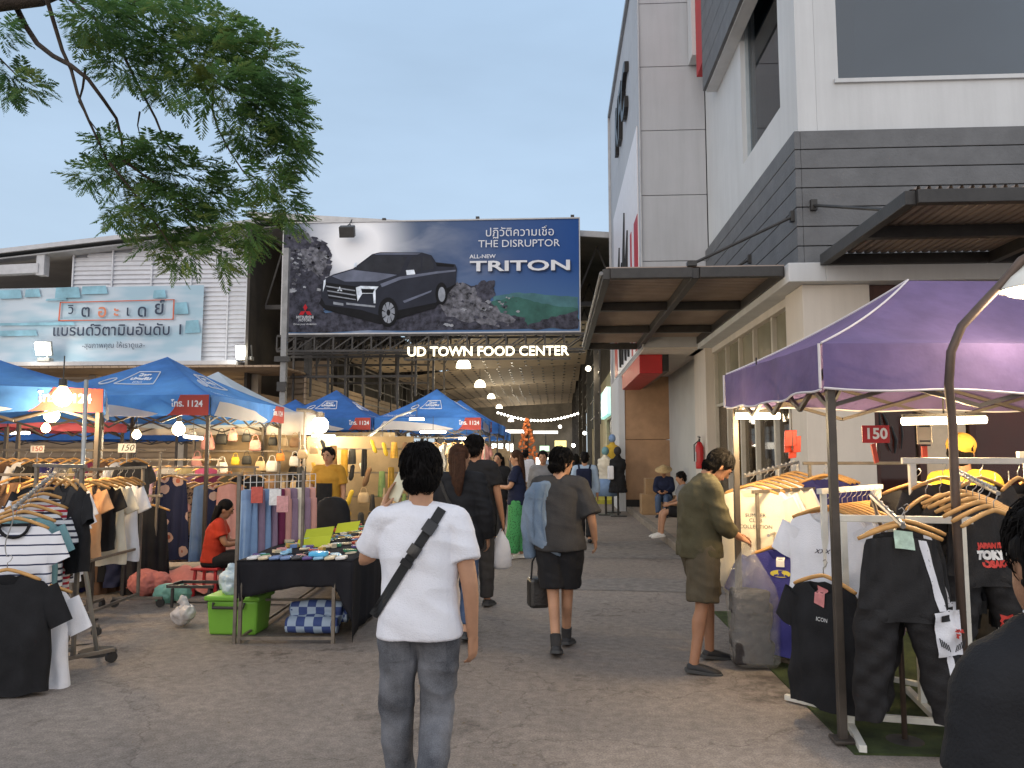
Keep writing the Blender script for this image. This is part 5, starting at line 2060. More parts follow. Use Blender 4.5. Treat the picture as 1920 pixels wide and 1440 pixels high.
def carrier(name, label, top, w_, hgt, m, group=None, seed=1):
    rnd = random.Random(seed)
    mb = MB()
    rings = []
    for t, f in ((0, .10), (.12, .28), (.3, .7), (.5, .95), (.75, 1), (.93, .9), (1, .6)):
        rings.append([V((top[0] + w_ * f * math.cos(q) * (1 + .12 * math.sin(5 * q + t * 7 + seed)), top[1] + w_ * .6 * f * math.sin(q) * (1 + .15 * math.sin(4 * q + 3 * t)), top[2] - hgt * t)) for q in [2 * math.pi * i / 22 for i in range(22)]])
    mb.loft(rings)
    o = mb.build(name, m, None, smooth=True)
    return tag(o, label, 'plastic bag', group)
carrier('plastic_bag', 'white plastic carrier bag in the hand of the tall man in black', gp, .11, .42, mbag)

# ---- woman with green trousers
p = Person('person with long hair in navy T-shirt and patterned green trousers', (-.60, 12.0, 0), R(82), 1.66, dict(
    elR=(.24, .02, 1.12), wrR=(.15, .22, 1.10), elL=(-.24, .06, 1.12), wrL=(-.12, .28, 1.14), ankleL=(-.09, .10, .08), toeL=(-.10, .26, .03), ankleR=(.09, -.06, .08), toeR=(.11, .1, .03)), head=(-8, 0, 10), vox=.012)
p.body(hands=dict(R=dict(curl=30, palmv=(0, 0, 1)), L=dict(curl=30, palmv=(0, 0, 1))))
p.top(cnavy, .65, -.6, .028, 15, .008)
mgt = mat('green_print', (.03, .16, .05), .8, .1)
t = mgt.node_tree
vo = t.nodes.new('ShaderNodeTexVoronoi'); vo.inputs['Scale'].default_value = 45
co = [n for n in t.nodes if n.type == 'TEX_COORD'][0]
t.links.new(co.outputs['Object'], vo.inputs['Vector'])
r = t.nodes.new('ShaderNodeValToRGB'); r.color_ramp.elements[0].position = .22; r.color_ramp.elements[0].color = (.012, .05, .018, 1); r.color_ramp.elements[1].position = .4; r.color_ramp.elements[1].color = (.05, .26, .08, 1)
t.links.new(vo.outputs['Distance'], r.inputs[0]); t.links.new(r.outputs[0], t.nodes['Principled BSDF'].inputs['Base Color'])
p.pants(mgt, .95, .03, 8, .008, flare=.045)
p.hair(mhbrown, 'long', .52, seed=8)
p.face()
p.shoes(mshoew, mshoew)
sb_ = thing('shoulder_bag', 'brown shoulder bag at the side of the green trousers woman', 'handbag', tuple(p.w((.2, .02, .95))))
mb = MB(); mb.obox(p.w((.235, .0, 1.0)), p.d((.03, 0, 0)), p.d((0, .14, 0)), (0, 0, .10)); mb.build('bag_body', mat('leather_brown', (.30, .19, .12), .5, .15, 8), sb_, bev=.03)
mb = MB(); mb.tube([p.w((.235, -.12, 1.08)), p.w((.22, -.06, 1.3)), p.w((.14, 0, 1.44)), p.w((.22, .06, 1.3)), p.w((.235, .12, 1.08))], .011, 6); mb.build('bag_strap', mat('leather_brown', (.30, .19, .12)), sb_)

# ---- man in olive looking into a clear bag
p = Person('person in olive shirt and shorts bowing over a large clear bag', (1.10, 6.08, 0), R(-80), 1.70, dict(
    pelvis=(0, 0, .93), waist=(0, .0, 1.06), chest=(0, -.005, 1.24), neck=(0, .075, 1.43), head=(0, .175, 1.515),
    shL=(-.165, .07, 1.36), shR=(.165, .05, 1.36), elR=(.225, .10, 1.09), wrR=(.13, .275, .98), elL=(-.215, .14, 1.10), wrL=(-.07, .315, .99),
    hipL=(-.09, .0, .90), kneeR=(.13, -.03, .49), ankleR=(.165, -.12, .08), toeR=(.20, .04, .03), kneeL=(-.15, .12, .49), ankleL=(-.20, .14, .08), toeL=(-.22, .30, .03)), head=(-46, 0, -4), vox=.009)
p.body(mskin2, hands=dict(R=dict(curl=40, dirv=(-.25, .9, -.35), palmv=(-.5, 0, -.9)), L=dict(curl=40, dirv=(.3, .9, -.35), palmv=(.5, 0, -.9))))
p.top(colive, 1.55, -.72, .036, 21, .010, k=(6, 6, 9))
p.pants(colive2, .47, .036, 22, .010)
p.hair(seed=17, n=110, strands=1500)
p.face()
p.shoes(mshoe, msole, name='clog')
gr = (p.grip['L'] + p.grip['R']) / 2
mclear = mat('clear_plastic', (.75, .74, .72), .12, .0, 5, 1.0, 14, spec=1.0, trans=.80, coat=.6)
mb = MB()
rings = []
for z, wx, wy, sh in ((gr.z, .03, .02, 0), (gr.z - .08, .06, .03, 0), (gr.z - .2, .13, .08, 0), (gr.z - .32, .185, .115, .01), (.5, .19, .12, .02), (.25, .185, .118, .03), (.06, .18, .11, .04), (.02, .15, .09, .04)):
    rings.append([V((gr.x + .0 + sh + wx * math.copysign(abs(math.cos(q)) ** .6, math.cos(q)) * (1 + .05 * math.sin(7 * q + z * 9)), gr.y - .02 + wy * math.copysign(abs(math.sin(q)) ** .6, math.sin(q)) * (1 + .06 * math.sin(5 * q + z * 13)), z)) for q in [2 * math.pi * i / 32 for i in range(32)]])
mb.loft(rings)
tag(mb.build('clear_bag', mclear, None, smooth=True), 'large clear plastic bag held open by the man in olive', 'plastic bag')
mb = MB()
for k_, (z0, z1) in enumerate(((.045, .2), (.16, .34), (.3, .48), (.42, .58))):
    mb.obox((gr.x + .01 + .012 * (-1) ** k_, gr.y - .02 + .01 * (k_ % 3), (z0 + z1) / 2), (.145 - .01 * (k_ % 2), .015 * (-1) ** k_, 0), (.01, .088, 0), (.008, 0, (z1 - z0) / 2))
tag(put('folded_clothes', remesh(mb, .012, 4, folds(.010, (8, 8, 10), 6)), mat('grey_fold', (.034, .030, .031), .85, .3, 8, .4, 30), None), 'folded dark grey clothes inside the clear bag', 'clothes')

# ---- vendor girl in red, seated at the table
p = Person('person in red polo shirt sitting at the stall looking at a phone', (-3.98, 8.85, 0), R(-72), 1.55, dict(
    pelvis=(0, 0, .42), waist=(0, .01, .55), chest=(0, .03, .74), neck=(0, .07, .93), head=(0, .13, 1.06), shL=(-.16, .07, .88), shR=(.16, .07, .88),
    elL=(-.2, .16, .62), wrL=(-.08, .36, .66), elR=(.2, .16, .62), wrR=(.08, .36, .66), hipL=(-.09, .03, .42), hipR=(.09, .03, .42), kneeL=(-.12, .44, .46), kneeR=(.12, .44, .46),
    ankleL=(-.10, .46, .08), ankleR=(.10, .46, .08), toeL=(-.11, .62, .03), toeR=(.11, .62, .03)), head=(-22, 0, 0), vox=.010)
p.body(mskin2, hands=dict(R=dict(curl=35, palmv=(-.6, 0, .8)), L=dict(curl=35, palmv=(.6, 0, .8))))
p.top(cred, .55, -.1, .025, 31, .007, name='polo_shirt')
p.pants(cblack, .95, .02, 33)
p.hair(mhair, 'long', .34, seed=12, back=-.03)
p.face()
p.shoes(mshoe)
mb = MB(); q = (p.grip['L'] + p.grip['R']) / 2; mb.obox(q, p.d((.036, 0, 0)), p.d((0, .05, .05)), p.d((0, -.003, .003)))
tag(mb.build('phone', mblk, None, bev=.002), 'dark phone in the hands of the girl in red', 'phone')
st_ = thing('stool', 'low plastic stool under the girl in red', 'stool', (-4.0, 8.83, 0))
mb = MB(); mb.box(-4.16, -3.84, 8.67, 8.99, .29, .32); mb.build('seat', mred, st_, bev=.01)
for a in (-.13, .13):
    for b in (-.13, .13):
        mb = MB(); mb.bar((-4.0 + a, 8.83 + b, 0), (-4.0 + a * .9, 8.83 + b * .9, .29), .03); mb.build('leg', mred, st_)

# ---- vendor in mustard behind the table
p = Person('person in mustard shirt with a black apron facing the lane behind the table', (-3.25, 10.9, 0), R(172), 1.70, dict(elR=(.25, .05, 1.1), wrR=(.16, .2, .95)), head=(-8, 6, 0), vox=.012)
p.body(mskin, hands=dict(R=dict(curl=30)))
p.top(corange, .7, -.7, .03, 41)
p.pants(cblack, .97, .02, 42)
p.hair(seed=31, n=120)
p.face()
strap(p, bvh(p, [p.topo]), [(0, 1.2), (0, .9)], .24, cblack, 'apron', p.T, side=1, off=.01, n=8)
p.shoes(mshoe)

# ---- yellow cap man inside the purple stall
p = Person('person in yellow cap and yellow shirt seen from behind in the purple stall', (3.05, 5.98, 0), R(-18), 1.74, {}, head=(0, 0, -14), vox=.011)
p.body(mskin2)
p.top(cloth('shirt_yellow', (.62, .46, .05), .1), .6, -.7, .03, 51)
p.pants(cblack, .97, .02, 52)
p.hair(seed=41, n=60)
p.shoes(mshoe)
mb = MB()
hm = p.M.to_3x3() @ p.hr
mb.ball(p.hd((0, -.012, .055)), V((.104, .118, .100)), 18, 12, hm)
mb.obox(p.hd((0, .13, .045)), hm @ V((.07, 0, 0)), hm @ V((0, .05, -.012)), hm @ V((0, 0, .005)))
put('cap', remesh(mb, .008, 2), cloth('cap_yellow', (.66, .36, .06), .1), p.T)

# ---- dark figure at the lower right edge
p = Person('person with black hair and black top close at the lower edge of the lane', (.885, 1.42, 0), R(10), 1.565, dict(shL=(-.150, 0, 1.33), elL=(-.19, -.02, 1.06), wrL=(-.2, .1, .86), head=(.0, .01, 1.55)), head=(0, 4, 0), vox=.010)
p.body(mskin2)
p.top(cblack, .6, -.8, .04, 61, .006, neck=.10)
p.pants(cblack, .97, .02, 62)
p.hair(seed=51, n=110, strands=2000)
p.shoes(mshoe)

# ---- walkers deeper in the lane
def walker(label, X, yy, rz, h, topm, botm, hs='short', hc=None, sleeve=.6, seed=1, head=(-3, 0, 0), J=None, skin=None, face=False, L=.35, shorts=False):
    q = aty(X, 850, yy)
    p = Person(label, (q.x, yy, 0), R(rz), h, J or dict(kneeL=(-.09, .07, .49), ankleL=(-.08, .14, .08), toeL=(-.1, .3, .03), ankleR=(.09, -.12, .09), toeR=(.1, .04, .03)), head=head, vox=.016)
    p.body(skin or mskin)
    p.top(topm, sleeve, -.7, .03, seed)
    p.pants(botm, .45 if shorts else .96, .025, seed + 1)
    p.hair(hc, hs, L, seed=seed, n=60)
    if face:
        p.face()
    p.shoes(mshoe if seed % 2 else mshoew)
    return p
walker('person in black T-shirt facing the camera between the tall man and green trousers', 934, 14.2, 168, 1.62, cblack, cblack, 'long', None, .6, 71, face=True)
walker('person in grey long-sleeved top walking towards the camera past the orange tree', 1018, 13.4, 175, 1.66, cgrey, cgrey, 'short', None, 1.9, 72, face=True)
p = walker('person in pale blue shirt carrying a navy backpack', 1096, 14.2, -6, 1.64, cskyb, cblack, 'short', mhair, 1.6, 73)
bp_ = thing('backpack', 'navy backpack on the back of the pale blue shirt walker', 'backpack', tuple(p.w((0, -.2, 1.0))))
mb = MB(); mb.obox(p.w((0, -.2, 1.2)), p.d((.14, 0, 0)), p.d((0, .07, 0)), (0, 0, .19)); mb.build('bag_body', cnavy, bp_, bev=.04)
for sg in (-1, 1):
    mb = MB(); mb.tube([p.w((sg * .09, -.14, 1.36)), p.w((sg * .11, -.04, 1.46)), p.w((sg * .12, .1, 1.36)), p.w((sg * .13, .14, 1.15))], .018, 6); mb.build('strap', cnavy, bp_)
for i, (X, yy, rz, h, a, b, hs, lab) in enumerate((
    (905, 19, 10, 1.62, cgrey, cjblue, 'long', 'person in grey top with long hair under the far blue canopy'),
    (985, 21, 0, 1.7, cwhite, cblack, 'short', 'person in white T-shirt walking away beside the orange tree'),
    (1060, 19.5, 0, 1.68, cchar, cjblue, 'short', 'person in charcoal T-shirt and jeans walking away behind the black T-shirt man'),
    (1035, 24, 180, 1.66, cskyb, cblack, 'short', 'person in sky blue shirt coming out of the hall'),
    (1080, 27, 0, 1.6, cblack, cblack, 'long', 'person in black with long hair far up the lane by the steel frame'),
    (960, 28, 180, 1.62, cnavy, cblack, 'long', 'person in navy top facing the lane at the far canopy'),
    (770, 15.2, -60, 1.62, cblack, cblack, 'short', 'person in black at the shoe stall behind the man on the phone'),
    (560, 13.6, 150, 1.62, cblack, cblack, 'short', 'person in black behind the wire display under the large blue canopy'))):
    walker(lab, X, yy, rz, h, a, b, hs, mhbrown if i % 3 == 0 else mhair, .6, 80 + i, face=rz > 90)

# ---- seated people on the pavement
SIT = dict(pelvis=(0, 0, .46), waist=(0, .01, .59), chest=(0, .03, .78), neck=(0, .05, .97), head=(0, .09, 1.12), shL=(-.17, .05, .93), shR=(.17, .05, .93),
           elL=(-.22, .12, .68), wrL=(-.1, .34, .62), elR=(.22, .12, .68), wrR=(.1, .34, .62), hipL=(-.09, .03, .46), hipR=(.09, .03, .46), kneeL=(-.11, .46, .50), kneeR=(.11, .46, .50),
           ankleL=(-.10, .50, .08), ankleR=(.10, .50, .08), toeL=(-.11, .66, .03), toeR=(.11, .66, .03))
p = Person('person in straw hat and dark jacket sitting by cardboard boxes', (2.62, 18.9, .12), R(165), 1.6, dict(SIT), head=(-25, 0, 0), vox=.014)
p.body(mskin2)
p.top(cnavy, 1.9, -.1, .04, 91, name='jacket')
p.pants(cjblue, .96, .02, 92)
p.hair(seed=93, n=40)
p.shoes(mshoe)
mb = MB()
mb.loft([[p.hd((r_ * math.cos(q), -.01 + r_ * math.sin(q), z)) for q in [2 * math.pi * i / 20 for i in range(20)]] for r_, z in ((.22, .055), (.215, .07), (.105, .08), (.10, .14), (.06, .17), (.01, .175))])
mb.build('straw_hat', mat('straw', (.42, .30, .15), .8, .2, 20, .4, 80), p.T, smooth=True)
def stool(label, x, y, z, m):
    s_ = thing('stool', label, 'stool', (x, y, z))
    mb = MB(); mb.box(x - .16, x + .16, y - .16, y + .16, z + .36, z + .39); mb.build('seat', m, s_, bev=.01)
    for a in (-.14, .14):
        for b in (-.14, .14):
            mb = MB(); mb.bar((x + a, y + b, z), (x + a * .85, y + b * .85, z + .36), .035); mb.build('leg', m, s_)
mstb = mat('plastic_blue', (.05, .16, .42), .4, .1)
stool('blue plastic stool under the straw hat sitter', 2.62, 18.92, .12, mstb)
p = Person('person in shorts and white shoes sitting on the kerb behind the olive man', (2.35, 14.2, .12), R(95), 1.6, dict(SIT), head=(-15, 0, 0), vox=.014)
p.body(mskin)
p.top(cgrey, .6, -.1, .03, 95)
p.pants(cblack, .4, .02, 96)
p.hair(seed=97, n=40)
p.shoes(mshoew, mshoew)
stool('dark plastic stool under the white shoes sitter', 2.35, 14.2, .12, mat('plastic_dark', (.04, .04, .05), .4, .1))
# ------------------------------------------------------------------ garments and hangers
MESH = {}
mhwood = mat('hanger_wood', (.50, .27, .09), .5, .15, 14)
mhook = mat('hook_metal', (.35, .34, .33), .35, .1, metal=.7)
def local_mesh(name, mb, smooth=True):
    me = bpy.data.meshes.new(name)
    me.from_pydata([tuple(p) for p in mb.v], [], mb.f)
    if smooth:
        me.polygons.foreach_set('use_smooth', [True] * len(me.polygons))
    MESH[name] = me
    return me
# all garment shapes hang from the origin: x across the shoulders, -y the front, z up
mb = MB()
mb.tube([(0, 0, 0), (.018, 0, .012), (.03, 0, -.005), (.018, 0, -.028), (0, 0, -.04), (0, 0, -.075)], .0028, 6)
local_mesh('hanger_hook', mb)
mb = MB()
pts = [V((.215 * s_, 0, -.085 - .075 * abs(s_) ** 1.35)) for s_ in [k / 8 - 1 for k in range(17)]]
mb.tube(pts, [.010] + [.0125] * 15 + [.010], 8)
local_mesh('hanger_bar', mb)
def tee_mesh(name, w=.235, L=.68, sl=.20, fold=.016, seed=1, longs=False, thick=.05, ztop=-.10):
    rnd = random.Random(seed)
    mb = MB()
    ph = [rnd.uniform(0, 6) for _ in range(6)]
    n, rows = 44, 22
    rings = []
    for j in range(rows + 1):
        v = j / rows
        hw = w * (1.0 - .05 * math.sin(math.pi * min(1, v * 1.4)) + .05 * v)
        if v < .06:
            hw = w * (.82 + 3 * v)
        ht = .012 + thick * min(1, v * 2.2)
        ring = []
        for i in range(n):
            a = 2 * math.pi * i / n
            x = hw * math.copysign(abs(math.cos(a)) ** .75, math.cos(a))
            fr = math.sin(a) < 0
            y = ht * math.copysign(abs(math.sin(a)) ** .6, math.sin(a))
            amp = fold * min(1, v * 1.6)
            y += amp * (math.sin(x * 38 + ph[0] + v * 2) * .55 + math.sin(x * 71 + ph[1] - v * 5) * .3 + math.sin(v * 16 + x * 14 + ph[2]) * .25)
            zt = ztop - .30 * abs(x)
            if abs(x) < .092:
                zt -= (.085 if fr else .022) * (1 - (x / .092) ** 2) ** .6
            y += fold * .9 * min(1, v * 2) * noise.noise(V((x * 8 + seed * 3.3, v * 6 + x * 4, fr + seed)))
            z = zt + (ztop - L - zt) * v + .012 * math.sin(x * 20 + ph[3]) * v
            x += .012 * math.sin(v * 9 + ph[4]) * v
            ring.append((x, y, z))
        rings.append(ring)
    mb.loft(rings, cap=False)
    for sg in (-1, 1):
        s0 = V((sg * w * .84, 0, ztop - .115))
        ln = sl if not longs else .50
        dx, dz = (.44, -.90) if not longs else (.22, -.97)
        rr = []
        m_ = 8
        for k in range(m_ + 1):
            t = k / m_
            c = s0 + V((sg * dx, 0, dz)) * ln * t
            a_ = V((sg * -dz, 0, dx))
            wd = (.088 - .012 * t) if not longs else (.085 - .04 * t)
            rr.append([tuple(c + a_ * wd * math.cos(q) + V((0, 1, 0)) * (.020 + .012 * t + .008 * math.sin(3 * q + ph[5] + 7 * t)) * math.sin(q)) for q in [2 * math.pi * i / 18 for i in range(18)]])
        mb.loft(rr, cap=False)
    return local_mesh(name, mb)
for i in range(4):
    tee_mesh('tee%d' % i, seed=i, w=.235 + .01 * (i % 2), L=.66 + .03 * i)
tee_mesh('longtee', w=.215, L=.86, sl=.24, seed=9, thick=.045)
tee_mesh('oversize', w=.29, L=.80, sl=.27, seed=11, thick=.06)
tee_mesh('jacket', w=.25, L=.66, seed=13, longs=True, thick=.07, fold=.02)
def dress_mesh(name, w0, w1, L, seed=1, fold=.03, th=.05, k=60):
    rnd = random.Random(seed)
    ph = [rnd.uniform(0, 6) for _ in range(4)]
    mb = MB()
    rings = []
    n, rows = 48, 18
    for j in range(rows + 1):
        v = j / rows
        hw = w0 + (w1 - w0) * v ** .8
        ring = []
        for i in range(n):
            a = 2 * math.pi * i / n
            x = hw * math.cos(a)
            y = (.015 + th * min(1, v * 2)) * math.sin(a) + fold * min(1, v * 1.5) * (math.sin(x * k + ph[0]) * .6 + math.sin(x * k * 1.7 + ph[1] + v * 2) * .3)
            z = -.10 - .25 * abs(x) * (1 - v) - (L * v)
            ring.append((x, y, z))
        rings.append(ring)
    mb.loft(rings, cap=False)
    return local_mesh(name, mb)
dress_mesh('dress0', .19, .27, 1.12, 1)
dress_mesh('dress1', .17, .22, 1.05, 2, .025)
dress_mesh('skirt', .17, .24, .85, 3, .035)
dress_mesh('scarf', .05, .06, .62, 5, .012, .015, 90)
def pants_mesh(name, w=.21, L=1.0, flare=.0, seed=1, crotch=.50, spread=.20):
    rnd = random.Random(seed)
    ph = [rnd.uniform(0, 6) for _ in range(4)]
    mb = MB()
    n = 40
    rings = []
    for j in range(15):
        v = j / 14
        z = -.06 - (crotch - .06) * v
        hw = w * (.80 + .32 * v ** .7)
        rings.append([(hw * math.copysign(abs(math.cos(a)) ** .8, math.cos(a)), (.022 + .055 * v) * math.sin(a) + (.013 if v > .05 else .004) * math.sin(hw * math.cos(a) * 75 + ph[0] + v * 3) * (1 - .5 * v) + .012 * v * math.sin(v * 17 + 9 * math.cos(a) + ph[3]), z - .02 * math.cos(a) ** 2) for a in [2 * math.pi * i / n for i in range(n)]])
    mb.loft(rings, cap=False)
    for sg in (-1, 1):
        rr = []
        for j in range(21):
            v = j / 20
            z = -(crotch - .06) - (L - crotch + .06) * v
            c = sg * (w * .56 + (spread - w * .56) * v)
            hw = (w * .57) * (1 - v) ** .8 + (.072 + flare) * (1 - (1 - v) ** .8)
            rr.append([(c + hw * math.cos(a) + .008 * math.sin(v * 13 + ph[2]), (.072 - .03 * v) * math.sin(a) + .012 * math.sin(v * 20 + 4 * math.cos(a) + ph[1] + sg) + .007 * math.sin(v * 43 + ph[2] - 3 * math.cos(a)), z) for a in [2 * math.pi * i / 24 for i in range(24)]])
        mb.loft(rr, cap=False)
    return local_mesh(name, mb)
pants_mesh('track', .215, 1.03, seed=3)
pants_mesh('slacks', .20, 1.02, .03, seed=5, crotch=.34, spread=.13)
def gar(mesh, pos, rz, m, label, name, cat, group=None, hanger=True, tilt=0):
    o = bpy.data.objects.new(name, MESH[mesh])
    C.objects.link(o)
    if not MESH[mesh].materials:
        MESH[mesh].materials.append(m)
    o.material_slots[0].link = 'OBJECT'
    o.material_slots[0].material = m
    M = Matrix.Translation(pos) @ Matrix.Rotation(rz, 4, 'Z') @ Matrix.Rotation(tilt, 4, 'Y')
    o.matrix_world = M
    WM[o.name] = M
    tag(o, label, cat, group)
    if hanger:
        h = add_part(o, 'hanger_bar', 'hanger', mhwood)
        if mesh in ('track', 'slacks'):
            h.location = (0, 0, .085)
        add_part(h, 'hanger_hook', 'hanger_hook', mhook)
    return o
def add_part(par, mesh, name, m):
    h = bpy.data.objects.new(name, MESH[mesh])
    C.objects.link(h)
    if not MESH[mesh].materials:
        MESH[mesh].materials.append(m)
    h.parent = par
    WM[h.name] = WM[par.name]
    return h
def bare(pos, rz, label, group):
    o = bpy.data.objects.new('hanger', MESH['hanger_bar'])
    C.objects.link(o)
    if not MESH['hanger_bar'].materials:
        MESH['hanger_bar'].materials.append(mhwood)
    o.matrix_world = Matrix.Translation(pos) @ Matrix.Rotation(rz, 4, 'Z')
    WM[o.name] = o.matrix_world.copy()
    tag(o, label, 'hanger', group)
    add_part(o, 'hanger_hook', 'hanger_hook', mhook)
    return o
def printed(o, txt, size, x, z, m, name='printed_lettering', y=-.075, **kw):
    M = WM[o.name]
    dg_tree = BVHTree.FromPolygons([v.co for v in o.data.vertices], [list(q.vertices) for q in o.data.polygons])
    def f(a, b, c):
        p0 = V((x + a, -1, z + b))
        h = dg_tree.ray_cast(p0, V((0, 1, 0)))
        yy = h[0].y - .004 if h[0] is not None else y
        return M @ V((x + a, yy, z + b))
    mb = MB()
    mb.text(txt, size, f, **kw)
    return mb.build(name, m, o)
def patch(o, pts, m, name, off=.004, nu=6, nv=10):
    """a sewn-on shape following the front: pts are four (x, z) corners"""
    M = WM[o.name]
    t = BVHTree.FromPolygons([v.co for v in o.data.vertices], [list(q.vertices) for q in o.data.polygons])
    a, b, c, d = [V((q[0], 0, q[1])) for q in pts]
    def f(u, v):
        q = a.lerp(b, u).lerp(d.lerp(c, u), v)
        h = t.ray_cast(V((q.x, -1, q.z)), V((0, 1, 0)))
        y = h[0].y - off if h[0] is not None else -.05
        return M @ V((q.x, y, q.z))
    mb = MB()
    mb.grid(nu, nv, f)
    return mb.build(name, m, o, smooth=True)
def stripes(name, c0, c1, freq, duty=.5, axis=2, noise_=0.0):
    m = bpy.data.materials.new(name)
    m.use_nodes = True
    t = m.node_tree
    p = t.nodes['Principled BSDF']
    p.inputs['Roughness'].default_value = .85
    p.inputs['Specular IOR Level'].default_value = .2
    co = t.nodes.new('ShaderNodeTexCoord')
    sx_ = t.nodes.new('ShaderNodeSeparateXYZ')
    t.links.new(co.outputs['Object'], sx_.inputs[0])
    ma = t.nodes.new('ShaderNodeMath'); ma.operation = 'MULTIPLY'; ma.inputs[1].default_value = freq
    fr = t.nodes.new('ShaderNodeMath'); fr.operation = 'FRACT'
    gt = t.nodes.new('ShaderNodeMath'); gt.operation = 'GREATER_THAN'; gt.inputs[1].default_value = duty
    t.links.new(sx_.outputs[axis], ma.inputs[0]); t.links.new(ma.outputs[0], fr.inputs[0]); t.links.new(fr.outputs[0], gt.inputs[0])
    q = t.nodes.new('ShaderNodeMix'); q.data_type = 'RGBA'
    q.inputs[6].default_value = (*c0, 1); q.inputs[7].default_value = (*c1, 1)
    t.links.new(gt.outputs[0], q.inputs[0]); t.links.new(q.outputs[2], p.inputs['Base Color'])
    return m
def spots(name, base, spot, scale, size, third=None):
    m = bpy.data.materials.new(name)
    m.use_nodes = True
    t = m.node_tree
    p = t.nodes['Principled BSDF']
    p.inputs['Roughness'].default_value = .85
    co = t.nodes.new('ShaderNodeTexCoord')
    vo = t.nodes.new('ShaderNodeTexVoronoi'); vo.inputs['Scale'].default_value = scale
    n = t.nodes.new('ShaderNodeTexNoise'); n.inputs['Scale'].default_value = scale * 3
    t.links.new(co.outputs['Object'], n.inputs[0])
    av = t.nodes.new('ShaderNodeVectorMath'); av.operation = 'MULTIPLY_ADD'; av.inputs[1].default_value = (.05, .05, .05)
    t.links.new(n.outputs['Color'], av.inputs[0]); t.links.new(co.outputs['Object'], av.inputs[2]); t.links.new(av.outputs[0], vo.inputs['Vector'])
    r = t.nodes.new('ShaderNodeValToRGB')
    r.color_ramp.interpolation = 'CONSTANT'
    el = r.color_ramp.elements
    el[0].position, el[0].color = 0, (*(third or spot), 1)
    el[1].position, el[1].color = size, (*base, 1)
    x = el.new(size * .45); x.color = (*spot, 1)
    t.links.new(vo.outputs['Distance'], r.inputs[0]); t.links.new(r.outputs[0], p.inputs['Base Color'])
    return m
gm = dict(white=cloth('g_white', (.74, .74, .78), .05), cream=cloth('g_cream', (.70, .64, .52), .05), black=cblack, char=cchar, navy=cloth('g_navy', (.025, .025, .11), .15), royal=cloth('g_royal', (.045, .045, .21), .12),
          peach=cloth('g_peach', (.60, .34, .18), .08), teal=cloth('g_teal', (.16, .30, .33), .1), khaki=cloth('g_khaki', (.30, .25, .14), .1), maroon=cloth('g_maroon', (.17, .03, .075), .12), mauve=cloth('g_mauve', (.26, .18, .25), .12),
          olive=cloth('g_olive', (.14, .12, .07), .12), pink=cloth('g_pink', (.58, .30, .26), .1), brown=cloth('g_brown', (.14, .08, .05), .15), red=cred, yellow=cyel, grey=cgrey, blue=cloth('g_blue', (.20, .30, .48), .1), dkgreen=cloth('g_green', (.03, .14, .07), .1),
          stripe=stripes('s_navywhite', (.72, .72, .76), (.03, .035, .08), 15, .84), stripe2=stripes('s_blackwhite', (.70, .70, .72), (.03, .03, .05), 22, .62), stripe3=stripes('s_redwhite', (.70, .66, .66), (.42, .03, .05), 24, .52),
          floral=spots('f_navy', (.018, .022, .06), (.62, .40, .30), 4.2, .30, (.45, .13, .07)), leopard=spots('f_dots', (.30, .20, .13), (.04, .02, .02), 26, .42), dots=spots('f_pink', (.60, .42, .38), (.12, .05, .06), 11, .25))
# ------------------------------------------------------------------ racks
mrk = mat('rack_steel', (.17, .145, .12), .5, .3, 9, .15, 60, metal=.35)
mrkw = mat('rack_white', (.62, .60, .54), .5, .12, 8)
mwheel = mat('wheel_black', (.02, .018, .017), .6, .2)
def rack(label, p, q, h, m=None, low=True, foot=.28, w_=.028, wheels=True, name='clothes_rack', group='clothes racks', base=0.0, mid=None):
    m = m or mrk
    p, q = V((p[0], p[1], base)), V((q[0], q[1], base))
    c = (p + q) / 2
    d = (q - p).normalized()
    n = V((-d.y, d.x, 0))
    T = thing(name, label, 'clothes rack', tuple(c), group)
    up = V((0, 0, 1))
    mb = MB(); mb.bar(p + up * h - d * .06, q + up * h + d * .06, w_); mb.build('rail', m, T, bev=.003)
    zb = .11 if wheels else .03
    for e in (p, q):
        mb = MB(); mb.bar(e + up * zb, e + up * (h - w_ / 2), w_); mb.build('upright', m, T, bev=.003)
        mb = MB(); mb.bar(e - n * foot + up * (zb - .014), e + n * foot + up * (zb - .014), w_); mb.build('foot', m, T, bev=.003)
        if wheels:
            for sg in (-1, 1):
                k = e + n * sg * (foot - .02)
                mb = MB(); mb.tube([k + d * -.016 + up * .045, k + d * .016 + up * .045], .042, 14); mb.box(k.x - .02, k.x + .02, k.y - .02, k.y + .02, base + .085, base + zb - .029); mb.build('wheel', mwheel, T)
    if low:
        mb = MB(); mb.bar(p + up * (zb + .004 + w_), q + up * (zb + .004 + w_), w_ * .9); mb.build('lower_rail', m, T, bev=.003)
    if mid:
        mb = MB(); mb.bar(p + up * mid, q + up * mid, w_ * .9); mb.build('middle_rail', m, T, bev=.003)
    return T
def ordi(i):
    return ('first', 'second', 'third', 'fourth', 'fifth', 'sixth', 'seventh', 'eighth', 'ninth', 'tenth', 'eleventh', 'twelfth', 'thirteenth', 'fourteenth', 'fifteenth', 'sixteenth', 'seventeenth', 'eighteenth', 'nineteenth', 'twentieth')[i]
def LP(a, b, t):
    return V(a).lerp(V(b), t)
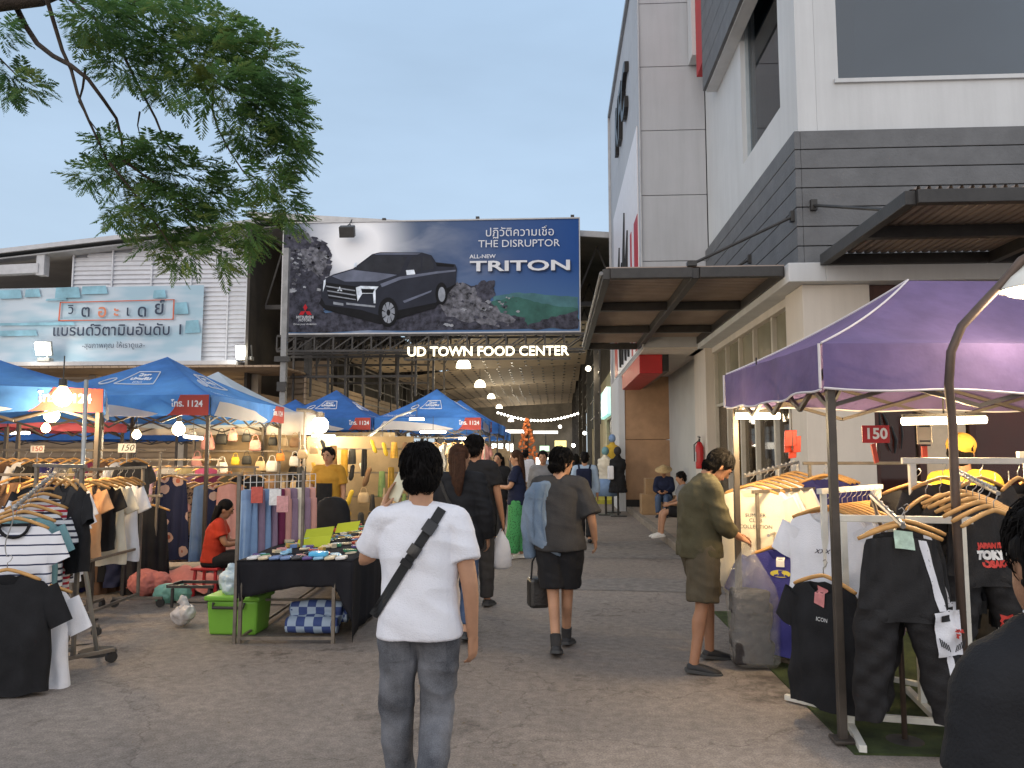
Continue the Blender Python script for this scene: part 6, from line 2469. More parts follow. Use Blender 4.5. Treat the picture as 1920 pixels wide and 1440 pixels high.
# --- rack 1: striped tees on a sloping arm, close on the left
r1 = rack('brown steel rack holding the striped T-shirts and black T-shirts', (-3.62, 5.72), (-4.35, 6.25), 1.52, foot=.3)
A0, A1 = V((-3.78, 5.22, 1.24)), V((-4.10, 6.12, 1.46))
mb = MB(); mb.tube([A0, A1], .014, 8); mb.ball(A0, .02, 8, 6)
for i in range(14):
    q = LP(A0, A1, i / 14); mb.ball(q + V((0, 0, .016)), .011, 6, 5)
mb.build('sloping_arm', mhook, r1)
seq = [('tee1', 'stripe', 'white T-shirt with thin navy stripes and black collar, front of the sloping arm'), ('tee0', 'teal', 'grey teal T-shirt just behind the thin navy striped one'), ('tee2', 'stripe2', 'black and white striped T-shirt behind the grey teal one'),
       ('tee1', 'stripe3', 'red and white striped T-shirt on the sloping arm'), ('tee0', 'stripe2', 'black and white striped T-shirt behind the red striped one'), ('tee2', 'white', 'plain white T-shirt at the back of the sloping arm')]
for i, (k, c, l) in enumerate(seq):
    q = LP(A0, A1, .05 + i * .16)
    o = gar(k, q, R(14 + i * 1.5), gm[c], l, 'hanging_shirt', 'T-shirt', 'T-shirts on the sloping arm')
    if i == 0:
        t_ = [ (x, z) for x, z in ()]
        mbc = MB()
        mbc.tube([WM[o.name] @ V((.095 * math.sin(a), (-.03 if math.cos(a) > 0 else .01) , -.118 - .085 * max(0, math.cos(a)) - .015)) for a in [k_ * math.pi / 9 for k_ in range(-9, 10)]], .011, 6)
        mbc.build('collar', cblack, o)
o = gar('oversize', V((-3.72, 5.10, .92)), R(12), gm['black'], 'black oversized T-shirt hanging low in front of the striped shirts', 'hanging_shirt', 'T-shirt', 'T-shirts on the sloping arm')
mbc = MB(); mbc.tube([WM[o.name] @ V((.02 * math.sin(a * 6), 0, .36 - a * .36)) for a in [k_ / 10 for k_ in range(11)]], .004, 5); mbc.build('hanging_chain', mhook, o)
gar('longtee', V((-3.62, 5.28, .80)), R(20), gm['white'], 'white long T-shirt half hidden behind the low black one', 'hanging_shirt', 'T-shirt', 'T-shirts on the sloping arm')
for i in range(4):
    gar('tee%d' % (i % 4), V((-3.62 - .14 * (i + .6), 5.72 + .10 * (i + .6), 1.50)), R(-38 + i * 3), gm[('black', 'char', 'black', 'navy')[i]], ('black T-shirt beside the silver pole on the brown rack', 'charcoal T-shirt behind the black one on the brown rack', 'second black T-shirt inside the brown rack', 'navy T-shirt deep in the brown rack')[i], 'hanging_shirt', 'T-shirt', 'T-shirts on the brown rack')
# --- rack 2 runs away down the lane
rack('wheeled rack of peach, black and white shirts running beside the lane', (-4.32, 6.75), (-4.42, 8.05), 1.47, foot=.26, mid=.62)
seq = [('tee3', 'black', 'black T-shirt hanging before the peach one'), ('longtee', 'white', 'white shirt showing its hem below the peach T-shirt'), ('tee3', 'peach', 'peach orange T-shirt facing the lane'), ('tee1', 'black', 'black T-shirt between the peach and the white shirt'),
       ('longtee', 'cream', 'cream long shirt behind the white one'), ('longtee', 'white', 'long white shirt with sleeves at the end of the wheeled rack')]
for i, (k, c, l) in enumerate(seq):
    q = LP((-4.32, 6.75, 1.45), (-4.42, 8.05, 1.45), .08 + i * .17)
    gar(k, q + V((.03 * i - .36, 0, 0)), R(8 - i), gm[c], l, 'hanging_shirt', 'T-shirt', 'shirts on the wheeled rack')
for i in range(7):
    q = LP((-4.32, 6.75, 1.45), (-4.42, 8.05, 1.45), .13 + i * .12)
    bare(q + V((-.03, .02, 0)), R(30 + 9 * i), 'bare wooden hanger crowded on the wheeled rack of peach shirts', 'bare hangers on the wheeled rack')
# --- rails behind, seen end to end
rack('dark steel rack of bare hangers and khaki clothes behind the striped shirts', (-7.2, 7.55), (-4.75, 7.75), 1.40, foot=.26)
for i in range(14):
    q = LP((-6.3, 7.6, 1.38), (-4.85, 7.75, 1.38), i / 13)
    bare(q, R(-62 + random.uniform(-8, 8)), 'bare wooden hanger in the long row above the striped shirts', 'row of bare hangers')
for i, (k, c, l) in enumerate((('slacks', 'khaki', 'khaki trousers hung behind the row of bare hangers'), ('slacks', 'brown', 'brown trousers hung beside the khaki pair'), ('tee0', 'cream', 'cream T-shirt at the far side of the khaki trousers'), ('tee1', 'black', 'black T-shirt between cream and brown clothes'))):
    gar(k, V((-5.25 - .28 * i, 7.70, 1.38)), R(25 - 6 * i), gm[c], l, 'hanging_clothes', 'clothes', 'clothes behind the bare hangers')
rack('high steel rail with handwritten 150 card behind the wheeled rack', (-7.6, 9.3), (-5.0, 9.5), 1.66, foot=.26)
for i in range(16):
    q = LP((-7.6, 9.30, 1.64), (-5.32, 9.48, 1.64), i / 15)
    gar(('tee0', 'tee1', 'longtee', 'tee2')[i % 4], q, R(76 + random.uniform(-8, 8)), gm[('black', 'brown', 'grey', 'char', 'maroon', 'navy', 'white', 'khaki')[(i * 5) % 8]], '%s shirt from the lane end on the high rail' % ordi(15 - i), 'hanging_shirt', 'T-shirt', 'shirts on the high rail')
# --- dresses under the large blue canopy
rack('black rack of patterned dresses under the large blue canopy', (-5.95, 10.75), (-4.35, 10.95), 1.42, foot=.26)
seq = [('dress0', 'floral', 12, 'navy dress with big pale flowers facing the lane'), ('dress0', 'leopard', 62, 'brown dress with dark spots beside the floral one'), ('dress1', 'dots', 66, 'pink dress with dark dots'), ('dress1', 'mauve', 68, 'mauve grey dress beside the pink dotted one'),
       ('dress0', 'maroon', 60, 'maroon dress hanging behind the girl in red'), ('dress1', 'maroon', 70, 'second maroon dress, thinner, behind the girl in red'), ('dress1', 'olive', 64, 'olive brown dress between the maroon and black ones'), ('dress1', 'black', 58, 'black dress at the end of the dress rack'), ('dress0', 'black', 66, 'long black dress last on the dress rack')]
for i, (k, c, a, l) in enumerate(seq):
    q = LP((-5.72, 10.72, 1.40), (-4.35, 10.95, 1.40), i / 8) if i else aty(322, 885, 10.35)
    q.z = 1.40
    gar(k, q, R(a), gm[c], l, 'hanging_dress', 'dress', 'dresses under the large blue canopy')
tag(put('pink_pouch', remesh((lambda m_: (m_.ball((-5.15, 10.45, .86), (.12, .06, .10), 12, 8), m_.tube([(-5.22, 10.45, .9), (-5.15, 10.45, 1.1), (-5.08, 10.45, .9)], .012, 6), m_)[-1])(MB()), .01, 2, folds(.006)), gm['pink'], None), 'pink cloth pouch hanging on the floral dress', 'pouch')
for i in range(7):
    q = LP((-7.4, 11.9, 1.5), (-5.6, 12.1, 1.5), i / 6)
    gar(('dress1', 'skirt')[i % 2], q, R(40 + 10 * (i % 3)), gm[('black', 'brown', 'navy', 'mauve', 'grey', 'olive', 'maroon')[i]], '%s dress on the back rail behind the wheeled rack' % ('black', 'brown', 'navy', 'mauve', 'grey', 'olive', 'maroon')[i], 'hanging_dress', 'dress', 'dresses on the back rail')
rack('steel back rail under the large blue canopy', (-7.6, 11.9), (-5.4, 12.1), 1.52, foot=.25)
# price cards
def card(label, txt, X, Y, y, wpx, hpx, m, mt, rz=0, h_=1.0, name='price_card', stick=None, **kw):
    q = aty(X, Y, y)
    k = V((q.x, q.y, q.z - EYE)).dot(CF) / 1440
    W, H = wpx * k, hpx * k
    T = thing(name, label, 'price sign', tuple(q), 'price signs')
    mb = MB(); mb.box(q.x - W / 2, q.x + W / 2, q.y - .004, q.y + .004, q.z - H / 2, q.z + H / 2); mb.build('board', m, T, bev=.002)
    if txt:
        vs, _ = text_shape(txt, 1.0, **kw)
        s_ = W * .74 / (max(p_[0] for p_ in vs) - min(p_[0] for p_ in vs))
        s2 = min(s_, H * .72 / .73)
        mb = MB(); mb.text(txt, 1.0, lambda a, b, c: V((q.x + a * s_, q.y - .007, q.z + b * s2)), **kw); mb.build('lettering', mt, T)
    if stick:
        mb = MB(); mb.tube([(q.x, q.y + .006, q.z - H / 2 + .01), (q.x, q.y + .006, q.z - H / 2 - stick)], .006, 6); mb.build('stick', mhook, T)
    return T
mcardw = mat('card_white', (.75, .73, .68), .6, .05)
mpred = mat('paint_red', (.5, .06, .03), .6, .1)
card('white card with orange 150 on the high rail', '150', 70, 842, 9.2, 26, 13, mcardw, mpred, stick=.12)
card('white card with black handwritten 150 on the high rail', '150', 238, 840, 9.25, 34, 17, mcardw, mblk, stick=.12, shear=.3)
# --- silver pole with bulbs
mgb = glow('bulb_warm', (1, .74, .36), 16)
mgc = glow('tube_warm', (1, .80, .48), 14)
mgwh = glow('tube_white', (1, .95, .82), 13)
sp = thing('lamp_pole', 'slim silver pole leaning by the striped shirts', 'pole', (-3.72, 6.3, 0))
mb = MB(); mb.tube([(-3.72, 6.2, 0), aty(150, 1000, 6.25), aty(162, 712, 6.3)], .017, 10); mb.build('pole_shaft', mat('galv_bright', (.42, .41, .38), .35, .15, 6, metal=.6), sp, smooth=True)
mb = MB(); mb.tube([(-3.72, 6.2, 0), (-3.72, 6.2, .03)], .14, 14); mb.build('base_plate', mdk, sp)
def bulb(label, X, Y, y, r, power, up=.22, col=(1, .70, .36), m=None, group='bare bulbs of the market'):
    q = aty(X, Y, y)
    T = thing('light_bulb', label, 'light bulb', tuple(q), group)
    mb = MB(); mb.loft([[q + V((r * a * math.cos(t_), r * a * math.sin(t_), r * z)) for t_ in [k * math.pi / 8 for k in range(16)]] for a, z in ((.03, -1.0), (.55, -.86), (.9, -.45), (1, 0), (.88, .45), (.5, .95), (.36, 1.2))])
    mb.build('glass_bulb', m or mgb, T, smooth=True)
    mb = MB(); mb.tube([q + V((0, 0, r * 1.2)), q + V((0, 0, r * 2.0))], r * .42, 10); mb.tube([q + V((0, 0, r * 2)), q + V((0, 0, r * 2 + up))], .006, 5); mb.build('socket', mdk, T)
    if power:
        lamp('bulb_light', q + V((0, 0, -r - .06)), power, col, .06)
    return T
bulb('large round glowing bulb at the red corner of the near canopy', 117, 745, 6.9, .085, 85)
bulb('glowing bulb just below the large round one', 97, 778, 7.6, .075, 60)
bulb('third glowing bulb, lowest of the cluster by the silver pole', 86, 803, 8.6, .05, 20)
bulb('bare bulb glowing in the middle of the large blue canopy', 335, 805, 11.4, .095, 85)
bulb('small bare bulb by a pole between the two big blue canopies', 256, 815, 10.6, .06, 50)
def tubelamp(label, X0, X1, Y, y, m, power, col=(1, .82, .55), r=.022, group='tube lamps of the market', Y1=None, up=.3):
    a, b = aty(X0, Y, y), aty(X1, Y1 or Y, y)
    T = thing('tube_lamp', label, 'lamp', tuple((a + b) / 2), group)
    mb = MB(); mb.tube([a, b], r, 10); mb.build('glow_tube', m, T, smooth=True)
    mb = MB(); mb.bar(a + V((0, 0, r + .012)), b + V((0, 0, r + .012)), .03, .02)
    c = (a + b) / 2
    mb.tube([c + V((0, 0, r + .02)), c + V((0, 0, r + up))], .006, 5)
    mb.build('fitting', mdk, T)
    if power:
        lamp('tube_light', c + V((0, -.02, -r - .05)), power, col, .1)
    return T
tubelamp('short white tube lamp low behind the bulbs', 20, 55, 812, 11.5, mgwh, 30, (1, .9, .75))
tubelamp('white tube lamp beside the bare bulb over the dresses', 345, 380, 818, 11.0, mgwh, 40, (1, .9, .7), Y1=822)
# round lamp on a pole, centre
lp = thing('pole_lamp', 'white round lamp on a thin pole before the blue canopy', 'lamp', tuple(aty(572, 770, 12.5)))
q = aty(600, 797, 12.5)
mb = MB(); mb.ball(q, (.14, .14, .14), 14, 9); mb.build('globe', mgwh, lp, smooth=True)
q0 = aty(572, 768, 12.5)
mb = MB(); mb.tube([(q0.x, q0.y, 0), q0], .022, 8); mb.tube([q0 + V((-.14, 0, 0)), q0 + V((.1, 0, -.02)), q + V((0, 0, .16))], .03, 8); mb.tube([q + V((0, 0, .12)), q + V((0, 0, .2))], .07, 10); mb.build('pole_shaft', mrk, lp)
lamp('globe_light', q + V((.1, -.2, -.2)), 80, (1, .86, .6), .12)
tubelamp('white tube lamp behind the round pole lamp', 585, 628, 818, 13.6, mgwh, 40, (1, .9, .7))
tubelamp('bright tube lamp on the swan neck before the blue canopy', 768, 795, 786, 14.5, mgwh, 20)
tubelamp('long bright tube lamp under the blue canopy behind the phone man', 788, 836, 810, 15.6, mgwh, 90, (1, .9, .68))
tubelamp('long tube lamp over the shoe stall', 690, 745, 824, 15.0, mgwh, 80, (1, .88, .62))
tubelamp('tube lamp over the lane stalls behind the tall man', 860, 890, 822, 17, mgwh, 60, (1, .9, .7))
a0, a1 = aty(660, 850, 14.6), aty(780, 768, 14.6)
mb = MB(); mb.tube([(a0.x, 14.6, 0), a0, a0.lerp(a1, .3) + V((0, 0, .12)), a0.lerp(a1, .7) + V((0, 0, .12)), a1], .022, 7)
tag(mb.build('swan_neck_pole', mat('galv_bright', (.42, .41, .38)), None, smooth=True), 'grey swan neck pole carrying a tube lamp before the blue canopy', 'pole')

# a low rail of dark and patterned clothes filling the space behind the wheeled rack
rack('low dark rail of black and patterned clothes behind the wheeled rack', (-6.3, 8.75), (-4.7, 8.9), 1.12, foot=.22)
for i in range(13):
    c = ('black', 'char', 'black', 'leopard', 'black', 'navy', 'dots', 'black', 'brown', 'black', 'floral', 'char', 'black')[i]
    gar(('skirt', 'slacks', 'dress1')[i % 3], LP((-6.25, 8.76, 1.10), (-4.78, 8.9, 1.10), i / 12), R(50 + random.uniform(-25, 25)), gm[c], '%s piece %s from the lane on the low dark rail' % ({'char': 'charcoal', 'leopard': 'spotted', 'dots': 'pink dotted', 'floral': 'flowered'}.get(c, c), ordi(12 - i)), 'hanging_clothes', 'clothes', 'clothes on the low dark rail')
# a second row of patterned dresses beside the maroon ones
for i, c in enumerate(('floral', 'dots', 'leopard', 'blue', 'floral', 'pink')):
    gar('dress1', LP((-5.35, 10.45, 1.30), (-4.55, 10.6, 1.30), i / 5), R(38 + random.uniform(-14, 14)), gm[c], '%s dress hung low in front of the maroon dresses, %s from the pouch' % ({'leopard': 'spotted', 'dots': 'pink dotted', 'floral': 'flowered navy', 'blue': 'pale blue'}.get(c, c), ordi(i)), 'hanging_dress', 'dress', 'low dresses before the maroon ones')
rack('low steel rail of patterned dresses before the maroon ones', (-5.45, 10.43), (-4.45, 10.62), 1.32, foot=.2)
# ------------------------------------------------------------------ black table with small goods
TB = V((-2.05, 6.62, 0))
tdir = V((-.055, 1, 0)).normalized()
tx = V((tdir.y, -tdir.x, 0))
def TP(u, v, z):         # u across from the lane edge to the left, v along, metres
    return V((-1.75, 6.62, z)) - tx * u + tdir * v
TW, TL, TH = .98, 3.3, .70
tab = thing('market_table', 'long table under a black cloth laid with small hair goods', 'table', tuple(TP(TW / 2, TL / 2, 0)))
mb = MB()
def tb(u0, u1, v0, v1, z0, z1):
    vs = [TP(u, v, z) for z in (z0, z1) for u, v in ((u0, v0), (u1, v0), (u1, v1), (u0, v1))]
    mb.add(vs, [(0, 1, 2, 3), (7, 6, 5, 4), (0, 4, 5, 1), (1, 5, 6, 2), (2, 6, 7, 3), (3, 7, 4, 0)])
tb(.02, TW - .02, .02, TL - .02, TH - .035, TH - .006); mb.build('tabletop', mrk, tab)
for u in (.16, TW - .02):
    for v in (.03, TL - .05):
        mb = MB(); mb.bar(TP(u, v, 0), TP(u, v, TH - .035), .028); mb.build('leg', mrk, tab)
mb = MB(); mb.bar(TP(.16, .03, .045), TP(TW - .02, .03, .045), .025); mb.bar(TP(.16, .5, .28), TP(TW - .02, .5, .28), .02); mb.bar(TP(TW - .02, .03, .045), TP(TW - .02, TL - .05, .045), .02); mb.build('stretcher', mrk, tab)
mb = MB()
def cl(u, v):
    return TP(u * (TW + .02) - .01, v * (TL + .02) - .01, TH - .001 + .003 * math.sin(u * 9 + v * 20))
mb.grid(10, 30, cl)
def skirtf(z1, a, b, seed, low):
    def f(s, t):
        q = a.lerp(b, s)
        n = V((b.y - a.y, a.x - b.x, 0)).normalized()
        d = low(s)
        return V((q.x, q.y, TH - .002)) + V((0, 0, -d * t)) + n * (.006 + .03 * t * (.5 + .5 * math.sin(s * 23 + seed)) + .012 * t * math.sin(s * 61))
    return f
mb.grid(40, 8, skirtf(0, TP(-.01, TL + .01, 0), TP(-.01, -.01, 0), 1, lambda s: .66 if s < .9 else .66 - .02 * math.sin(s * 30)))
mb.grid(28, 8, skirtf(0, TP(-.01, -.01, 0), TP(TW + .01, -.01, 0), 4, lambda s: .52 - .30 * min(1, s * 6) * 1.0 + (.10 * max(0, s - .5) * 2)))
mb.grid(40, 8, skirtf(0, TP(TW + .01, -.01, 0), TP(TW + .01, TL + .01, 0), 2, lambda s: .34))
o = mb.build('tablecloth', cloth('cloth_table', (.014, .014, .018), .2), None, smooth=True, solid=.004)
tag(o, 'black cloth hanging over the long table, deep at the lane side', 'tablecloth')
random.seed(77)
cols = dict(white=(.66, .66, .66), cream=(.66, .55, .38), blue=(.14, .22, .42), lightblue=(.25, .48, .68), red=(.45, .07, .05), pink=(.58, .28, .28), black=(.03, .03, .035), green=(.05, .22, .12), purple=(.10, .06, .22), gold=(.5, .32, .08))
pk = {k: mat('pack_' + k, v, .25, .2, 30, .3, 90, spec=.6) for k, v in cols.items()}
for i in range(150):
    u, v = random.uniform(.06, TW - .06), random.uniform(.05, TL - .1)
    c = random.choice(list(cols))
    mb = MB()
    a = random.uniform(0, 3.14)
    l, w_, h_ = random.uniform(.03, .065), random.uniform(.02, .04), random.uniform(.008, .022)
    q = TP(u, v, TH + .004 + h_ * .9)
    ax, ay = V((math.cos(a), math.sin(a), random.uniform(-.12, .12))), V((-math.sin(a), math.cos(a), random.uniform(-.12, .12)))
    if i % 3 == 0:
        mb.tube([q + ax * l * math.cos(t_) * .8 + ay * w_ * math.sin(t_) for t_ in [k * math.pi / 5 for k in range(11)]], h_ * .6, 6)
        nm, ct, lb_ = 'hair_tie', 'hair tie', '%s ring-shaped hair tie lying on the black table' % c
    else:
        mb.obox(q, ax * l, ay * w_, V((0, 0, h_)))
        nm, ct, lb_ = 'small_packet', 'packet', 'small %s packet lying on the black table' % c
    o = mb.build(nm, pk[c], None, bev=.004 if i % 3 else 0, smooth=(i % 3 == 0))
    tag(o, lb_, ct, '%s %ss on the black table' % (c, ct))
for i in range(9):
    q = TP(TW - .12 - i * .095, .035, TH + .02)
    c = ('white', 'cream', 'blue', 'blue', 'black', 'purple', 'lightblue', 'cream', 'white')[i]
    mb = MB(); mb.obox(q + V((0, 0, .004)), tx * .045 + V((0, 0, .004)), tdir * .06, V((0, 0, .014)))
    tag(mb.build('folded_scarf', pk[c], None, bev=.012), '%s folded scarf along the front edge of the black table, %s from the pole' % (c if c != 'lightblue' else 'light blue', ordi(i)), 'scarf', 'folded scarves along the table edge')
tag((lambda m_: m_.build('blue_tray', mat('tray_blue', (.08, .42, .72), .4, .1), None, bev=.01))((lambda m_: m_.obox(TP(.30, .04, TH + .055), tx * .075, tdir * .06, V((0, 0, .018))))(MB())), 'bright blue plastic tray at the front edge of the table', 'tray')
mneon = mat('neon_card', (.46, .52, .02), .6, .06)
for X, Y, y, a, b, rz, lab in ((598, 1001, 8.0, 50, 22, 0, 'upper yellow-green price card standing behind the wide one'), (588, 1019, 7.6, 60, 22, 0, 'wide yellow-green price card in front on the black table'), (652, 988, 8.6, 40, 17, 0, 'small yellow-green price card further along the table')):
    q = aty(X, Y, y)
    k = y / 1440
    T = thing('price_card', lab, 'price sign', tuple(q), 'yellow-green price cards')
    mb = MB(); mb.obox(q, (a * k / 2, .03, .014 if a < 60 else .02), (0, .006, 0), (.01, .02, b * k / 2)); mb.build('board', mneon, T)
    mb = MB(); mb.tube([q, (q.x, q.y + .02, TH + .006)], .005, 5); mb.build('stand', mhook, T)
# tall pole at the table corner with a wire display panel
wd = thing('wire_display', 'white wire display panel hung with hair scarves over the table', 'display', tuple(TP(TW, .03, 0)))
mb = MB(); mb.bar(TP(TW + .02, .02, 0), TP(TW + .02, .02, 1.42), .026); mb.build('pole', mrk, wd)
mb = MB(); mb.bar(TP(TW - .30, .9, 0.70), TP(TW - .30, .9, 1.45), .026); mb.build('pole', mrk, wd)
mww = mat('wire_white', (.55, .55, .55), .4, .1)
mb = MB()
WA, WB = aty(458, 892, 7.6), aty(592, 888, 8.2)
for i in range(13):
    q = LP(WA, WB, i / 12); mb.tube([(q.x, q.y, 1.40), (q.x, q.y, .82)], .004, 5)
for j in range(9):
    z = .82 + j * .0725; mb.tube([(WA.x, WA.y, z), (WB.x, WB.y, z)], .004, 5)
mb.build('wire_grid', mww, wd)
for i in range(22):
    t_ = (i % 11 + .5) / 11
    q = LP((WA.x, WA.y, 1.31 - .10 * (i // 11)), (WB.x, WB.y, 1.31 - .10 * (i // 11)), t_)
    c = ('blue', 'blue', 'mauve', 'blue', 'mauve', 'maroon', 'pink', 'mauve', 'cream', 'mauve', 'pink')[i % 11]
    gar('scarf', q + V((.02 * (i // 11), -.03 - .03 * (i // 11), .05)), R(random.uniform(-30, 30)), gm[c], '%s scarf hanging in the %s row of the wire display, %s from the pole' % (c, ('upper', 'lower')[i // 11], ordi(i % 11)), 'hanging_scarf', 'scarf', 'scarves on the wire display', hanger=False)
for X, Y, c in ((530, 945, 'pink'), (516, 932, 'white'), (482, 928, 'red')):
    q = aty(X, Y, 7.55)
    mb = MB(); mb.obox(q, (.055, .01, 0), (0, .006, 0), (0, 0, .08)); tag(mb.build('card_tag', pk[c], None), '%s card hanging on the wire display' % c, 'card', 'cards on the wire display')
# blue checked bundle on the lower bar
def check():
    m = bpy.data.materials.new('blue_check')
    m.use_nodes = True
    t = m.node_tree
    p = t.nodes['Principled BSDF']
    p.inputs['Roughness'].default_value = .8
    co = t.nodes.new('ShaderNodeTexCoord')
    ck = t.nodes.new('ShaderNodeTexChecker')
    ck.inputs['Scale'].default_value = 13
    ck.inputs[1].default_value = (.04, .07, .22, 1)
    ck.inputs[2].default_value = (.35, .44, .56, 1)
    t.links.new(co.outputs['Object'], ck.inputs[0])
    t.links.new(ck.outputs[0], p.inputs['Base Color'])
    return m
mb = MB()
for k, (u, v, z, r_) in enumerate(((.42, .30, .10, .085), (.36, .42, .16, .08), (.40, .36, .23, .07))):
    mb.tube([TP(u - .25, v, z), TP(u - .05, v + .01, z + .01), TP(u + .22, v, z)], [r_ * .85, r_, r_ * .8], 14)
tag(put('checked_cloth', remesh(mb, .012, 2, folds(.006)), check(), None), 'blue checked cloth bundle lying under the black table', 'cloth')
# green box with bags on it
gb = thing('storage_box', 'lime green plastic storage box with a lid beside the black table', 'box', (-2.90, 7.05, 0))
mgrn = mat('lime_plastic', (.20, .46, .05), .4, .08, 4)
mb = MB()
rings = []
for z, w_, d_ in ((0, .215, .16), (.30, .235, .18)):
    rings.append([V((-2.90 + w_ * a, 7.05 + d_ * b, z)) for a, b in ((-1, -1), (1, -1), (1, 1), (-1, 1))])
mb.loft(rings); mb.build('body', mgrn, gb, bev=.02)
mb = MB(); mb.box(-3.155, -2.645, 6.855, 7.245, .302, .345); mb.build('lid', mgrn, gb, bev=.012)
mb = MB(); mb.tube([(-3.06, 6.85, .29), (-3.06, 6.83, .25), (-2.78, 6.83, .25), (-2.78, 6.85, .29)], .014, 6); mb.build('handle', mdk, gb)
def blob(name, label, c, r, m, seed, cat='plastic bag', group=None, sc_=(1, 1, 1), neck=True):
    mb = MB()
    rnd = random.Random(seed)
    for _ in range(6):
        mb.ball(V(c) + V((rnd.uniform(-.5, .5) * r * sc_[0], rnd.uniform(-.4, .4) * r * sc_[1], rnd.uniform(-.25, .2) * r * sc_[2])), r * rnd.uniform(.45, .65), 10, 7)
    if neck:
        mb.tube([V(c) + V((0, 0, r * .3)), V(c) + V((r * .1, 0, r * .8)), V(c) + V((-r * .25, .1 * r, r * 1.0))], [r * .4, r * .22, r * .34], 8)
    return tag(put(name, remesh(mb, .012, 1, folds(.016, (16, 16, 16), seed)), m, None), label, cat, group)
mpl2 = mat('plastic_paleblue', (.50, .60, .64), .3, .18, 14, .4, 50, spec=.6)
mpl3 = mat('plastic_clearwhite', (.52, .48, .46), .25, .2, 16, .4, 50, spec=.6)
blob('plastic_bag', 'pale blue plastic bag heaped on the lime green box', (-2.98, 7.05, .44), .14, mpl2, 3)
blob('plastic_bag', 'whitish plastic bag at the table side of the lime green box lid', (-2.74, 7.10, .43), .12, mbag, 5)
blob('plastic_bag', 'crumpled translucent plastic bag alone on the asphalt', (-3.50, 7.2, .12), .13, mpl3, 7)
blob('plastic_bag', 'small grey crumpled plastic bag between the lone bag and the green box', (-3.15, 7.45, .07), .07, mpl3, 9)
# clutter by the girl
mcor = mat('coral_sheet', (.50, .16, .13), .8, .2, 6)
mb = MB(); mb.grid(14, 10, lambda u, v: V((-5.0 + 1.0 * u, 8.7 + .9 * v, .22 * math.exp(-((u - .5) ** 2 + (v - .5) ** 2) * 6) + .03 * math.sin(u * 17 + v * 9) + .04)))
tag(mb.build('coral_cloth', mcor, None, smooth=True), 'coral coloured cloth heaped on the ground behind the girl in red', 'cloth')
blob('mint_bag', 'mint green plastic bag lying by the coral cloth', (-4.15, 8.35, .10), .17, mat('plastic_mint', (.22, .46, .36), .4, .15, 8), 12, sc_=(1.6, 1.4, .3), neck=False)
blob('coral_bundle', 'coral bundle of clothes at the foot of the girl in red', (-4.55, 8.65, .15), .23, mcor, 14, 'clothes', sc_=(1.7, 1.4, .35), neck=False)
tr_ = thing('folding_trolley', 'small black folding trolley lying beside the mint bag', 'trolley', (-3.85, 8.1, 0))
mb = MB(); mb.bar((-4.1, 8.05, .22), (-3.6, 8.05, .22), .03); mb.bar((-4.1, 8.35, .22), (-3.6, 8.35, .22), .03); mb.bar((-4.1, 8.05, .22), (-4.1, 8.35, .22), .03); mb.build('frame', mdk, tr_)
for x in (-4.05, -3.65):
    for y in (8.06, 8.34):
        mb = MB(); mb.bar((x, y, .0), (x, y, .2), .025); mb.build('leg', mdk, tr_)
# chair with black cover behind the table
ch = thing('covered_chair', 'chair under a black cover behind the price cards', 'chair', (-2.95, 9.6, 0))
mb = MB()
mb.loft([[V((-2.78 + w_ * math.cos(q), 9.5 + .10 * math.sin(q) + oy, z)) for q in [2 * math.pi * i / 20 for i in range(20)]] for z, w_, oy in ((.42, .25, 0), (.6, .25, 0), (.9, .225, .02), (1.02, .18, .03), (1.07, .10, .03), (1.08, .02, .03))])
mb.build('backrest', cblack, ch, smooth=True)
mb = MB(); mb.box(-3.02, -2.54, 9.35, 9.8, .38, .45); mb.build('seat', cblack, ch, bev=.03)
for a in (-2.98, -2.58):
    for b in (9.39, 9.76):
        mb = MB(); mb.bar((a, b, 0), (a, b, .38), .03); mb.build('leg', mdk, ch)

# ------------------------------------------------------------------ stalls behind, full of warm-lit goods
def shelfstall(label, x0, x1, y, z0, z1, m=None):
    T = thing('display_frame', label, 'display', ((x0 + x1) / 2, y, 0), 'display frames of the stalls')
    mb = MB()
    for x in (x0, x1):
        mb.bar((x, y, 0), (x, y, z1 + .05), .03)
    z = z0
    while z <= z1 + .01:
        mb.bar((x0 + .015, y, z), (x1 - .015, y, z), .022); z += .38
    mb.build('frame', mrk, T)
    mb = MB(); mb.box(x0, x1, y + .35, y + .37, .1, z1 + .15); mb.build('backing', m or mat('stall_backing', (.25, .18, .10), .8, .25, 2), T)
    return T
random.seed(9)
gcols = {'yellow': (.62, .42, .03), 'mustard': (.5, .28, .03), 'white': (.66, .64, .58), 'black': (.02, .02, .02), 'brown': (.20, .11, .05), 'green': (.16, .24, .08), 'orange': (.6, .2, .03), 'pink': (.55, .25, .22), 'tan': (.5, .36, .2)}
gmat = {k: mat('goods_' + k, v, .6, .2, 10) for k, v in gcols.items()}
def slipper(q, m, lab, grp):
    mb = MB()
    f_, t_ = random.uniform(.8, 1.35), random.uniform(-.35, .35)
    mb.loft([[q + V((f_ * w_ * math.cos(a) + t_ * z, -.02 + f_ * d_ * math.sin(a), f_ * z)) for a in [2 * math.pi * i / 12 for i in range(12)]] for z, w_, d_ in ((.0, .02, .012), (-.03, .04, .018), (-.12, .036, .02), (-.2, .046, .03), (-.25, .03, .02), (-.265, .01, .01))])
    return tag(mb.build('hanging_slipper', m, None, smooth=True), lab, 'slipper', grp)
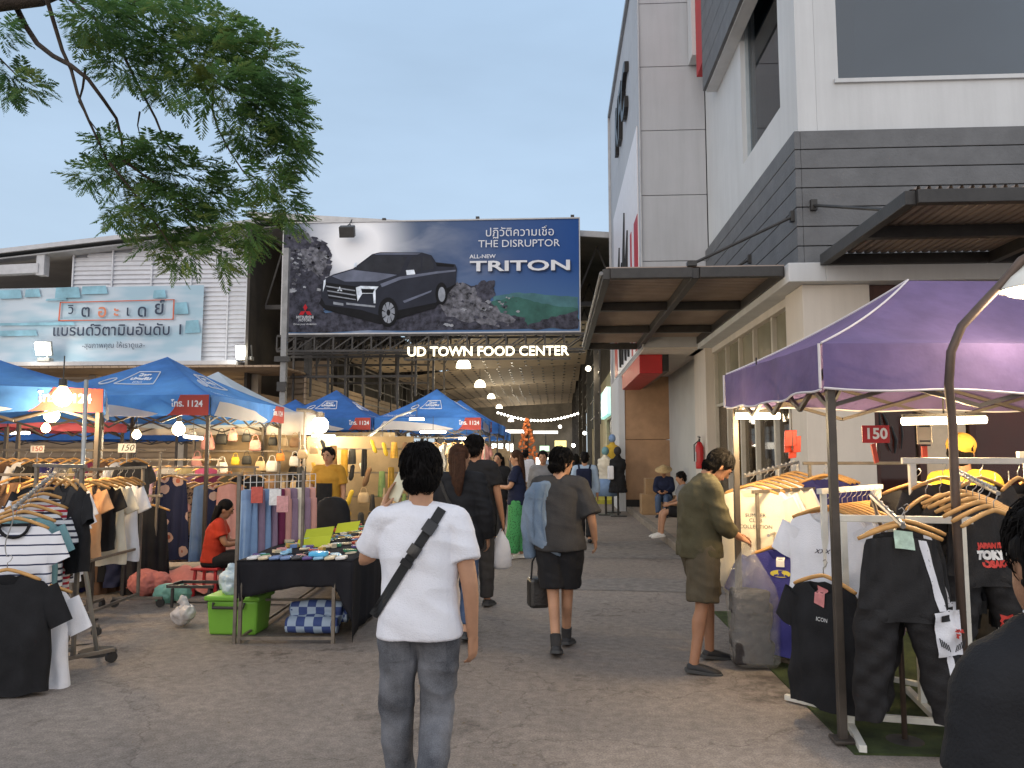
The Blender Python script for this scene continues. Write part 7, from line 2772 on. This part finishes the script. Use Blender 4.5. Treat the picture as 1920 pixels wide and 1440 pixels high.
def handb(q, m, lab, grp, s_=1):
    mb = MB()
    mb.loft([[q + V((s_ * w_ * math.copysign(abs(math.cos(a)) ** .6, math.cos(a)), s_ * d_ * math.sin(a), s_ * z)) for a in [2 * math.pi * i / 16 for i in range(16)]] for z, w_, d_ in ((-.12, .10, .03), (-.2, .13, .05), (-.32, .14, .055), (-.36, .12, .04))])
    o = mb.build('hanging_bag', m, None, smooth=True)
    tag(o, lab, 'bag', grp)
    mb = MB(); mb.tube([q + s_ * V((-.08, 0, -.13)), q + s_ * V((-.05, 0, -.02)), q, q + s_ * V((.05, 0, -.02)), q + s_ * V((.08, 0, -.13))], .008 * s_, 5); mb.build('handle', m, o)
    return o
shelfstall('display frame of yellow and brown slippers behind the phone man', -4.15, -2.35, 12.3, .55, 1.75)
for r_ in range(4):
    for k in range(11):
        c = random.choice(['yellow', 'mustard', 'brown', 'black', 'white', 'green', 'black', 'tan'])
        q = V((-4.08 + k * .165 + random.uniform(-.04, .04), 12.25 + random.uniform(-.06, .02), 1.80 - .36 * r_ + random.uniform(-.07, .05)))
        w_ = random.random()
        if w_ < .5:
            slipper(q, gmat[c], '%s slipper hanging on the slipper frame behind the phone man' % c, '%s slippers on the slipper frame' % c)
        elif w_ < .7:
            handb(q, gmat[c], 'small %s bag hanging among the slippers' % c, 'small %s bags among the slippers' % c, random.uniform(.5, .8))
        else:
            gar('scarf', q, R(random.uniform(-60, 60)), gmat[c], '%s scarf hanging among the slippers' % c, 'hanging_scarf', 'scarf', '%s scarves among the slippers' % c, hanger=False).scale = (1.1, 1.1, random.uniform(.4, .75))
shelfstall('display frame of bags and yellow goods under the large blue canopy', -6.4, -4.5, 13.3, .9, 1.95)
for r_ in range(3):
    for k in range(9):
        c = random.choice(['yellow', 'tan', 'pink', 'white', 'brown', 'brown', 'black', 'tan', 'orange'])
        handb(V((-6.3 + k * .22 + random.uniform(-.05, .05), 13.22 + random.uniform(-.1, .02), 2.02 - .38 * r_ + random.uniform(-.08, .05))), gmat[c], '%s bag hanging on the frame under the large blue canopy' % c, '%s bags on the bag frame' % c, random.uniform(.55, 1.0))
shelfstall('display frame of mixed clothes behind the vendor in mustard', -5.0, -3.3, 15.3, .9, 1.9)
for k in range(10):
    c = random.choice(['white', 'black', 'brown', 'yellow', 'pink', 'tan'])
    gar('tee%d' % (k % 4), V((-4.95 + k * .18, 15.25, 1.98)), R(60 + random.uniform(-20, 20)), gmat[c], '%s T-shirt on the frame behind the vendor in mustard' % c, 'hanging_shirt', 'T-shirt', '%s T-shirts behind the vendor' % c)
for k in range(12):
    c = random.choice(['white', 'white', 'tan', 'black', 'pink', 'yellow'])
    gar('tee%d' % (k % 4), V((-3.9 + k * .2, 17.2 + .05 * (k % 3), 1.95)), R(50 + random.uniform(-30, 30)), gmat[c], '%s T-shirt hung under the blue canopy behind the phone man' % c, 'hanging_shirt', 'T-shirt', '%s T-shirts under the far blue canopy' % c)
rack('steel rail under the blue canopy behind the phone man', (-4.0, 17.2), (-1.6, 17.25), 1.97, foot=.25, name='clothes_rack')
rack('steel rail behind the blue canopies, by the far tall counters', (-3.4, 20.6), (-1.2, 20.7), 1.9, foot=.25)
for k in range(10):
    c = random.choice(['white', 'tan', 'black', 'pink', 'yellow'])
    gar('tee%d' % (k % 4), V((-3.3 + k * .2, 20.62, 1.88)), R(50 + random.uniform(-30, 30)), gmat[c], '%s T-shirt on the rail behind the blue canopies' % c, 'hanging_shirt', 'T-shirt', '%s T-shirts on the far rail' % c)
lamp('stall_light', (-3.2, 11.9, 2.0), 34, (1, .74, .36), .2)
lamp('stall_light', (-5.4, 12.8, 2.05), 45, (1, .74, .36), .2)
lamp('stall_light', (-2.6, 18.0, 2.1), 60, (1, .85, .6), .2)
lamp('stall_light', (-2.4, 21.5, 2.1), 60, (1, .9, .7), .2)
# white sheet curtain at the back of the large canopy
mb = MB(); mb.grid(40, 6, lambda u, v: V((-7.6 + 3.4 * u, 13.6 + .05 * math.sin(u * 40), 1.95 + .42 * v)))
tag(mb.build('pale_awning_sheet', mat('pale_sheet', (.55, .50, .46), .8, .08, 2), None, smooth=True, solid=.004), 'pale cloth strip hanging across the back of the large blue canopy', 'cloth')
# far lit counters, orange tree, lamps at the end of the lane
for X0, X1, Y0, Y1, y, lab in ((922, 962, 832, 850, 26.5, 'white lit stall front at the far end under the low blue canopy'), (1005, 1040, 858, 880, 32, 'white lit counter beyond the orange tree')):
    a, b = aty(X0, Y0, y), aty(X1, Y1, y)
    T = thing('lit_counter', lab, 'stall', ((a.x + b.x) / 2, y, 0), 'far lit counters')
    mb = MB(); mb.box(a.x, b.x, y, y + .08, b.z, a.z); mb.build('lit_sign', glow('lit_white2', (1, .96, .86), 3.0), T)
    mb = MB(); mb.box(a.x, b.x, y - .2, y + .6, 0, .95); mb.box(a.x, a.x + .06, y, y + .1, .95, b.z); mb.box(b.x - .06, b.x, y, y + .1, .95, b.z); mb.build('counter_body', mat('counter_grey', (.25, .24, .23), .6, .2), T)
    lamp('counter_light', ((a.x + b.x) / 2, y - .8, b.z + .2), 50, (1, .92, .75), .3)
ot = thing('orange_tree', 'cone-shaped tree of orange lights at the end of the lane', 'decorated tree', (tuple(aty(988, 850, 33))[0], 33, 0))
q = aty(988, 850, 33); q.z = 0
mb = MB(); mb.tube([q, q + V((0, 0, 2.9))], .07, 8); mb.build('trunk', mbark, ot)
mb = MB()
for _ in range(190):
    t_ = random.random() ** .7
    z = .6 + 2.5 * t_
    r_ = .62 * (1 - t_) + .05
    a = random.uniform(0, 6.28)
    c = q + V((r_ * math.cos(a), r_ * math.sin(a), z))
    mb.ball(c, (random.uniform(.025, .075),) * 3, 6, 4)
mb.build('crown', mat('orange_leaf', (.42, .11, .03), .6, .6, 5, emit=.12, ecol=(1, .3, .08)), ot)
for i, (X, Y, y) in enumerate(((842, 836, 24), (905, 850, 30), (945, 836, 36), (1013, 866, 34), (1050, 800, 36), (1075, 835, 30), (975, 870, 40), (900, 862, 27), (1096, 812, 32))):
    q = aty(X, Y, y)
    mb = MB(); mb.ball(q, .075, 10, 7)
    tag(mb.build('far_lamp', mgwh, None, smooth=True), 'small white lamp dot deep in the lane', 'lamp', 'lamp dots deep in the lane')
lamp('hall_light', (-1.5, 32, 3.2), 80, (1, .9, .7), .4)
lamp('hall_light', (-2.5, 45, 3.6), 260, (1, .9, .7), .4)
lamp('hall_light', (-6.5, 33, 3.0), 110, (1, .8, .5), .4)
lamp('timber_light', (-14, 27.5, 3.2), 90, (1, .75, .4), .4)
# mannequins dressed in yellow, blue and black by the yellow wall
for i, (X, y, c, h_, lab) in enumerate(((1135, 20.6, 'cream', .0, 'dress form in cream top and pale blue skirt by the yellow wall'), (1158, 20.2, 'black', .0, 'dress form in black top with a white bag by the yellow wall'), (1148, 21.4, 'yellow', .35, 'tall dress form in yellow hood with a blue cap by the yellow wall'))):
    q = aty(X, 850, y)
    T = thing('dress_form', lab, 'mannequin', (q.x, y, 0), 'dress forms by the yellow wall')
    mb = MB(); mb.tube([(q.x, y, 0), (q.x, y, .9)], .03, 8); mb.box(q.x - .2, q.x + .2, y - .2, y + .2, 0, .03); mb.build('stand', mdk, T)
    mb = MB()
    mb.loft([[V((q.x + w_ * math.cos(a), y + d_ * math.sin(a), z + h_)) for a in [2 * math.pi * k / 18 for k in range(18)]] for z, w_, d_ in ((.62, .24, .2), (.9, .2, .15), (1.1, .17, .12), (1.3, .21, .13), (1.45, .2, .1), (1.5, .08, .07), (1.58, .055, .055))])
    put('dressed_torso', remesh(mb, .02, 2, folds(.02, (8, 8, 8), i)), gm[c], T)
    mb = MB(); mb.ball((q.x, y, 1.68 + h_), (.10, .11, .12), 12, 8); mb.build('head_form', gm[('teal', 'char', 'blue')[i]], T, smooth=True)
    if i == 0:
        mb = MB(); mb.loft([[V((q.x + w_ * math.cos(a), y + w_ * .8 * math.sin(a), z)) for a in [2 * math.pi * k / 18 for k in range(18)]] for z, w_ in ((.95, .22), (.5, .32))]); mb.build('skirt', gm['blue'], T, smooth=True)
    if i == 1:
        mb = MB(); mb.box(q.x - .28, q.x - .12, y - .25, y - .15, .95, 1.3); mb.build('white_bag', gm['white'], T, bev=.03)
# boxes by the wood panel
for i, (x, y, z, s_) in enumerate(((2.35, 19.4, .12, .5), (2.40, 19.45, .62, .38), (3.0, 19.5, .12, .45))):
    mb = MB(); mb.box(x - s_ / 2, x + s_ / 2, y - s_ / 2, y + s_ / 2, z + .001, z + s_)
    tag(mb.build('cardboard_box', mat('cardboard', (.30, .19, .10), .8, .15, 4), None, bev=.01), ('large cardboard box on the pavement by the straw hat sitter', 'small cardboard box on top of the large one', 'cardboard box behind the straw hat sitter')[i], 'box', 'cardboard boxes by the wood panel')

lamp('hall_light', (-3, 63, 3.0), 380, (1, .9, .72), .4)
# cables lying on the asphalt
for pts, lab in (([(-4.3, 8.35), (-3.9, 8.25), (-3.55, 8.4), (-3.2, 8.15), (-2.9, 8.3), (-2.65, 8.0)], 'black cable lying on the asphalt before the girl in red'), ([(-4.9, 6.4), (-4.5, 6.55), (-4.2, 6.3), (-3.9, 6.5)], 'thin dark cable on the asphalt below the striped shirts')):
    mb = MB(); mb.tube([V((a, b, .012)) for a, b in pts], .009, 6)
    tag(mb.build('cable', mdk, None, smooth=True, sub=1), lab, 'cable')

random.seed(33)
mb = MB()
for _ in range(90):
    x, y = random.uniform(-3.2, 2.0), random.uniform(2.2, 12)
    a, r_ = random.uniform(0, 6.28), random.uniform(.006, .018)
    mb.add([(x + r_ * math.cos(a + q) * (1 if k % 2 else .5), y + r_ * math.sin(a + q) * (1 if k % 2 else .5), .006 + .004 * (k % 2)) for k, q in enumerate((0, 1.57, 3.14, 4.71))], [(0, 1, 2, 3)])
kind(mb.build('litter', mat('dry_leaf', (.16, .12, .07), .8, .5, 3)), 'stuff')

# lit signs and a string of lamps at the far end of the hall
for X0, X1, Y0, Y1, y, col, st, lab in ((880, 905, 830, 842, 40, (1, .95, .85), 3, 'far white lit sign left of the low blue canopy'), (1012, 1030, 836, 846, 50, (.5, 1, .6), 1.2, 'far green lit sign beyond the orange tree'), (1040, 1062, 826, 838, 52, (1, .8, .2), 1.4, 'far yellow lit sign beyond the orange tree'), (940, 985, 806, 812, 60, (1, .97, .9), 3, 'long white light strip at the end of the hall'), (1000, 1046, 808, 813, 60, (1, .97, .9), 3, 'second white light strip at the end of the hall')):
    a, b = aty(X0, Y0, y), aty(X1, Y1, y)
    T = thing('lit_sign', lab, 'sign', ((a.x + b.x) / 2, y, b.z), 'far lit signs')
    mb = MB(); mb.box(a.x, b.x, y, y + .1, b.z, a.z); mb.build('panel', glow('far_sign_%d' % X0, col, st), T)
    mb = MB(); mb.tube([((a.x + b.x) / 2, y + .15, 0), ((a.x + b.x) / 2, y + .15, a.z)], .05, 6); mb.build('post', mst, T)
mb = MB()
for k in range(26):
    t_ = k / 25
    mb.ball(V((-3.6 + 5.2 * t_, 48, 4.15 - .5 * math.sin(math.pi * t_))), .07, 6, 4)
T = thing('light_string', 'string of small white lamps slung across the far hall', 'string lights', (-1, 48, 3.9))
mb.build('bulb', mgwh, T)
mb = MB(); mb.tube([V((-3.6 + 5.2 * k / 25, 48, 4.24 - .5 * math.sin(math.pi * k / 25))) for k in range(26)], .012, 5); mb.build('cord', mdk, T)
# ------------------------------------------------------------------ purple stall
# white rails and racks
rw = rack('white square-tube rack of white T-shirts inside the purple stall', (1.72, 5.10), (2.34, 5.78), 1.365, mrkw, foot=.3, wheels=False, w_=.035, base=.012)
seq = ['white', 'white', 'white', 'cream', 'white', 'white', 'white', 'mauve', 'white', 'cream', 'red']
for i, c in enumerate(seq):
    q = LP((1.74, 5.12, 1.36), (2.32, 5.76, 1.36), i / 10)
    o = gar(('tee3', 'longtee', 'tee2')[i % 3], q, R(-36 + i * 1.2), gm[c], '%s T-shirt hanging %s from the tent pole on the white rack' % (c, ordi(i)), 'hanging_shirt', 'T-shirt', 'T-shirts on the white rack')
    if i == 0:
        mt_ = mat('ink_dark', (.05, .05, .07), .7, .1)
        printed(o, 'xxx', .06, -.02, -.36, mt_, shear=.4)
# T-shirts on the sloping arm toward the shop window
ra = rack('steel rack with a sloping arm of cream T-shirts by the shop window', (1.62, 6.35), (2.30, 6.95), 1.30, mrk, foot=.28, wheels=False, base=.012)
A0, A1 = aty(1396, 893, 6.4), aty(1496, 866, 7.3)
mb = MB(); mb.tube([A0, A1], .014, 8); mb.tube([A1, (A1.x, A1.y, .05)], .014, 8); mb.tube([A0.lerp(A1, .6), (A0.lerp(A1, .6).x, A0.lerp(A1, .6).y, .03)], .013, 8)
for i in range(12):
    q = LP(A0, A1, i / 12); mb.ball(q + V((0, 0, .016)), .010, 6, 5)
mb.build('sloping_arm', mhook, ra)
for i in range(8):
    q = LP(A0, A1, .10 + i * .12)
    o = gar(('oversize', 'tee3', 'longtee')[i % 3] if i else 'oversize', q, R(-14 - i), gm['cream' if i % 3 == 0 else 'white'], ('cream T-shirt with small dark lettering, front of the sloping arm by the window' if i == 0 else '%s T-shirt behind the lettered cream one on the sloping arm' % ordi(i)), 'hanging_shirt', 'T-shirt', 'T-shirts on the arm by the window')
    if i == 0:
        for tt_, z in (('SUMMER', -.33), ('CLUB', -.37), ('COLLECTION', -.42)):
            printed(o, tt_, .042, .03, z, mat('ink_dark', (.05, .05, .07)))
# navy tee with a yellow oval, low
o = gar('oversize', aty(1462, 1003, 6.12), R(-22), gm['royal'], 'dark blue T-shirt with a yellow oval print behind the clear bag', 'hanging_shirt', 'T-shirt', 'T-shirts hung low in the purple stall')
mey = mat('ink_yellow', (.58, .5, .06), .6, .1)
M = WM[o.name]
mb = MB()
t_ = BVHTree.FromPolygons([v.co for v in o.data.vertices], [list(q.vertices) for q in o.data.polygons])
def onf(x, z, off=.004):
    h = t_.ray_cast(V((x, -1, z)), V((0, 1, 0)))
    return M @ V((x, (h[0].y if h[0] is not None else -.05) - off, z))
vs = [onf(0, -.29)] + [onf(.075 * math.cos(a), -.29 + .028 * math.sin(a)) for a in [k * math.pi / 12 for k in range(24)]]
mb.add(vs, [(0, k + 1, (k + 1) % 24 + 1) for k in range(24)])
mb.build('printed_oval', mey, o)
printed(o, 'IKEA', .040, 0, -.29, gm['royal'], bold=.01)
for a in range(1, len(o.children)):
    pass
pl_ = patch(o, ((-.03, -.17), (.03, -.17), (.03, -.24), (-.03, -.24)), mcardw, 'paper_tag', off=.008)
gar('oversize', aty(1470, 1000, 6.3), R(-16), gm['royal'], 'second dark blue T-shirt hidden behind the yellow oval one', 'hanging_shirt', 'T-shirt', 'T-shirts hung low in the purple stall')
mb = MB(); q = aty(1462, 1003, 6.1); q2 = aty(1466, 998, 6.6); mb.tube([q + V((-.1, -.05, 0)), q2 + V((.05, .2, 0))], .012, 8); mb.tube([q2 + V((.05, .2, 0)), V((q2.x + .05, q2.y + .2, .03))], .013, 8); mb.build('low_arm', mhook, ra)
# navy tees behind the pole
for i in range(3):
    gar('tee2', aty(1545 + 9 * i, 872, 6.9 + .1 * i), R(-10), gm['navy'], '%s navy T-shirt high behind the tent pole' % ordi(i), 'hanging_shirt', 'T-shirt', 'navy T-shirts behind the tent pole')
rb = rack('dark rack of navy T-shirts behind the tent pole', (2.25, 7.0), (3.2, 7.15), 1.52, mrk, foot=.26, wheels=False, base=.012)
# black tee low in front
o = gar('tee3', aty(1543, 1052, 4.80), R(-56), gm['black'], 'black T-shirt with small white print hung low beside the tent pole', 'hanging_shirt', 'T-shirt', 'T-shirts hung low in the purple stall')
patch(o, ((-.05, -.15), (.02, -.17), (.02, -.27), (-.05, -.25)), mat('tag_pink', (.55, .2, .2), .6, .2, 20), 'swing_tag', off=.008)
printed(o, 'ICON', .032, .01, -.34, mat('ink_white', (.66, .66, .66), .6, .1))
# track trousers in front
mwst = cloth('stripe_white', (.66, .66, .70), .05)
msk = cloth('cloth_black_satin', (.017, .016, .017), .25, .6, 8)
mik = mat('ink_red', (.5, .04, .03), .6, .1)
mik2 = mat('ink_white', (.66, .66, .66))
def track(pos, rz, lab, first=False):
    o = gar('track', pos, rz, msk, lab, 'hanging_trousers', 'trousers', 'track trousers of the purple stall')
    patch(o, ((.085, -.075), (.125, -.08), (.205, -.46), (.165, -.46)), mwst, 'white_stripe', nu=3)
    patch(o, ((.185, -.62), (.222, -.62), (.248, -1.0), (.215, -1.0)), mwst, 'white_stripe', nu=3)
    pk_ = patch(o, ((.125, -.445), (.262, -.43), (.27, -.66), (.14, -.675)), mwst, 'cargo_pocket', off=.014)
    patch(o, ((.16, -.46), (.21, -.455), (.212, -.488), (.163, -.493)), mblk, 'pocket_label', off=.019, nu=2, nv=2)
    if first:
        mb = MB()
        M = WM[o.name]
        for tt_, z, sz, mm_ in (('STREETWEAR', -.535, .022, 0), ('STREET', -.565, .030, 0)):
            printed(o, tt_, sz, .202, z, mik, bold=.002)
        mb = MB()
        for sg in (-1, 1):
            for k in range(5):
                a = M @ V((.202 + sg * (.012 + .010 * k), -.105, -.635 + .006 * k)); b = M @ V((.202 + sg * (.022 + .010 * k), -.105, -.60 + .008 * k))
                mb.tube([a, b], .003, 4)
        mb.build('printed_wing', mblk, o)
    return o
q = aty(1686, 985, 4.33)
tk = track(q, R(-6), 'black track trousers with white side stripes and white cargo pocket, in front', True)
tg = patch(tk, ((-.045, -.02), (.05, -.03), (.055, -.125), (-.045, -.115)), mat('tag_mint', (.42, .55, .45), .5, .25, 25), 'swing_tag', off=.03)
track(q + V((.10, .16, .01)), R(-2), 'black track trousers with white stripes directly behind the front pair')
# waterfall arm for them
wf_ = rack('white rack frame with crossed feet under the track trousers', (1.72, 4.78), (2.35, 4.66), 1.22, mrkw, foot=.38, wheels=False, w_=.04, base=.012)
mb = MB(); mb.tube([q + V((0, -.05, .0)), q + V((.06, .5, .13))], .015, 8)
for i in range(7):
    mb.ball(LP(q + V((0, -.05, .016)), q + V((.06, .5, .146)), i / 6), .011, 6, 5)
mb.build('sloping_arm', mhook, wf_)
pl = thing('rack_post', 'thin dark steel post standing before the track trousers', 'post', tuple(atz(1697, 1392, .0)))
q_ = atz(1697, 1392, 0)
mb = MB(); mb.tube([q_, q_ + V((.02, .05, .9))], .016, 8); mb.tube([q_ + V((.02, .05, .9)), q + V((.06, .5, .12))], .012, 6); mb.build('post_shaft', mat('brown_tube', (.10, .07, .055), .45, .25, 6, metal=.4), pl, smooth=True)
mb = MB(); mb.loft([[q_ + V((r_ * math.cos(a), r_ * math.sin(a), z)) for a in [k * math.pi / 9 for k in range(18)]] for r_, z in ((.1, .0), (.1, .012), (.03, .02))]); mb.build('base', mdk, pl)
# black clothes mass with printed trousers at the side
o1 = gar('track', aty(1835, 935, 4.75), R(8), msk, 'black trousers printed TOKYO at the side of the purple stall', 'hanging_trousers', 'trousers', 'dark clothes at the side of the purple stall')
printed(o1, 'JAPAN 1986', .038, .04, -.27, mik, bold=.004)
printed(o1, 'TOKYO', .062, .04, -.325, mik2, bold=.006)
printed(o1, 'OSAKA', .05, .045, -.375, mik, bold=.004)
printed(o1, 'KA', .07, .115, -.78, mik2, bold=.008)
mb = MB()
t1 = BVHTree.FromPolygons([v.co for v in o1.data.vertices], [list(q2.vertices) for q2 in o1.data.polygons])
mb = MB()
for sg in (0,):
    pts = []
    for k in range(14):
        a = 2 * math.pi * k / 14
        x, z = .105 + .045 * math.cos(a) * (1.25 if k % 2 else .8), -.70 + .035 * math.sin(a) * (1.25 if k % 2 else .8)
        h = t1.ray_cast(V((x, -1, z)), V((0, 1, 0)))
        pts.append(WM[o1.name] @ V((x, (h[0].y if h[0] is not None else -.05) - .006, z)))
    mb.add(pts, [tuple(range(14))])
mb.build('printed_blot', mik, o1)
patch(o1, ((.185, -.55), (.21, -.55), (.235, -.95), (.205, -.95)), mwst, 'white_stripe', nu=2)
for i in range(7):
    gar(('tee3', 'jacket', 'longtee')[i % 3], aty(1735 + 26 * i, 905 - 3 * i, 5.0 + .06 * i), R(35 + 4 * i), gm[('black', 'char', 'black', 'char', 'black', 'black', 'char')[i]], '%s dark shirt in the crowded rack below the yellow cap man' % ordi(i), 'hanging_shirt', 'shirt', 'dark clothes at the side of the purple stall')
o = gar('jacket', aty(1718, 882, 5.35), R(-10), gm['char'], 'charcoal jacket on a wooden hanger under the red 150 sign', 'hanging_shirt', 'jacket', 'dark clothes at the side of the purple stall')
for i in range(6):
    bh = bare(LP(aty(1800, 893, 4.6), aty(1862, 925, 4.05), i / 5), R(-4 + 5 * i), 'large bare wooden hanger, %s from the back in the cluster by the lamp pole' % ordi(i), 'bare hangers by the lamp pole')
mb = MB(); a, b = aty(1795, 886, 4.8), aty(1872, 925, 3.95); mb.tube([a, b], .011, 8)
for i in range(14):
    mb.ball(LP(a, b, i / 14) + V((0, 0, .014)), .011, 6, 5)
mb.tube([a, (a.x, a.y, .02)], .014, 8)
tag(mb.build('sloping_arm', mhook, None), 'chrome sloping arm carrying the bare hangers by the lamp pole', 'rail')
rc = rack('white rack with red 150 sign on its corner post', (2.32, 5.18), (3.2, 5.05), 1.56, mrkw, foot=.34, wheels=False, w_=.04, base=.012)
rd = rack('white rack rail at the side of the yellow cap man', (3.15, 5.35), (4.5, 5.3), 1.60, mrkw, foot=.34, wheels=False, w_=.04, base=.012)
for i in range(6):
    gar(('jacket', 'tee1')[i % 2], LP((3.25, 5.34, 1.58), (4.4, 5.3, 1.58), i / 5), R(20 + 8 * i), gm[('black', 'yellow', 'char', 'black', 'brown', 'black')[i]], '%s garment on the white rail before the yellow cap man' % ('black', 'yellow', 'charcoal', 'second black', 'brown', 'third black')[i], 'hanging_shirt', 'shirt', 'garments on the rail by the yellow cap man')
for i, (c, l) in enumerate((('char', 'charcoal T-shirt on the white rail under the cream card'), ('black', 'black jacket on the white rail before the yellow shirt'), ('char', 'charcoal jacket hiding the yellow shirt on the white rail'), ('black', 'black T-shirt last on the white rail before the yellow cap man'))):
    gar(('tee3', 'jacket', 'jacket', 'tee2')[i], LP((2.5, 5.15, 1.55), (3.15, 5.06, 1.55), i / 3), R(8 + 14 * i), gm[c], l, 'hanging_shirt', 'shirt', 'garments on the rail by the yellow cap man')
# signs
t = card('red sign reading 150 on the white rack post', '150', 1642, 814, 5.05, 50, 33, mat('sign_card_red', (.42, .02, .02), .5, .08), mcardw, bold=.03, stick=.10)
card('cream card with dark lines on a red clip beside the tube lamp', '=\n=', 1733, 815, 5.2, 27, 36, mat('card_cream', (.68, .56, .36), .6, .08), mblk, stick=.10)
mb = MB(); q = aty(1640, 850, 5.06); mb.obox(q, (.012, 0, .004), (0, .01, 0), (-.01, 0, .06)); tag(mb.build('red_ribbon', mpred, None), 'red clip ribbon under the red 150 sign', 'clip')
mb = MB(); q = aty(1733, 845, 5.21); mb.obox(q, (.016, 0, 0), (0, .01, 0), (0, 0, .05)); tag(mb.build('red_clip', mpred, None), 'red clip holding the cream card', 'clip')
# red packets hanging by the window
for i in range(5):
    q = aty(1478 + 8 * (i % 3), 822 + 11 * (i // 2), 6.75 + .03 * i)
    mb = MB(); mb.obox(q, (.036, .01, .004), (0, .012, 0), (.004, 0, .07)); o = mb.build('red_packet', mat('packet_red', (.5, .045, .02), .3, .35, 20, spec=.6), None, bev=.006)
    tag(o, 'red sock packet hanging in the bunch before the shop window', 'packet', 'red packets before the shop window')
q = aty(1484, 800, 6.75)
mb = MB(); mb.tube([q + V((0, 0, .3)), q, q + V((0, 0, -.2))], .005, 5)
tag(mb.build('string_hanger', mdk, None), 'dark string from which the red packets hang', 'string')
# tube lamps and curved lamp
tubelamp('warm tube lamp over the cream T-shirts by the shop window', 1380, 1462, 780, 5.9, mgc, 75, (1, .72, .38), r=.024, up=.42)
tubelamp('long warm tube lamp over the black clothes in the purple stall', 1692, 1848, 790, 5.3, mgc, 95, (1, .72, .38), r=.026, Y1=787, up=.42)
lamp('stall_light', (3.6, 5.6, 1.9), 40, (1, .74, .42), .3)
cl_ = thing('arc_lamp', 'dark curved lamp arm rising over the purple canopy with a white dish', 'lamp', (2.55, 4.3, 0))
pts = [aty(1790, 905, 4.35), aty(1786, 800, 4.35), aty(1779, 720, 4.3), aty(1783, 660, 4.28), aty(1803, 612, 4.26), aty(1840, 572, 4.25), aty(1880, 530, 4.22), aty(1915, 488, 4.2), aty(1945, 470, 4.2), aty(1965, 490, 4.2)]
mb = MB(); mb.tube([V((pts[0].x, pts[0].y, 0))] + pts, .024, 10); mb.build('lamp_arm', mat('brown_tube', (.10, .07, .055)), cl_, smooth=True)
mb = MB(); mb.tube([(pts[0].x, pts[0].y, 0), (pts[0].x, pts[0].y, .03)], .13, 16); mb.build('base', mdk, cl_)
q = aty(1938, 540, 4.2)
mb = MB(); mb.loft([[q + V((r_ * math.cos(a), r_ * math.sin(a), z)) for a in [k * math.pi / 12 for k in range(24)]] for r_, z in ((.02, .14), (.05, .12), (.12, .06), (.165, 0), (.17, -.01), (.15, -.005), (.1, .035))], cap=False); mb.build('dish_shade', mat('dish_white', (.7, .68, .62), .4, .08), cl_, smooth=True)
mb = MB(); mb.ball(q + V((0, 0, -.015)), (.13, .13, .035), 16, 8); mb.build('lamp_disc', mgc, cl_, smooth=True)
lamp('arc_light', q + V((0, 0, -.12)), 26, (1, .80, .55), .12)
